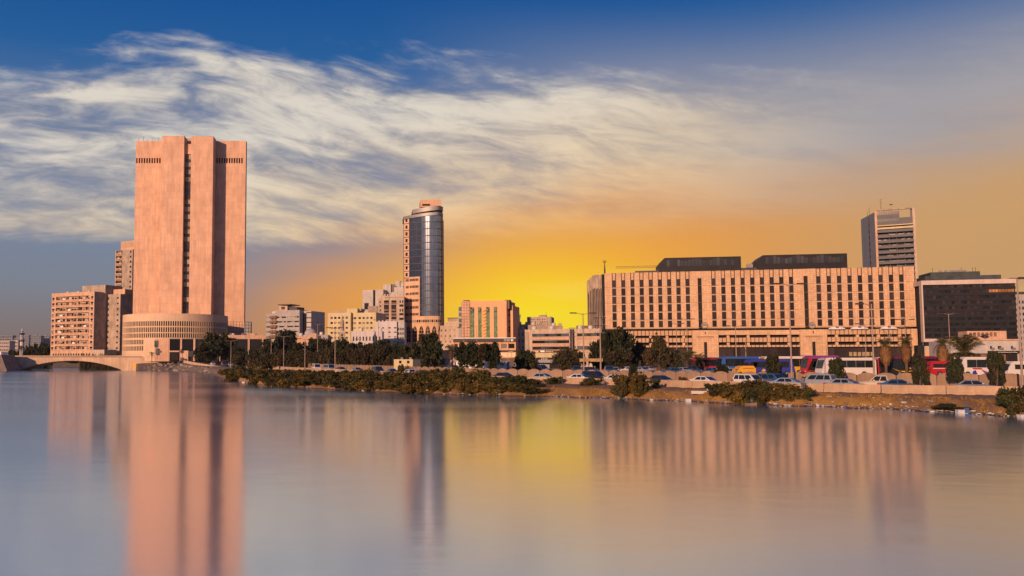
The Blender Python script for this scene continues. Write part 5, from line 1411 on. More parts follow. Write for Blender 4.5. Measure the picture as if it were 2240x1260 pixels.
# ================================================================ street lamps and poles
M_POLE = mat('lamp_pole_paint', (0.30, 0.22, 0.18), .6, .1, .6)
def lamp(x, ytop, D, label, kind='T', group='street lamps with double heads', ylow=790, arm=1.5, r=.13):
    zb = gz(x, D); X = xat(x, D, ylow); h_ = zat(x, ytop, D) - zb
    o = thing('street_lamp', label, 'street lamp', (X, D, zb), 0, group)
    MB().lathe([(r * 2.2, -.2), (r * 2.2, .35), (r * 1.3, .5), (r, .8), (r * .55, h_)], 8).build('pole', M_POLE, o)
    if kind == 'T':
        for s in (-1, 1):
            MB().tube([(0, 0, h_ - .25), (s * arm * .5, 0, h_ - .05), (s * arm, 0, h_)], .05).build('arm', M_POLE, o)
            mb = MB().prism([(s * arm * .75, -.16), (s * (arm + .75), -.20), (s * (arm + .75), .2), (s * arm * .75, .16)], h_ - .07, h_ + .12); mb.build('lamp_head', M_DKMETAL, o)
    elif kind == 'one':
        MB().tube([(0, 0, h_ - .3), (-.7, 0, h_ - .02), (-1.2, 0, h_)], .05).build('arm', M_POLE, o); MB().prism([(-1.0, -.15), (-2.0, -.2), (-2.0, .2), (-1.0, .15)], h_ - .07, h_ + .12).build('lamp_head', M_DKMETAL, o)
    elif kind == 'right':
        MB().tube([(0, 0, h_ - .3), (.4, 0, h_ - .02), (.8, 0, h_)], .05).build('arm', M_POLE, o); MB().prism([(.2, -.15), (1.9, -.2), (1.9, .2), (.2, .15)], h_ - .07, h_ + .15).build('lamp_head', M_DKMETAL, o); MB().prism([(-.9, -.1), (.0, -.1), (.0, .1), (-.9, .1)], h_ - .02, h_ + .05).build('arm', M_DKMETAL, o)
    elif kind == 'curve':
        for s in (-1, 1):
            MB().tube([(s * 3.6 * (1 - math.cos(t_)) , 0, h_ - 3.6 + 3.2 * math.sin(t_)) for t_ in [math.pi / 2 * i / 7 for i in range(8)]], .06).build('arm', M_POLE, o); MB().prism([(s * 3.4, -.15), (s * 4.4, -.2), (s * 4.4, .2), (s * 3.4, .15)], h_ - .5, h_ - .32).build('lamp_head', M_DKMETAL, o)
    elif kind == 'bars':
        for z in (.0, .9, 1.8):
            MB().box(-1.1, 1.1, -.05, .05, h_ - .4 - z * 1.6, h_ - .25 - z * 1.6).build('crossarm', M_DKMETAL, o)
            for s in (-.9, -.5, .5, .9): MB().lathe([(.06, 0), (.06, .22), (.02, .25)], 6, s, 0).build('insulator', M_METAL, o, (0, 0, h_ - .25 - z * 1.6))
    return o
for a in [(505, 745.5, 330, 'pale double-headed street lamp at the foot of the ramp by the dark glass podium'), (620.5, 735.5, 275, 'double-headed street lamp before the dark podium end, among casuarina trees'), (667, 741, 262, 'street lamp rising in front of the low pink house'),
          (694.5, 709, 330, 'dark-headed tall lamp standing clear against the sky beside the yellow office'), (733, 717, 215, 'tall lamp before the yellow office, beside its small minaret'), (828, 700, 335, 'lamp before the small white block left of the glass tower'),
          (1043.5, 713, 300, 'lamp in front of the salmon hotel green windows'), (1015, 717, 300, 'lamp in front of the salmon hotel tiled corner'), (1277, 685, 150, 'tall lamp between the pale office and the tree'), (1481, 707.5, 240, 'lamp before the first bay of the stone block, shorter of a pair'),
          (1504, 698, 235, 'lamp before the first bay of the stone block, taller of a pair'), (1611, 713, 182, 'lamp before the middle bay of the stone block, over the blue coaches'), (1731, 621, 117, 'very tall lamp crossing the stone block facade near the second portal'), (1895, 708.5, 200, 'lamp before the last bay of the stone block above the white coach'),
          (1983, 699, 205, 'lamp beside the right end of the stone block'), (2079.5, 686, 205, 'pale-armed lamp in front of the dark glass block')]:
    lamp(*a)
lamp(1911, 665, 112, 'single-headed lamp on a thick pole in front of the stone block', 'one', None)
lamp(2234, 609, 101, 'very tall lamp with long head in front of the dark glass block end', 'right', None)
lamp(1948, 711, 190, 'lamp with two long curved arms above the black coach', 'curve', None)
lamp(1314, 691, 160, 'utility pole with three crossarms beside the big tree', 'bars', None, r=.16)
lamp(543.5, 742, 300, 'plain pale post beside the dark podium among the trees', 'none', None, r=.14); lamp(593, 738, 300, 'plain pale post near the end of the dark podium', 'none', None); lamp(1632, 742, 200, 'plain slender post behind the blue coaches', 'none', None); lamp(1809, 757, 200, 'plain slender post beside the second portal', 'none', None)
lamp(1253, 716, 300, 'thin post with small square head between the two ribbon-window offices', 'bars', None, r=.1)
tl_ = thing('traffic_sign', 'pole with dark sign boxes at the corner of the round garage', 'sign', (xat(344, 405), 405, 5.5))
MB().tube([(0, 0, 0), (0, 0, 9)], .1).build('pole', M_METAL, tl_); MB().box(-.7, .5, -.2, .2, 6.6, 8.6).build('sign_box', M_DKMETAL, tl_); MB().box(-.7, .7, -.2, .2, 2.4, 4.4).build('sign_box', M_DKMETAL, tl_); MB().box(.7, 2.0, -.15, .15, 3.0, 3.9).build('sign_box', M_DKMETAL, tl_)

# ================================================================ trees and shrubs
def leaf_mat(name, c1, c2, c3):
    m = bpy.data.materials.new(name); m.use_nodes = True; n = NT(m.node_tree); b_ = m.node_tree.nodes['Principled BSDF']
    gi = n.n('ShaderNodeNewGeometry').outputs['Random Per Island']; oi = n.n('ShaderNodeObjectInfo').outputs['Random']
    co = n.n('ShaderNodeTexCoord').outputs['Object']
    c = n.mix(gi, c1, c2); c = n.mix(n.ss(n.noise(co, .9, 3), .42, .62, 0, .8), c, c3)
    f = n.m('ADD', .75, n.m('MULTIPLY', oi, .5)); n.put(b_.inputs['Base Color'], n.mix(1.0, c, n.vec(f, f, f), 'MULTIPLY'))
    b_.inputs['Roughness'].default_value = .7; b_.inputs['Specular IOR Level'].default_value = .2
    return m
L_DARK = leaf_mat('dark_foliage', (.012, .019, .009, 1), (.030, .036, .015, 1), (.036, .028, .012, 1))
L_OLIVE = leaf_mat('casuarina_foliage', (.024, .024, .012, 1), (.050, .042, .020, 1), (.068, .044, .020, 1))
L_SHRUB = leaf_mat('shrub_foliage', (.030, .028, .009, 1), (.095, .070, .016, 1), (.13, .078, .014, 1))
L_SHRUBG = leaf_mat('green_shrub_foliage', (.024, .030, .010, 1), (.052, .052, .018, 1), (.070, .048, .015, 1))
L_PALM = leaf_mat('palm_frond', (.060, .066, .026, 1), (.14, .115, .05, 1), (.17, .12, .06, 1))
L_SKIRT = leaf_mat('dry_palm_skirt', (.16, .08, .035, 1), (.24, .12, .05, 1), (.12, .06, .03, 1))
M_BARK = mat('bark', (.10, .07, .05), .95, .3, 3.0, .6)
def crown_mesh(seed, nb, leaves, ls, m, shape='round', spread=(1, 1)):
    """unit crown: radius about 1 across, height 0..1; leaf faces scattered through uneven clumps with gaps"""
    r2 = random.Random(seed); mb = MB(); blobs = []
    for i in range(nb):
        a = r2.uniform(0, 6.283); 
        if shape == 'round':
            z = r2.uniform(.12, .92); rr_ = math.sqrt(max(0.02, 1 - ((z - .45) / .62) ** 2)) * r2.uniform(.15, .85); br_ = r2.uniform(.17, .36)
        elif shape == 'cone':
            z = r2.uniform(.05, .95); rr_ = (1 - z) ** .7 * r2.uniform(.2, .8) * min(1, z * 5 + .3); br_ = r2.uniform(.12, .30) * (1.15 - z)
        else:
            z = r2.uniform(.05, .75); rr_ = r2.uniform(0, .85); br_ = r2.uniform(.16, .34)
        blobs.append((rr_ * math.cos(a), rr_ * math.sin(a), z, br_))
    for i in range(leaves):
        bx, by, bz, br_ = r2.choice(blobs)
        d = Vector((r2.gauss(0, 1), r2.gauss(0, 1), r2.gauss(0, 1))).normalized() * br_ * (r2.random() ** .45) * r2.choice((1, 1, 1, 1.25))
        p = Vector((bx + d.x, by + d.y, max(.0, bz + d.z * .8)))
        u_ = Vector((r2.gauss(0, 1), r2.gauss(0, 1), r2.gauss(0, .7))).normalized(); v_ = u_.orthogonal().normalized()
        v_ = (v_ * math.cos(i) + u_.cross(v_) * math.sin(i)); s = ls * r2.uniform(.6, 1.3)
        # crown space is squashed to the tree's own proportions later, so keep leaves small and plain
        mb.q(p - u_ * s, p + v_ * s * .55, p + u_ * s, p - v_ * s * .55)
    return mb.mesh('crown', m)
CR = {'round': [crown_mesh(i, 26, 3400, .085, L_DARK) for i in range(4)], 'olive': [crown_mesh(10 + i, 30, 3400, .075, L_OLIVE) for i in range(4)],
      'shrub': [crown_mesh(20 + i, 22, 2600, .085, L_SHRUB, 'low') for i in range(4)], 'gshrub': [crown_mesh(30 + i, 22, 2600, .085, L_SHRUBG, 'low') for i in range(3)],
      'cone': [crown_mesh(40 + i, 34, 2600, .095, L_DARK, 'cone') for i in range(3)]}
def trunk_mesh(seed, forks=4):
    r2 = random.Random(seed); mb = MB(); mb.tube([(0, 0, -.06), (.01, 0, .25), (.03, .01, .5), (0, .02, .8)], [.045, .036, .028, .01], 7)
    for k in range(forks):
        a = 6.283 * k / forks + r2.random(); z0 = r2.uniform(.22, .42)
        mb.tube([(.01, 0, z0), (.13 * math.cos(a), .13 * math.sin(a), z0 + .2), (.26 * math.cos(a), .26 * math.sin(a), z0 + .4)], [.024, .016, .006], 5)
    return mb.mesh('trunk', M_BARK)
TRK = [trunk_mesh(i) for i in range(3)]
tcount = [0]
def tree(kind, x, ytop, wpx, D, label, group=None, name='broadleaf_tree', cbase=.16, cat='tree', dz=0.0):
    zb = gz(x, D) + dz; X = xat(x, D, 790); h_ = zat(x, ytop, D) - zb; wd = wpx * D / F / 2
    o = thing(name, label, cat, (X, D, zb), rnd.uniform(0, 6.28), group); k = tcount[0]; tcount[0] += 1
    c = place(CR[kind][k % len(CR[kind])], 'crown', o, (0, 0, h_ * cbase)); kw_ = 1.12 if 'shrub' in kind else .96; c.scale = (wd * kw_, wd * kw_, h_ * (1 - cbase) * (1.12 if 'shrub' in kind else .92))
    t_ = place(TRK[k % 3], 'trunk' if cat == 'tree' else 'stems', o); t_.scale = (h_ * .9, h_ * .9, h_ * .85) if cat == 'tree' else (h_ * .6, h_ * .6, h_ * .7)
    return o
G1 = 'dark trees behind the car park'
for (x, y, wp, D), lb in zip(((478, 730, 82, 392), (447, 756, 46, 386), (520, 758, 50, 372), (622, 724, 66, 332), (592, 744, 50, 326), (655, 748, 52, 330), (690, 738, 48, 338), (713, 742, 46, 336), (748, 744, 56, 305), (778, 748, 56, 300), (806, 750, 54, 296), (832, 745, 60, 290), (858, 753, 44, 282), (560, 762, 50, 350)),
        ('big dark tree hiding the right flank of the round garage base', 'small dark tree between podium entrance and the big dark tree', 'dark tree before the podium windows, right of the scaffold', 'tallest dark tree below the stepped grey office', 'dark tree at the end of the dark glass podium', 'dark tree below the domed hall', 'dark tree beside the tall lamp that stands clear against the sky', 'dark tree at the left corner of the yellow office', 'dark tree at the foot of the slim brown minaret', 'dark tree before the joint of the yellow office wings', 'dark tree before the small grey-white house', 'dark tree before the white apartment block', 'dark tree between white apartment block and the glass tower foot', 'low dark tree before the middle columns of the podium')):
    tree('round', x, y, wp, D, lb, G1)
for (x, y, wp, D), lb in zip(((527, 770, 50, 312), (556, 772, 50, 300), (585, 770, 54, 290), (612, 767, 56, 280), (640, 768, 54, 272), (668, 766, 56, 266), (697, 766, 56, 258), (726, 762, 56, 252), (756, 764, 58, 246), (784, 760, 58, 240), (812, 757, 62, 236), (840, 756, 58, 230)),
        ('beside the lamp at the ramp foot', 'behind the white sport utility car at the ramp foot', 'below the podium end posts', 'under the tallest dark tree', 'beside the double-headed lamp of the podium end', 'at the lamp of the low pink house', 'behind the white van', 'beside the lamp of the yellow office', 'behind the blue saloon', 'behind the pale blue saloon', 'behind the navy car', 'left of the cream hut')):
    tree('olive', x, y, wp, D, 'feathery olive-brown casuarina ' + lb, 'casuarinas along the shore road', 'casuarina_tree', .04)
for kind, x, y, wp, D, cb, lb in (('round', 936, 727, 80, 200, .14, 'tall dense tree before the foot of the glass tower'), ('round', 893, 757, 56, 206, .10, 'lower rounded tree beside the cream hut'), ('round', 1021, 750, 62, 172, .22, 'leafy tree before the site container, on its open side by the shade roof'),
                              ('round', 1071, 748, 66, 170, .20, 'leafy tree before the site container, in front of the bank branch sign'), ('round', 1150, 764, 54, 182, .16, 'loose-crowned tree before the three-storey office sign'), ('olive', 1236, 757, 62, 190, .10, 'brownish tree before the right end of the three-storey office'),
                              ('round', 1268, 772, 36, 205, .2, 'small dark tree in the gap between the two offices'), ('round', 1347, 716, 92, 215, .1, 'largest dark tree covering the left foot of the stone block'), ('round', 1318, 742, 62, 212, .1, 'dark tree beside the crossarm utility pole'), ('olive', 1345, 763, 84, 205, .05, 'lower olive tree under the largest dark tree'),
                              ('round', 1394, 752, 56, 226, .1, 'shaded tree between the two biggest trees before the stone block'), ('olive', 1442, 737, 78, 142, .24, 'rounded tree with tall trunk rising from behind the shore wall'), ('round', 1480, 765, 30, 230, .1, 'small dark tree right of the rounded tree')):
    tree(kind, x, y, wp, D, lb, None, 'broadleaf_tree', cb)
for x, y, wp, D, lb in ((1383, 797, 30, 121, 'young dark tree sprouting behind the round bank shrub'), (1578, 797, 38, 130, 'young leaning tree beside the white saloon'), (1692, 772, 44, 116, 'young dark tree in front of the yellow coach'), (1830, 781, 40, 112, 'young dark tree in front of the white coach'), (2011, 775, 38, 106, 'young dark tree in front of the black coach'), (2088, 782, 36, 105, 'young dark tree before the big date palm'), (2178, 768, 44, 104, 'young dark tree before the white minibus')):
    tree('round', x, y, wp * .92, D, lb, None, 'young_tree', .16)
for x, y, wp, D, lb in ((30, 765, 40, 560, 'low dark tree beyond the bridge below the pale houses'), (62, 758, 36, 580, 'dark tree beyond the bridge, right next to the minaret palm'), (88, 753, 44, 560, 'broad dark tree beyond the bridge before the twin grey towers'), (104, 755, 30, 545, 'dark tree beyond the bridge touching the balconied apartments')):
    tree('round', x, y, wp, D, lb, 'trees beyond the bridge', cbase=.05)
for i, x in enumerate(range(180, 284, 8)):
    tree('gshrub', x, 776.5, 12, 470, 'clipped round hedge shrub on the far side of the bridge', 'hedge shrubs beyond the bridge', 'hedge_shrub', .0, 'shrub', dz=.0)
for i, x in enumerate(range(60, 282, 15)):
    tree('round', x, 786 + rnd.uniform(-2, 4), 40, 646, 'dark bush on the far bank seen under the bridge arch', 'bushes under the arch', 'bank_bush', .0, 'shrub')
GB = 'shrubs massed on the bank'
TOPY = [(495, 812), (510, 803), (560, 807), (620, 809), (700, 809), (760, 811), (830, 812), (900, 814), (960, 808), (1010, 806), (1050, 808), (1085, 824), (1125, 817), (1150, 822), (1185, 838)]
r3 = random.Random(5); x = 502
while x < 1185:
    S_ = shore(x)
    for k, (off, fr_) in enumerate(((1.4, .45), (5.0, .85), (9.0, 1.0))):
        if x > 1075 and k == 2: continue
        D = S_ + off + r3.uniform(-.6, .6); ty = interp(TOPY, x); yl = YH + F * (CAMH - gz(x, D)) / D
        yt = yl - (yl - ty) * fr_ + r3.uniform(-3, 4)
        tree('shrub' if r3.random() < .62 else 'gshrub', x + r3.uniform(-5, 5), yt, r3.uniform(46, 66) * (140 / D) ** .5, D, 'olive-brown saltbush in the dense thicket on the bank', GB, 'bank_shrub', -.02, 'shrub', -.15)
    x += 21 + (x - 500) * .012
for x, y, wp, off, kd, lb in ((1380, 815, 74, 3.0, 'shrub', 'big round shrub standing alone on the straw bank'), (1362, 832, 44, 1.6, 'gshrub', 'low green shrub at the left foot of the big round shrub'), (1402, 833, 40, 1.8, 'shrub', 'low brown shrub at the right foot of the big round shrub')):
    tree(kd, x, y, wp, shore(x) + off, lb, None, 'bank_shrub', -.02, 'shrub', -.1)
for i, (x, y, wp, off) in enumerate(((1568, 840, 54, 2.0), (1600, 836, 66, 2.8), (1640, 832, 72, 3.2), (1672, 840, 62, 2.4), (1702, 837, 60, 2.8), (1735, 842, 60, 2.2), (1757, 853, 44, 1.4), (1620, 850, 54, 1.0), (1690, 852, 54, .9), (1655, 852, 54, .9), (1590, 852, 50, 1.0), (1725, 855, 50, .9))):
    tree('shrub' if i % 3 else 'gshrub', x, y, wp, shore(x) + off, 'low dark saltbush in the long clump below the shore wall', 'low clump below the shore wall', 'bank_shrub', -.02, 'shrub', -.1)
for i, (x, y, wp, off) in enumerate(((2195, 851, 56, 2.6), (2232, 843, 72, 3.2), (2275, 845, 80, 3.0), (2215, 866, 60, 1.2))):
    tree('gshrub', x, y, wp, shore(x) + off, 'dense green saltbush at the end of the shore wall', 'saltbushes at the end of the shore wall', 'bank_shrub', -.02, 'shrub', -.1)
for x, y, wp, D, lb in ((1207, 824, 40, 134, 'low flat shrub at the wall near the silver-blue saloon'), (1293, 827, 44, 128, 'low flat shrub at the wall near the white saloon'), (1431, 829, 26, 118, 'small round shrub on the path right of the big round shrub'), (1497, 824, 22, 124, 'small yellowish weed tuft behind the shore wall'), (880, 799, 24, 182, 'small round bush in front of the cream hut'), (2070, 884, 60, 82, 'low dark weed mat at the water edge beside the white box'), (2110, 890, 50, 80.5, 'low dark weed mat right of the white box')):
    tree('gshrub', x, y, wp, D, lb, None, 'small_shrub', -.02, 'shrub', -.05)

# palms
def frond_mesh(L_, droop, seed, m, wd=.32, up=.9):
    r2 = random.Random(seed); mb = MB(); pts = []; n_ = 9
    for i in range(n_ + 1):
        t_ = i / n_; pts.append(Vector((L_ * t_ * (1 - .18 * droop * t_), 0, L_ * (up * t_ - droop * t_ * t_))))
    for i in range(n_):
        p, q = pts[i], pts[i + 1]; mb.tube([p, q], .025 * L_ * .3 * (1 - i / n_) + .012, 3, False)
        for s in (-1, 1):
            for j in range(2):
                a = p.lerp(q, j / 2); ln = L_ * wd * 1.1 * math.sin(math.pi * min(1, .12 + (i + j / 2) / n_ * .86)) * r2.uniform(.8, 1.15)
                d = Vector((.55, s * .8, -.28 * r2.uniform(.5, 1.6))).normalized() * ln
                mb.q(a, a + Vector((.028, 0, 0)), a + d + Vector((.008, 0, 0)), a + d)
    return mb.mesh('frond', m)
FR = {'up': [frond_mesh(1, .75, i, L_PALM) for i in range(3)], 'down': [frond_mesh(1, 1.5, 5 + i, L_PALM, .3, .55) for i in range(3)], 'dry': [frond_mesh(1, 1.9, 9 + i, L_SKIRT, .26, .15) for i in range(2)]}
def palm(x, ytop, ytrunk, D, label, fl, nfr, group=None, rt=.28, skirt=None, dry=0, name='date_palm'):
    zb = gz(x, D); X = xat(x, D, 800); hT = zat(x, ytrunk, D) - zb; o = thing(name, label, 'palm tree', (X, D, zb), 0, group)
    mb = MB(); n_ = 14; mb.lathe([(rt * (1.25 if i == 0 else (1 + .10 * (i % 2))), hT * i / n_ - (.2 if i == 0 else 0)) for i in range(n_ + 1)], 9); mb.build('trunk', M_BARK, o)
    for i in range(nfr + dry):
        isdry = i >= nfr; f = i / nfr
        kd = 'dry' if isdry else ('up' if f < .6 else 'down')
        fr = place(rnd.choice(FR[kd]), 'frond', o, (0, 0, hT - (.25 if isdry else 0)))
        s = fl * rnd.uniform(.85, 1.08) * (.8 if isdry else 1); fr.scale = (s, s, s); tilt = (-.95 * (1 - f) + .1) if not isdry else .5
        fr.rotation_euler = (rnd.uniform(-.3, .3), tilt + rnd.uniform(-.1, .1), i * 2.39996 + rnd.uniform(-.2, .2))
    if skirt:
        mb = MB(); r2 = random.Random(int(x)); zl_ = hT - skirt[1]
        for i in range(620):
            a = r2.uniform(0, 6.283); z = r2.uniform(zl_, hT); f = (hT - z) / skirt[1]; rr_ = skirt[0] * (.62 + .5 * math.sin(math.pi * min(1, f * .95 + .12))) * r2.uniform(.6, 1.22) * (1 if f < .8 else 1 - (f - .8) * 2.6)
            p = Vector((rr_ * math.cos(a), rr_ * math.sin(a), z)); t_ = Vector((-math.sin(a), math.cos(a), 0)) * .10; dn = Vector((-math.cos(a) * .12, -math.sin(a) * .12, -r2.uniform(.35, 1.1)))
            mb.q(p - t_, p + t_, p + t_ * .3 + dn, p - t_ * .3 + dn)
        mb.build('dry_skirt', L_SKIRT, o)
    return o
palm(2110, 722, 776, 160, 'large date palm with arching fronds in front of the dark glass block', 4.9, 36, rt=.38, dry=7)
palm(1938, 735, 757, 148, 'skirted fan palm with a brown beard of dead leaves, beside the single-headed lamp', 1.9, 26, rt=.22, skirt=(.78, 2.9), name='fan_palm')
palm(1983, 733, 752, 148, 'skirted fan palm rising in front of the last fins of the stone block', 1.8, 26, rt=.22, skirt=(.70, 2.8), name='fan_palm')
palm(2063, 735, 756, 150, 'skirted fan palm crowded by the big date palm', 1.8, 26, rt=.20, skirt=(.72, 2.9), name='fan_palm')
palm(1503, 770, 787, 178, 'small date palm near the first portal of the stone block', 2.7, 26, rt=.24, dry=4); palm(1529, 772, 790, 184, 'smaller date palm close beside the first portal', 2.3, 22, rt=.2, dry=3)
palm(986, 752, 768, 240, 'dark bushy palm beside the bank branch', 2.6, 28, rt=.3, dry=6); palm(45, 757, 764, 540, 'dark palm below the minaret beyond the bridge', 3.2, 22, rt=.3)
palm(332, 774, 777, 404, 'small palm at the garage corner on the embankment', 2.2, 16, rt=.15)

# ================================================================ vehicles
def paint(name, col, metal=.0):
    return mat('car_paint_' + name, col, .28, .04, .8, spec=.5, coat=.6, metal=metal)
PAINT = {'white': paint('white', (.62, .62, .63)), 'silver': paint('silver', (.36, .39, .43), .3), 'pale_blue': paint('pale_blue', (.30, .38, .48), .2), 'blue': paint('blue', (.05, .12, .24), .2), 'navy': paint('navy', (.025, .035, .065)), 'black': paint('black', (.02, .02, .022)), 'grey': paint('grey', (.20, .22, .24), .2), 'red': paint('red', (.35, .02, .02)), 'beige': paint('beige', (.45, .37, .30))}
M_CARGL = mat('car_window_glass', (.014, .018, .022), .08, .1, .5, spec=.7)
M_TYRE = mat('tyre_rubber', (.02, .02, .02), .9, .1); M_RIM = mat('alloy_rim', (.35, .35, .36), .4, .05, metal=.6)
M_HEAD = mat('headlamp_glass', (.6, .6, .58), .2, .05, spec=.7); M_TAIL = mat('tail_lamp_red', (.38, .01, .01), .3, .05); M_TRIM = mat('black_trim', (.025, .025, .025), .7, .05)
SPEC = {
 'sedan': dict(st=[(-2.35, .48, .92, .66), (-2.26, .32, .99, .80), (-1.7, .24, 1.01, .88), (-.6, .20, .96, .90), (.7, .20, .93, .90), (1.5, .22, .86, .88), (2.1, .28, .74, .80), (2.32, .40, .64, .62)], belt=.93, roof=1.43, cab=(-1.85, 1.15, -1.08, .22), hw=(.80, .60), wb=(-1.38, 1.40)),
 'suv': dict(st=[(-2.35, .50, 1.12, .80), (-2.28, .36, 1.16, .88), (-1.6, .30, 1.16, .94), (-.4, .28, 1.13, .95), (.9, .28, 1.10, .95), (1.6, .30, 1.04, .93), (2.2, .36, .92, .86), (2.38, .48, .80, .70)], belt=1.10, roof=1.80, cab=(-2.28, 1.10, -2.02, .35), hw=(.87, .70), wb=(-1.40, 1.45)),
 'van': dict(st=[(-2.45, .42, 1.10, .84), (-2.38, .32, 1.14, .90), (-1.4, .28, 1.14, .94), (.4, .28, 1.12, .95), (1.6, .30, 1.06, .93), (2.2, .36, .95, .86), (2.42, .46, .78, .72)], belt=1.08, roof=2.02, cab=(-2.40, 1.75, -2.28, .95), hw=(.89, .78), wb=(-1.45, 1.55)),
 'pickup': dict(st=[(-2.55, .52, .96, .82), (-2.45, .40, 1.02, .88), (-1.5, .34, 1.02, .92), (-.4, .32, 1.04, .92), (.9, .32, 1.04, .92), (1.7, .34, 1.00, .90), (2.3, .40, .90, .84), (2.46, .50, .80, .70)], belt=1.03, roof=1.74, cab=(-.75, 1.25, -.60, .55), hw=(.84, .66), wb=(-1.50, 1.55))}
def car_parts(kind):
    if kind in CACHE: return CACHE[kind]
    s = SPEC[kind]; out = {}; mb = MB(); rings = []
    for x, zl, zt_, hw in s['st']:
        rings.append([(x, -hw * .9, zl), (x, -hw, zl + .16), (x, -hw, zt_ - .16), (x, -hw * .86, zt_), (x, hw * .86, zt_), (x, hw, zt_ - .16), (x, hw, zl + .16), (x, hw * .9, zl)])
    for a, c_ in zip(rings, rings[1:]):
        for i in range(8):
            j = (i + 1) % 8; mb.q(a[i], c_[i], c_[j], a[j])
    mb.q(*rings[0]); mb.q(*rings[-1])
    # wheel arches
    out['body'] = mb
    x0, x1, t0, t1 = s['cab']; zb_, zr = s['belt'] - .03, s['roof']; hb, ht = s['hw']
    B4 = [(x0, -hb, zb_), (x1, -hb, zb_), (x1, hb, zb_), (x0, hb, zb_)]; T4 = [(t0, -ht, zr - .07), (t1, -ht, zr - .07), (t1, ht, zr - .07), (t0, ht, zr - .07)]
    cab = MB()
    for i in range(4):
        j = (i + 1) % 4; cab.q(B4[i], B4[j], T4[j], T4[i])
    rt = [(t0 + .12, -ht * .85, zr), (t1 - .14, -ht * .85, zr), (t1 - .14, ht * .85, zr), (t0 + .12, ht * .85, zr)]
    for i in range(4):
        j = (i + 1) % 4; cab.q(T4[i], T4[j], rt[j], rt[i])
    cab.q(*rt); out['cabin'] = cab
    def panel(c00, c10, c11, c01, u0, u1, v0, v1, off):
        c00, c10, c11, c01 = map(Vector, (c00, c10, c11, c01))
        f = lambda u, v: (c00 * (1 - u) + c10 * u) * (1 - v) + (c01 * (1 - u) + c11 * u) * v
        n_ = (c10 - c00).cross(c01 - c00).normalized() * off
        m_ = MB(); m_.q(*[f(u, v) + n_ for u, v in ((u0, v0), (u1, v0), (u1, v1), (u0, v1))]); return m_
    for side, idx, sg in (('n', (0, 1, 1, 0), 1), ('f', (3, 2, 2, 3), -1)):
        b0, b1, tt1, tt0 = B4[idx[0]], B4[idx[1]], T4[idx[1]], T4[idx[0]]
        cuts = {'sedan': ((.13, .50), (.54, .93)), 'suv': ((.05, .27), (.30, .60), (.63, .93)), 'van': ((.04, .30), (.33, .62), (.65, .92)), 'pickup': ((.07, .44), (.49, .92))}[kind]
        for q, (u0, u1) in enumerate(cuts): out[f'side_window{side}{q}'] = panel(b0, b1, tt1, tt0, u0, u1, .10, .90, .015 * sg)
    out['windscreen'] = panel(B4[1], B4[2], T4[2], T4[1], .06, .94, .06, .93, .015); out['rear_window'] = panel(B4[3], B4[0], T4[0], T4[3], .08, .92, .12, .9, .015)
    fx, rx = s['st'][-2][0], s['st'][1][0]; fh, fw = s['st'][-2][2] - .12, s['st'][-2][3]; rh, rw = s['st'][1][2] - .14, s['st'][1][3]
    for sg in (-1, 1):
        out[f'headlight{sg}'] = MB().box(fx - .12, fx + .13, sg * fw * .62 - .17, sg * fw * .62 + .17, fh - .10, fh + .04); out[f'tail_light{sg}'] = MB().box(rx - .05, rx + .20, sg * (rw + .01) - .14, sg * (rw + .01) + .02 * sg if sg > 0 else sg * (rw + .01) + .14, rh - .12, rh + .06)
        out[f'mirror{sg}'] = MB().box(x1 - .62, x1 - .42, sg * (hb + .05) - .10, sg * (hb + .05) + .10, zb_ + .06, zb_ + .20)
    out['bumper'] = MB().box(s['st'][0][0] + .02, s['st'][-1][0] - .02, -.60, .60, .30, .44)
    if kind == 'pickup': out['load_bed'] = MB().box(-2.35, -.85, -.72, .72, .95, 1.03)
    out['door_line'] = MB().box(.0, .03, -s['st'][3][3] - .006, s['st'][3][3] + .006, .35, .9)
    tyre = MB().lathe([(.20, -.11), (.33, -.11), (.345, -.05), (.345, .05), (.33, .11), (.20, .11)], 14, smooth=False); rim = MB().lathe([(.01, -.10), (.10, -.105), (.21, -.08), (.21, .08), (.10, .105), (.01, .10)], 10, smooth=False)
    for q in (tyre, rim): q.v = [(x, z, y) for x, y, z in q.v]
    out['_tyre'], out['_rim'] = tyre, rim
    CACHE[kind] = out
    return out
MESH = {}
def cm(key, mb, m):
    if key not in MESH: MESH[key] = mb.mesh(key[1], m)
    return MESH[key]
def tangent(keys, px):
    a, c_ = interp(keys, px - 15), interp(keys, px + 15)
    return math.atan2(c_ - a, sx(px + 15) * c_ - sx(px - 15) * a)
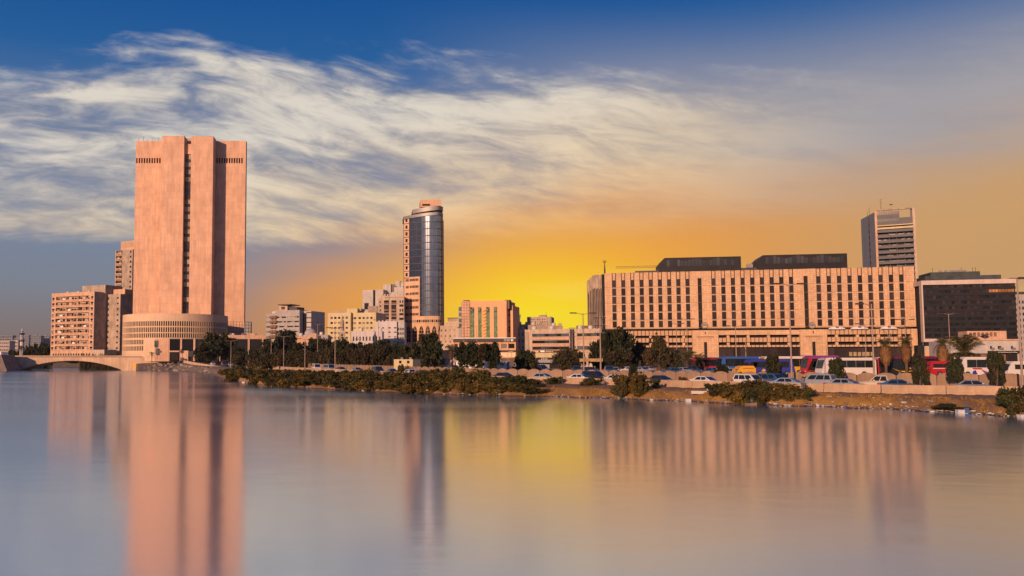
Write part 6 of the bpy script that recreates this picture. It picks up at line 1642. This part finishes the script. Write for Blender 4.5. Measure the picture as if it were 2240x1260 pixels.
def car(kind, col, x, D, label, rev=False, ang=None, group=None):
    P = car_parts(kind); X = xat(x, D, 820); a = tangent(WALLA, x) if ang is None else ang
    names = {'sedan': 'saloon_car', 'suv': 'sport_utility_car', 'van': 'passenger_van', 'pickup': 'pickup_truck'}
    o = thing(names[kind], label, {'sedan': 'car', 'suv': 'car', 'van': 'van', 'pickup': 'pickup'}[kind], (X, D, gz(x, D) + .03), a + (math.pi if rev else 0), group)
    body = place(cm((kind, 'body', col), P['body'], PAINT[col]), 'body', o)
    cab = place(cm((kind, 'cabin', col), P['cabin'], PAINT[col]), 'cabin', o)
    for k, mb in P.items():
        nm = k.rstrip('-1234567890nf') if k[0] != '_' else k
        if k.startswith('side_window'): place(cm((kind, 'side_window', k), mb, M_CARGL), 'side_window', cab)
        elif k in ('windscreen', 'rear_window'): place(cm((kind, k), mb, M_CARGL), k, cab)
        elif k.startswith('headlight'): place(cm((kind, 'headlight', k), mb, M_HEAD), 'headlight', o)
        elif k.startswith('tail'): place(cm((kind, 'tail_light', k), mb, M_TAIL), 'tail_light', o)
        elif k.startswith('mirror'): place(cm((kind, 'mirror', k, col), mb, PAINT[col]), 'mirror', o)
        elif k in ('bumper', 'load_bed', 'door_line'): place(cm((kind, k), mb, M_TRIM), k, o)
    for wx in SPEC[kind]['wb']:
        for s in (-1, 1):
            w_ = place(cm((kind, 'tyre'), P['_tyre'], M_TYRE), 'wheel', o, (wx, s * .80, .345)); place(cm((kind, 'rim'), P['_rim'], M_RIM), 'rim', w_, (0, s * .015, 0))
    return o
W = lambda x, off: interp(WALLA, x) + off
for a in [('sedan', 'navy', 1105, W(1105, 3.2), 'dark navy saloon on the road beside the last bank thicket'), ('sedan', 'navy', 1050, W(1050, 3.4), 'dark saloon mostly hidden behind the tallest bank thicket'), ('sedan', 'pale_blue', 1189, W(1189, 3.2), 'silver-blue saloon on the road left of the paired white saloons'),
          ('sedan', 'white', 1271, W(1271, 3.2), 'white saloon ahead of the dark car under the tall lamp'), ('suv', 'black', 1303, W(1303, 6.8), 'dark sport utility car beyond the white saloons'), ('sedan', 'white', 1352, W(1352, 3.2), 'white saloon just left of the big round shrub'), ('sedan', 'navy', 1447, W(1447, 3.2), 'navy saloon under the rounded tree'),
          ('sedan', 'white', 1545, W(1545, 3.2), 'white saloon between the navy saloon and the white sport utility car'), ('suv', 'white', 1644, W(1644, 3.2), 'white sport utility car above the long clump of saltbush'), ('suv', 'blue', 1694, W(1694, 7.2), 'blue sport utility car hidden behind a young dark tree'), ('sedan', 'pale_blue', 1728, W(1728, 3.0), 'pale blue saloon beside the walking person'),
          ('sedan', 'silver', 1852, W(1852, 3.0), 'silver-white saloon in front of the parked silver sport utility car'), ('sedan', 'blue', 1970, W(1970, 3.0), 'blue saloon right behind the rusty block'), ('sedan', 'grey', 2133, W(2133, 3.0), 'grey square-cut saloon at the end of the shore wall')]:
    car(*a)
car('suv', 'silver', 1784, W(1784, 6.8), 'silver sport utility car facing the other way, with red tail lamp', True); car('pickup', 'beige', 1926, W(1926, 7.0), 'pale pickup facing the other way behind the lamp pole', True)
car('sedan', 'grey', 1768, W(1768, 9.2), 'grey car partly hidden behind the silver sport utility car', True)
for a in [('suv', 'white', 553, W(553, 4), 'white sport utility car under the casuarinas at the ramp foot'), ('sedan', 'pale_blue', 592, W(592, 4), 'pale blue saloon seen above the thicket near the ramp'), ('van', 'white', 611, W(611, 8), 'white van above the thicket beside a double-headed lamp'), ('sedan', 'blue', 628, W(628, 4), 'blue saloon above the thicket right of the white van'), ('suv', 'navy', 490, 346, 'dark car on the ramp below the bank podium'), ('sedan', 'silver', 503, 346, 'silver car on the ramp behind the dark one'), ('sedan', 'white', 465, 372, 'white car high on the ramp below the podium'),
          ('van', 'white', 692, W(692, 7), 'white van above the thicket in front of the casuarinas'), ('van', 'silver', 721, W(721, 6), 'silver van right of the white van'), ('sedan', 'blue', 746, W(746, 4), 'blue saloon beside the lamp of the yellow office'), ('sedan', 'pale_blue', 781, W(781, 4), 'pale blue saloon above the thicket left of the navy car'), ('suv', 'navy', 827, W(827, 4), 'navy sport utility car near the cream hut'), ('sedan', 'blue', 858, W(858, 4), 'dark blue saloon with red tail lamp beside the cream hut'), ('sedan', 'white', 899, W(899, 6), 'white saloon in front of the cream hut'), ('sedan', 'silver', 924, W(924, 4), 'silver saloon right of the cream hut')]:
    car(*a)
for i, (kd, col, x, D) in enumerate((('suv', 'black', 975, 190), ('suv', 'black', 988, 186), ('sedan', 'navy', 1128, 186), ('sedan', 'black', 1165, 186), ('suv', 'navy', 1185, 196), ('suv', 'blue', 1262, 182), ('sedan', 'navy', 1290, 190), ('suv', 'blue', 1333, 180), ('sedan', 'pale_blue', 1345, 186), ('sedan', 'white', 1370, 196), ('sedan', 'silver', 1405, 190), ('sedan', 'silver', 1415, 205), ('sedan', 'blue', 1475, 172), ('sedan', 'pale_blue', 1492, 178), ('suv', 'blue', 1514, 180), ('sedan', 'blue', 1555, 172), ('suv', 'silver', 1580, 166), ('sedan', 'pale_blue', 1600, 162))):
    nm = {'black': 'black', 'navy': 'navy', 'blue': 'blue', 'pale_blue': 'pale blue', 'white': 'white', 'silver': 'silver'}[col]
    car(kd, col, x, D, f"{nm} {'saloon' if kd == 'sedan' else 'sport utility car'} parked in the crowded car park beyond the scalloped barrier", bool(i % 2), R(rnd.choice((-60, -75, 15, 80))), 'cars in the car park')

# coaches
def flat(col, name, rough=.4): return mat('coach_' + name, col, rough, .06, .4, spec=.4, coat=.2)
CO = {'blue': flat((.03, .10, .36), 'blue'), 'deep_blue': flat((.03, .04, .30), 'deep_blue'), 'white': flat((.66, .60, .58), 'white'), 'yellow': flat((.65, .36, .02), 'yellow'), 'red': flat((.42, .015, .03), 'red'), 'black': flat((.018, .017, .02), 'black'), 'maroon': flat((.16, .015, .07), 'maroon'), 'purple': flat((.22, .05, .25), 'purple'), 'orange': flat((.70, .33, .03), 'orange')}
def coach(x0, x1, D, label, lower, roof, fwd=-1, L_=None, H=3.35, ang=0.0, skirt=None, graphics=None, name='touring_coach', cat='coach', Wd=2.5):
    xa, xb = xat(x0, D, 805), xat(x1, D, 805); L_ = L_ or (xb - xa); zb = gz((x0 + x1) / 2, D) + .03
    o = thing(name, label, cat, ((xa + xb) / 2, D, zb), ang + (math.pi if fwd < 0 else 0))
    h = L_ / 2; slant = .55; w_ = Wd / 2
    prof = [(-h, .35), (h - .12, .35), (h, .8), (h - .15, 1.5), (h - slant, H - .25), (h - slant - .5, H), (-h + .35, H), (-h, H - .4)]
    mb = MB(); n_ = len(prof)
    mb.q(*[(x, -w_, z) for x, z in prof]); mb.q(*[(x, w_, z) for x, z in prof])
    for i in range(n_):
        (xp, zp_), (xq, zq) = prof[i], prof[(i + 1) % n_]; mb.q((xp, -w_, zp_), (xq, -w_, zq), (xq, w_, zq), (xp, w_, zp_))
    mb.build('body', CO[lower], o)
    MB().box(-h + .3, h - slant - .45, -w_ + .08, w_ - .08, H + .003, H + .10).build('roof', CO[roof], o)
    for s in (-1, 1):
        MB().box(-h + .25, h - slant - .1, s * (w_ + .006) - .006, s * (w_ + .006) + .006, H - .32, H - .02).build('roof_edge', CO[roof], o)
        nw = max(3, int(L_ / 1.7)); cw = (L_ - 1.5) / nw
        for i in range(nw):
            xx = -h + .35 + cw * i; MB().box(xx + .02, xx + cw - .02, s * (w_ + .01) - .012, s * (w_ + .01) + .012, 1.62, H - .36).build('side_window', M_CARGL, o)
        MB().prism([(h - 1.15, 0), (h - .28, 0), (h - .62, 1.1), (h - 1.15, 1.1)], -.012, .012)
        if skirt: MB().box(-h + .1, h - .2, s * (w_ + .008) - .008, s * (w_ + .008) + .008, .36, .95).build('skirt_stripe', CO[skirt], o)
        for g_ in (graphics or ()):
            mb = MB(); mb.q(*[(fx * h, s * (w_ + .022), z) for fx, z in g_[1]]); mb.build('livery_graphic', CO[g_[0]], o)
        for wx in (-h * .55, h * .62):
            t_ = MB().lathe([(.28, -.14), (.48, -.14), (.50, 0), (.48, .14), (.28, .14)], 16, smooth=False); t_.v = [(x, z, y) for x, y, z in t_.v]
            wh = t_.build('wheel', M_TYRE, o, (wx, s * (w_ - .10), .50)); r_ = MB().lathe([(.01, -.15), (.29, -.12), (.29, .12), (.01, .15)], 12, smooth=False); r_.v = [(x, z, y) for x, y, z in r_.v]; r_.build('rim', M_RIM, wh)
        MB().box(h - .16, h + .02, s * w_ * .7 - .2, s * w_ * .7 + .2, .72, .95).build('headlight', M_HEAD, o); MB().box(-h - .02, -h + .06, s * w_ * .78 - .12, s * w_ * .78 + .12, .9, 1.3).build('tail_light', M_TAIL, o)
        MB().tube([(h - slant - .2, s * (w_ - .1), H - .4), (h + .1, s * (w_ + .15), H - .55), (h + .12, s * (w_ + .15), H - 1.1)], .05).build('mirror', M_TRIM, o)
    mb = MB(); e_ = .015
    mb.q((h - .13 + e_, -w_ + .1, 1.45), (h - .13 + e_, w_ - .1, 1.45), (h - slant + .02 + e_, w_ - .14, H - .28), (h - slant + .02 + e_, -w_ + .14, H - .28)); mb.build('windscreen', M_CARGL, o)
    MB().box(-h - .012, -h + .02, -w_ + .2, w_ - .2, 1.7, H - .6).build('rear_window', M_CARGL, o)
    return o
coach(1528, 1606, 188, 'maroon coach behind the small date palms', 'red', 'maroon', -1, 12); coach(1578, 1690, 178, 'bright blue coach with raked windscreen behind the car park cars', 'blue', 'blue', -1, 12, 3.5)
coach(1634, 1733, 157, 'deep blue coach with red panel and sun emblem', 'deep_blue', 'deep_blue', 1, None, 3.0, graphics=[('red', [(-.86, 1.75), (-.68, 1.75), (-.66, 2.5), (-.84, 2.5)]), ('orange', [(-.50, 1.05), (-.40, .85), (-.30, 1.1), (-.40, 1.4)]), ('black', [(-1.0, .5), (-.9, .5), (-.9, 2.6), (-1.0, 2.4)])])
coach(1660, 1764, 170, 'yellow coach with white roof behind the deep blue one', 'yellow', 'white', -1, None, 3.5); coach(1620, 1634, 152, 'small orange van nose in front of the deep blue coach', 'orange', 'orange', -1, 3.4, 1.9, name='orange_van', cat='van', Wd=1.9)
coach(1756, 1832, 160, 'red and black coach with purple roof left of the white coach', 'red', 'purple', -1, None, 3.5, skirt='red', graphics=[('black', [(-.2, 1.0), (.92, 1.0), (.70, 2.7), (-.2, 2.7)]), ('white', [(.05, 2.2), (.55, 1.9), (.55, 1.75), (.05, 2.05)])])
coach(1790, 1908, 152, 'long white coach with dark windows behind a young dark tree', 'white', 'white', -1, None, 3.2, skirt='white'); coach(1900, 1936, 160, 'red coach end with dark windscreen right of the long white coach', 'red', 'white', 1, 11, 3.3, R(75))
coach(1932, 2050, 153, 'black coach with yellow swoosh beneath the skirted palms', 'black', 'maroon', 1, None, 3.45, graphics=[('yellow', [(-.85, 1.5), (-.55, .85), (-.30, .75), (-.55, 1.0)]), ('yellow', [(-.55, 1.0), (-.30, .75), (.05, 1.1), (-.25, 1.0)]), ('yellow', [(.5, .75), (.98, 1.0), (.98, 1.2), (.5, .9)]), ('yellow', [(.72, 1.7), (.98, 1.75), (.98, 1.95), (.72, 1.85)]), ('yellow', [(-.25, 1.35), (-.12, 1.35), (-.15, 1.6), (-.2, 1.7)])])
coach(2046, 2090, 150, 'red minibus behind the skirted palm beside the date palm', 'red', 'red', 1, 6.5, 2.6, graphics=[('white', [(-.9, 1.4), (.8, 1.4), (.8, 1.5), (-.9, 1.5)])], name='minibus', cat='minibus')
coach(2090, 2172, 148, 'white coach with purple and blue graphics right of the date palm', 'white', 'white', -1, None, 3.3, graphics=[('purple', [(-.9, .5), (-.3, .5), (-.1, 1.3), (-.5, .8)]), ('deep_blue', [(.1, .45), (.4, .45), (.35, 1.0), (.2, 1.2)]), ('red', [(-.2, 1.3), (.3, 1.3), (.4, 1.55), (-.1, 1.55)])])
coach(2190, 2300, 131, 'white rounded coach parked beside the tall lamp at the shop row', 'white', 'white', -1, None, 2.7)
coach(1740, 1830, 178, 'dark coach roof line behind the red and black coach', 'maroon', 'purple', -1, None, 3.7)

# ================================================================ litter along the water
M_LIT = [mat('litter_white', (.48, .46, .45), .7, .1, 2.), mat('litter_blue', (.05, .12, .33), .5, .1, 2.), mat('litter_brown', (.20, .13, .08), .8, .2, 2.), mat('litter_grey', (.35, .34, .34), .7, .1, 2.)]
me_l = MB(); mi = []; r4 = random.Random(11)
for i in range(900):
    x = r4.uniform(1195, 2235) if r4.random() < .86 else r4.uniform(520, 1195)
    x = x + 6 * math.sin(i); D = shore(x) + .8 * math.sin(x * .043) + .5 * math.sin(x * .117 + 1) + r4.uniform(-.35, .9) * (1 if r4.random() < .85 else 3); z = max(.02, gz(x, D) - (0.02)) 
    s = r4.uniform(.03, .13) if r4.random() < .93 else r4.uniform(.13, .26); a = r4.uniform(0, 6.28); k = len(me_l.f)
    T_ = lambda px_, py_, pz_, X=sx(x) * D, a=a: (X + px_ * math.cos(a) - py_ * math.sin(a), D + px_ * math.sin(a) + py_ * math.cos(a), z + pz_)
    me_l.box(-s, s, -s * r4.uniform(.3, .8), s * r4.uniform(.3, .8), 0, s * r4.uniform(.25, .9), T_)
    mi += [r4.choice((0, 0, 1, 2, 2, 2, 3, 3))] * 6
me = me_l.mesh('litter', None)
for m_ in M_LIT: me.materials.append(m_)
me.polygons.foreach_set('material_index', mi)
place(me, 'litter', label='strewn litter of plastic, foam and rags along the waterline', cat='litter', kind='stuff')
def crate(x, D, sxyz, m, label, rz=0.0, tilt=0.0, name='foam_box'):
    o = thing(name, label, 'box', (xat(x, D, 870), D, max(.02, gz(x, D))), rz); a, c_, h_ = sxyz
    MB().box(-a, a, -c_, c_, -.05, h_).build('box_body', m, o); MB().box(-a * 1.04, a * 1.04, -c_ * 1.05, c_ * 1.05, h_ + .002, h_ + .07).build('lid', m, o); o.rotation_euler.x = tilt
crate(1505, 103, (.30, .22, .24), M_LIT[0], 'white foam box at the water edge left of the tilted board'); crate(1529, 103.8, (.85, .10, .22), M_LIT[0], 'long white board tilted against the bank beside the low clump', R(-14), R(-12), 'board'); crate(1549, 104.5, (.13, .13, .55), M_LIT[0], 'upright white canister leaning in the low clump', .4, R(14), 'canister')
crate(1642, 95.2, (.6, .16, .10), M_LIT[2], 'tan plank floating below the long saltbush clump', R(3), 0, 'plank'); crate(2102, 80.0, (.42, .25, .24), M_LIT[0], 'white box beside the weed mat near the end of the bank', R(-6)); crate(2112, 79.8, (.16, .16, .34), M_LIT[1], 'blue drum next to the white box at the weed mat', 0, 0, 'drum'); crate(2236, 74.2, (.35, .22, .16), M_LIT[0], 'pale box at the foot of the saltbushes by the wall end')
crate(1090, 121.0, (.38, .28, .32), M_LIT[0], 'white foam box below the last bank thicket'); crate(1095, 123.0, (.25, .25, .45), M_LIT[3], 'grey tub behind the white foam box below the thicket', .3, 0, 'tub'); crate(935, 127.2, (.22, .2, .35), M_LIT[0], 'small white box at the foot of the bank thicket'); crate(719, 149.2, (.14, .14, .42), mat('litter_yellow', (.65, .40, .03), .5, .1), 'yellow canister standing in the shallows below the thicket', 0, 0, 'canister'); crate(532, 188, (.3, .25, .22), M_LIT[0], 'white float on the water near the ramp shore')
crate(1496, 128, (.5, .3, .75), mat('orange_plastic', (.60, .25, .03), .6, .1), 'orange crate by the scalloped barrier', .2, 0, 'crate')

# ================================================================ a person walking below the wall
def person(x, D):
    o = thing('person', 'person in grey-blue shirt and trousers walking along the path below the wall', 'person', (xat(x, D, 845), D, gz(x, D) + .02), R(100))
    V = [(0, 0, .92), (0, 0, 1.12), (.01, 0, 1.36), (.02, 0, 1.47), (.04, 0, 1.56), (.04, 0, 1.66), (0, .10, .88), (.12, .11, .50), (.05, .11, .08), (.18, .11, .03), (0, -.10, .88), (-.04, -.11, .50), (-.22, -.11, .10), (-.10, -.11, .03),
         (0, .20, 1.38), (-.06, .25, 1.12), (.08, .24, .90), (0, -.20, 1.38), (.10, -.26, 1.13), (.32, -.2, 1.12)]
    E = [(0, 1), (1, 2), (2, 3), (3, 4), (4, 5), (0, 6), (6, 7), (7, 8), (8, 9), (0, 10), (10, 11), (11, 12), (12, 13), (2, 14), (14, 15), (15, 16), (2, 17), (17, 18), (18, 19)]
    Rr = [.15, .15, .17, .06, .09, .085, .09, .065, .045, .04, .09, .065, .045, .04, .065, .045, .035, .065, .045, .035]
    def skin(idx, name, m, grow=1.0, root=0):
        mp = {k: i for i, k in enumerate(idx)}; me = bpy.data.meshes.new(name); me.from_pydata([V[k] for k in idx], [(mp[a], mp[c_]) for a, c_ in E if a in mp and c_ in mp], [])
        ob = place(me, name, o); md = ob.modifiers.new('skin', 'SKIN'); sb = ob.modifiers.new('sub', 'SUBSURF'); sb.levels = 1; sb.render_levels = 1
        for i, k in enumerate(idx): me.skin_vertices[0].data[i].radius = (Rr[k] * grow,) * 2
        me.skin_vertices[0].data[root].use_root = True; me.materials.append(m); return ob
    cl = mat('shirt_grey_blue', (.14, .16, .22), .9, .1); tr = mat('trousers_grey', (.10, .11, .16), .9, .1); sk = mat('skin_tone', (.30, .17, .11), .6, .05)
    skin(list(range(20)), 'body', sk); skin([0, 6, 7, 8, 10, 11, 12], 'trousers', tr, 1.18); skin([0, 1, 2, 14, 15, 17, 18], 'shirt', cl, 1.16)
    MB().lathe([(.10, 1.60), (.105, 1.66), (.085, 1.73), (.01, 1.765)], 12, .03, 0).build('hair', mat('hair_dark', (.02, .015, .012), .8), o)
person(1757, W(1757, -1.4))

# ================================================================ dry grass on the bank
mb = MB(); r5 = random.Random(17)
for i in range(9000):
    x = r5.uniform(1185, 2300); D = shore(x) + .8 * math.sin(x * .043) + .5 * math.sin(x * .117 + 1) + r5.uniform(.5, 4.6) * (1 if r5.random() < .8 else 1.5)
    if math.sin(x * .05) + math.sin(x * .13 + D) + r5.uniform(-1, 1.6) < -.3: continue
    z = gz(x, D) - .04; X = sx(x) * D; h_ = r5.uniform(.06, .26); a = r5.uniform(0, 3.14); wv = r5.uniform(.02, .06); lx, ly = r5.uniform(-.1, .1), r5.uniform(-.1, .1)
    mb.q((X - wv * math.cos(a), D - wv * math.sin(a), z), (X + wv * math.cos(a), D + wv * math.sin(a), z), (X + lx + wv * .3, D + ly, z + h_), (X + lx - wv * .3, D + ly, z + h_))
mb.build('dry_grass', leaf_mat('straw', (.20, .11, .03, 1), (.42, .24, .06, 1), (.30, .15, .04, 1)), kind='stuff', label='short dry straw-coloured grass on the bank below the wall', cat='grass')

# ================================================================ air
hz_m = bpy.data.materials.new('thin_dusk_haze'); hz_m.use_nodes = True
n = NT(hz_m.node_tree); hz_m.node_tree.nodes.clear()
pv = n.n('ShaderNodeVolumePrincipled'); pv.inputs['Color'].default_value = (0.62, 0.68, 0.80, 1); pv.inputs['Density'].default_value = 0.000045; pv.inputs['Anisotropy'].default_value = 0.0
om = n.n('ShaderNodeOutputMaterial'); n.put(om.inputs['Volume'], pv.outputs[0])
MB().box(-2400, 6800, -450, 3600, -3.2, 175).build('haze', hz_m, kind='stuff', label='thin blue dusk haze over the whole lagoon and town', cat='haze')
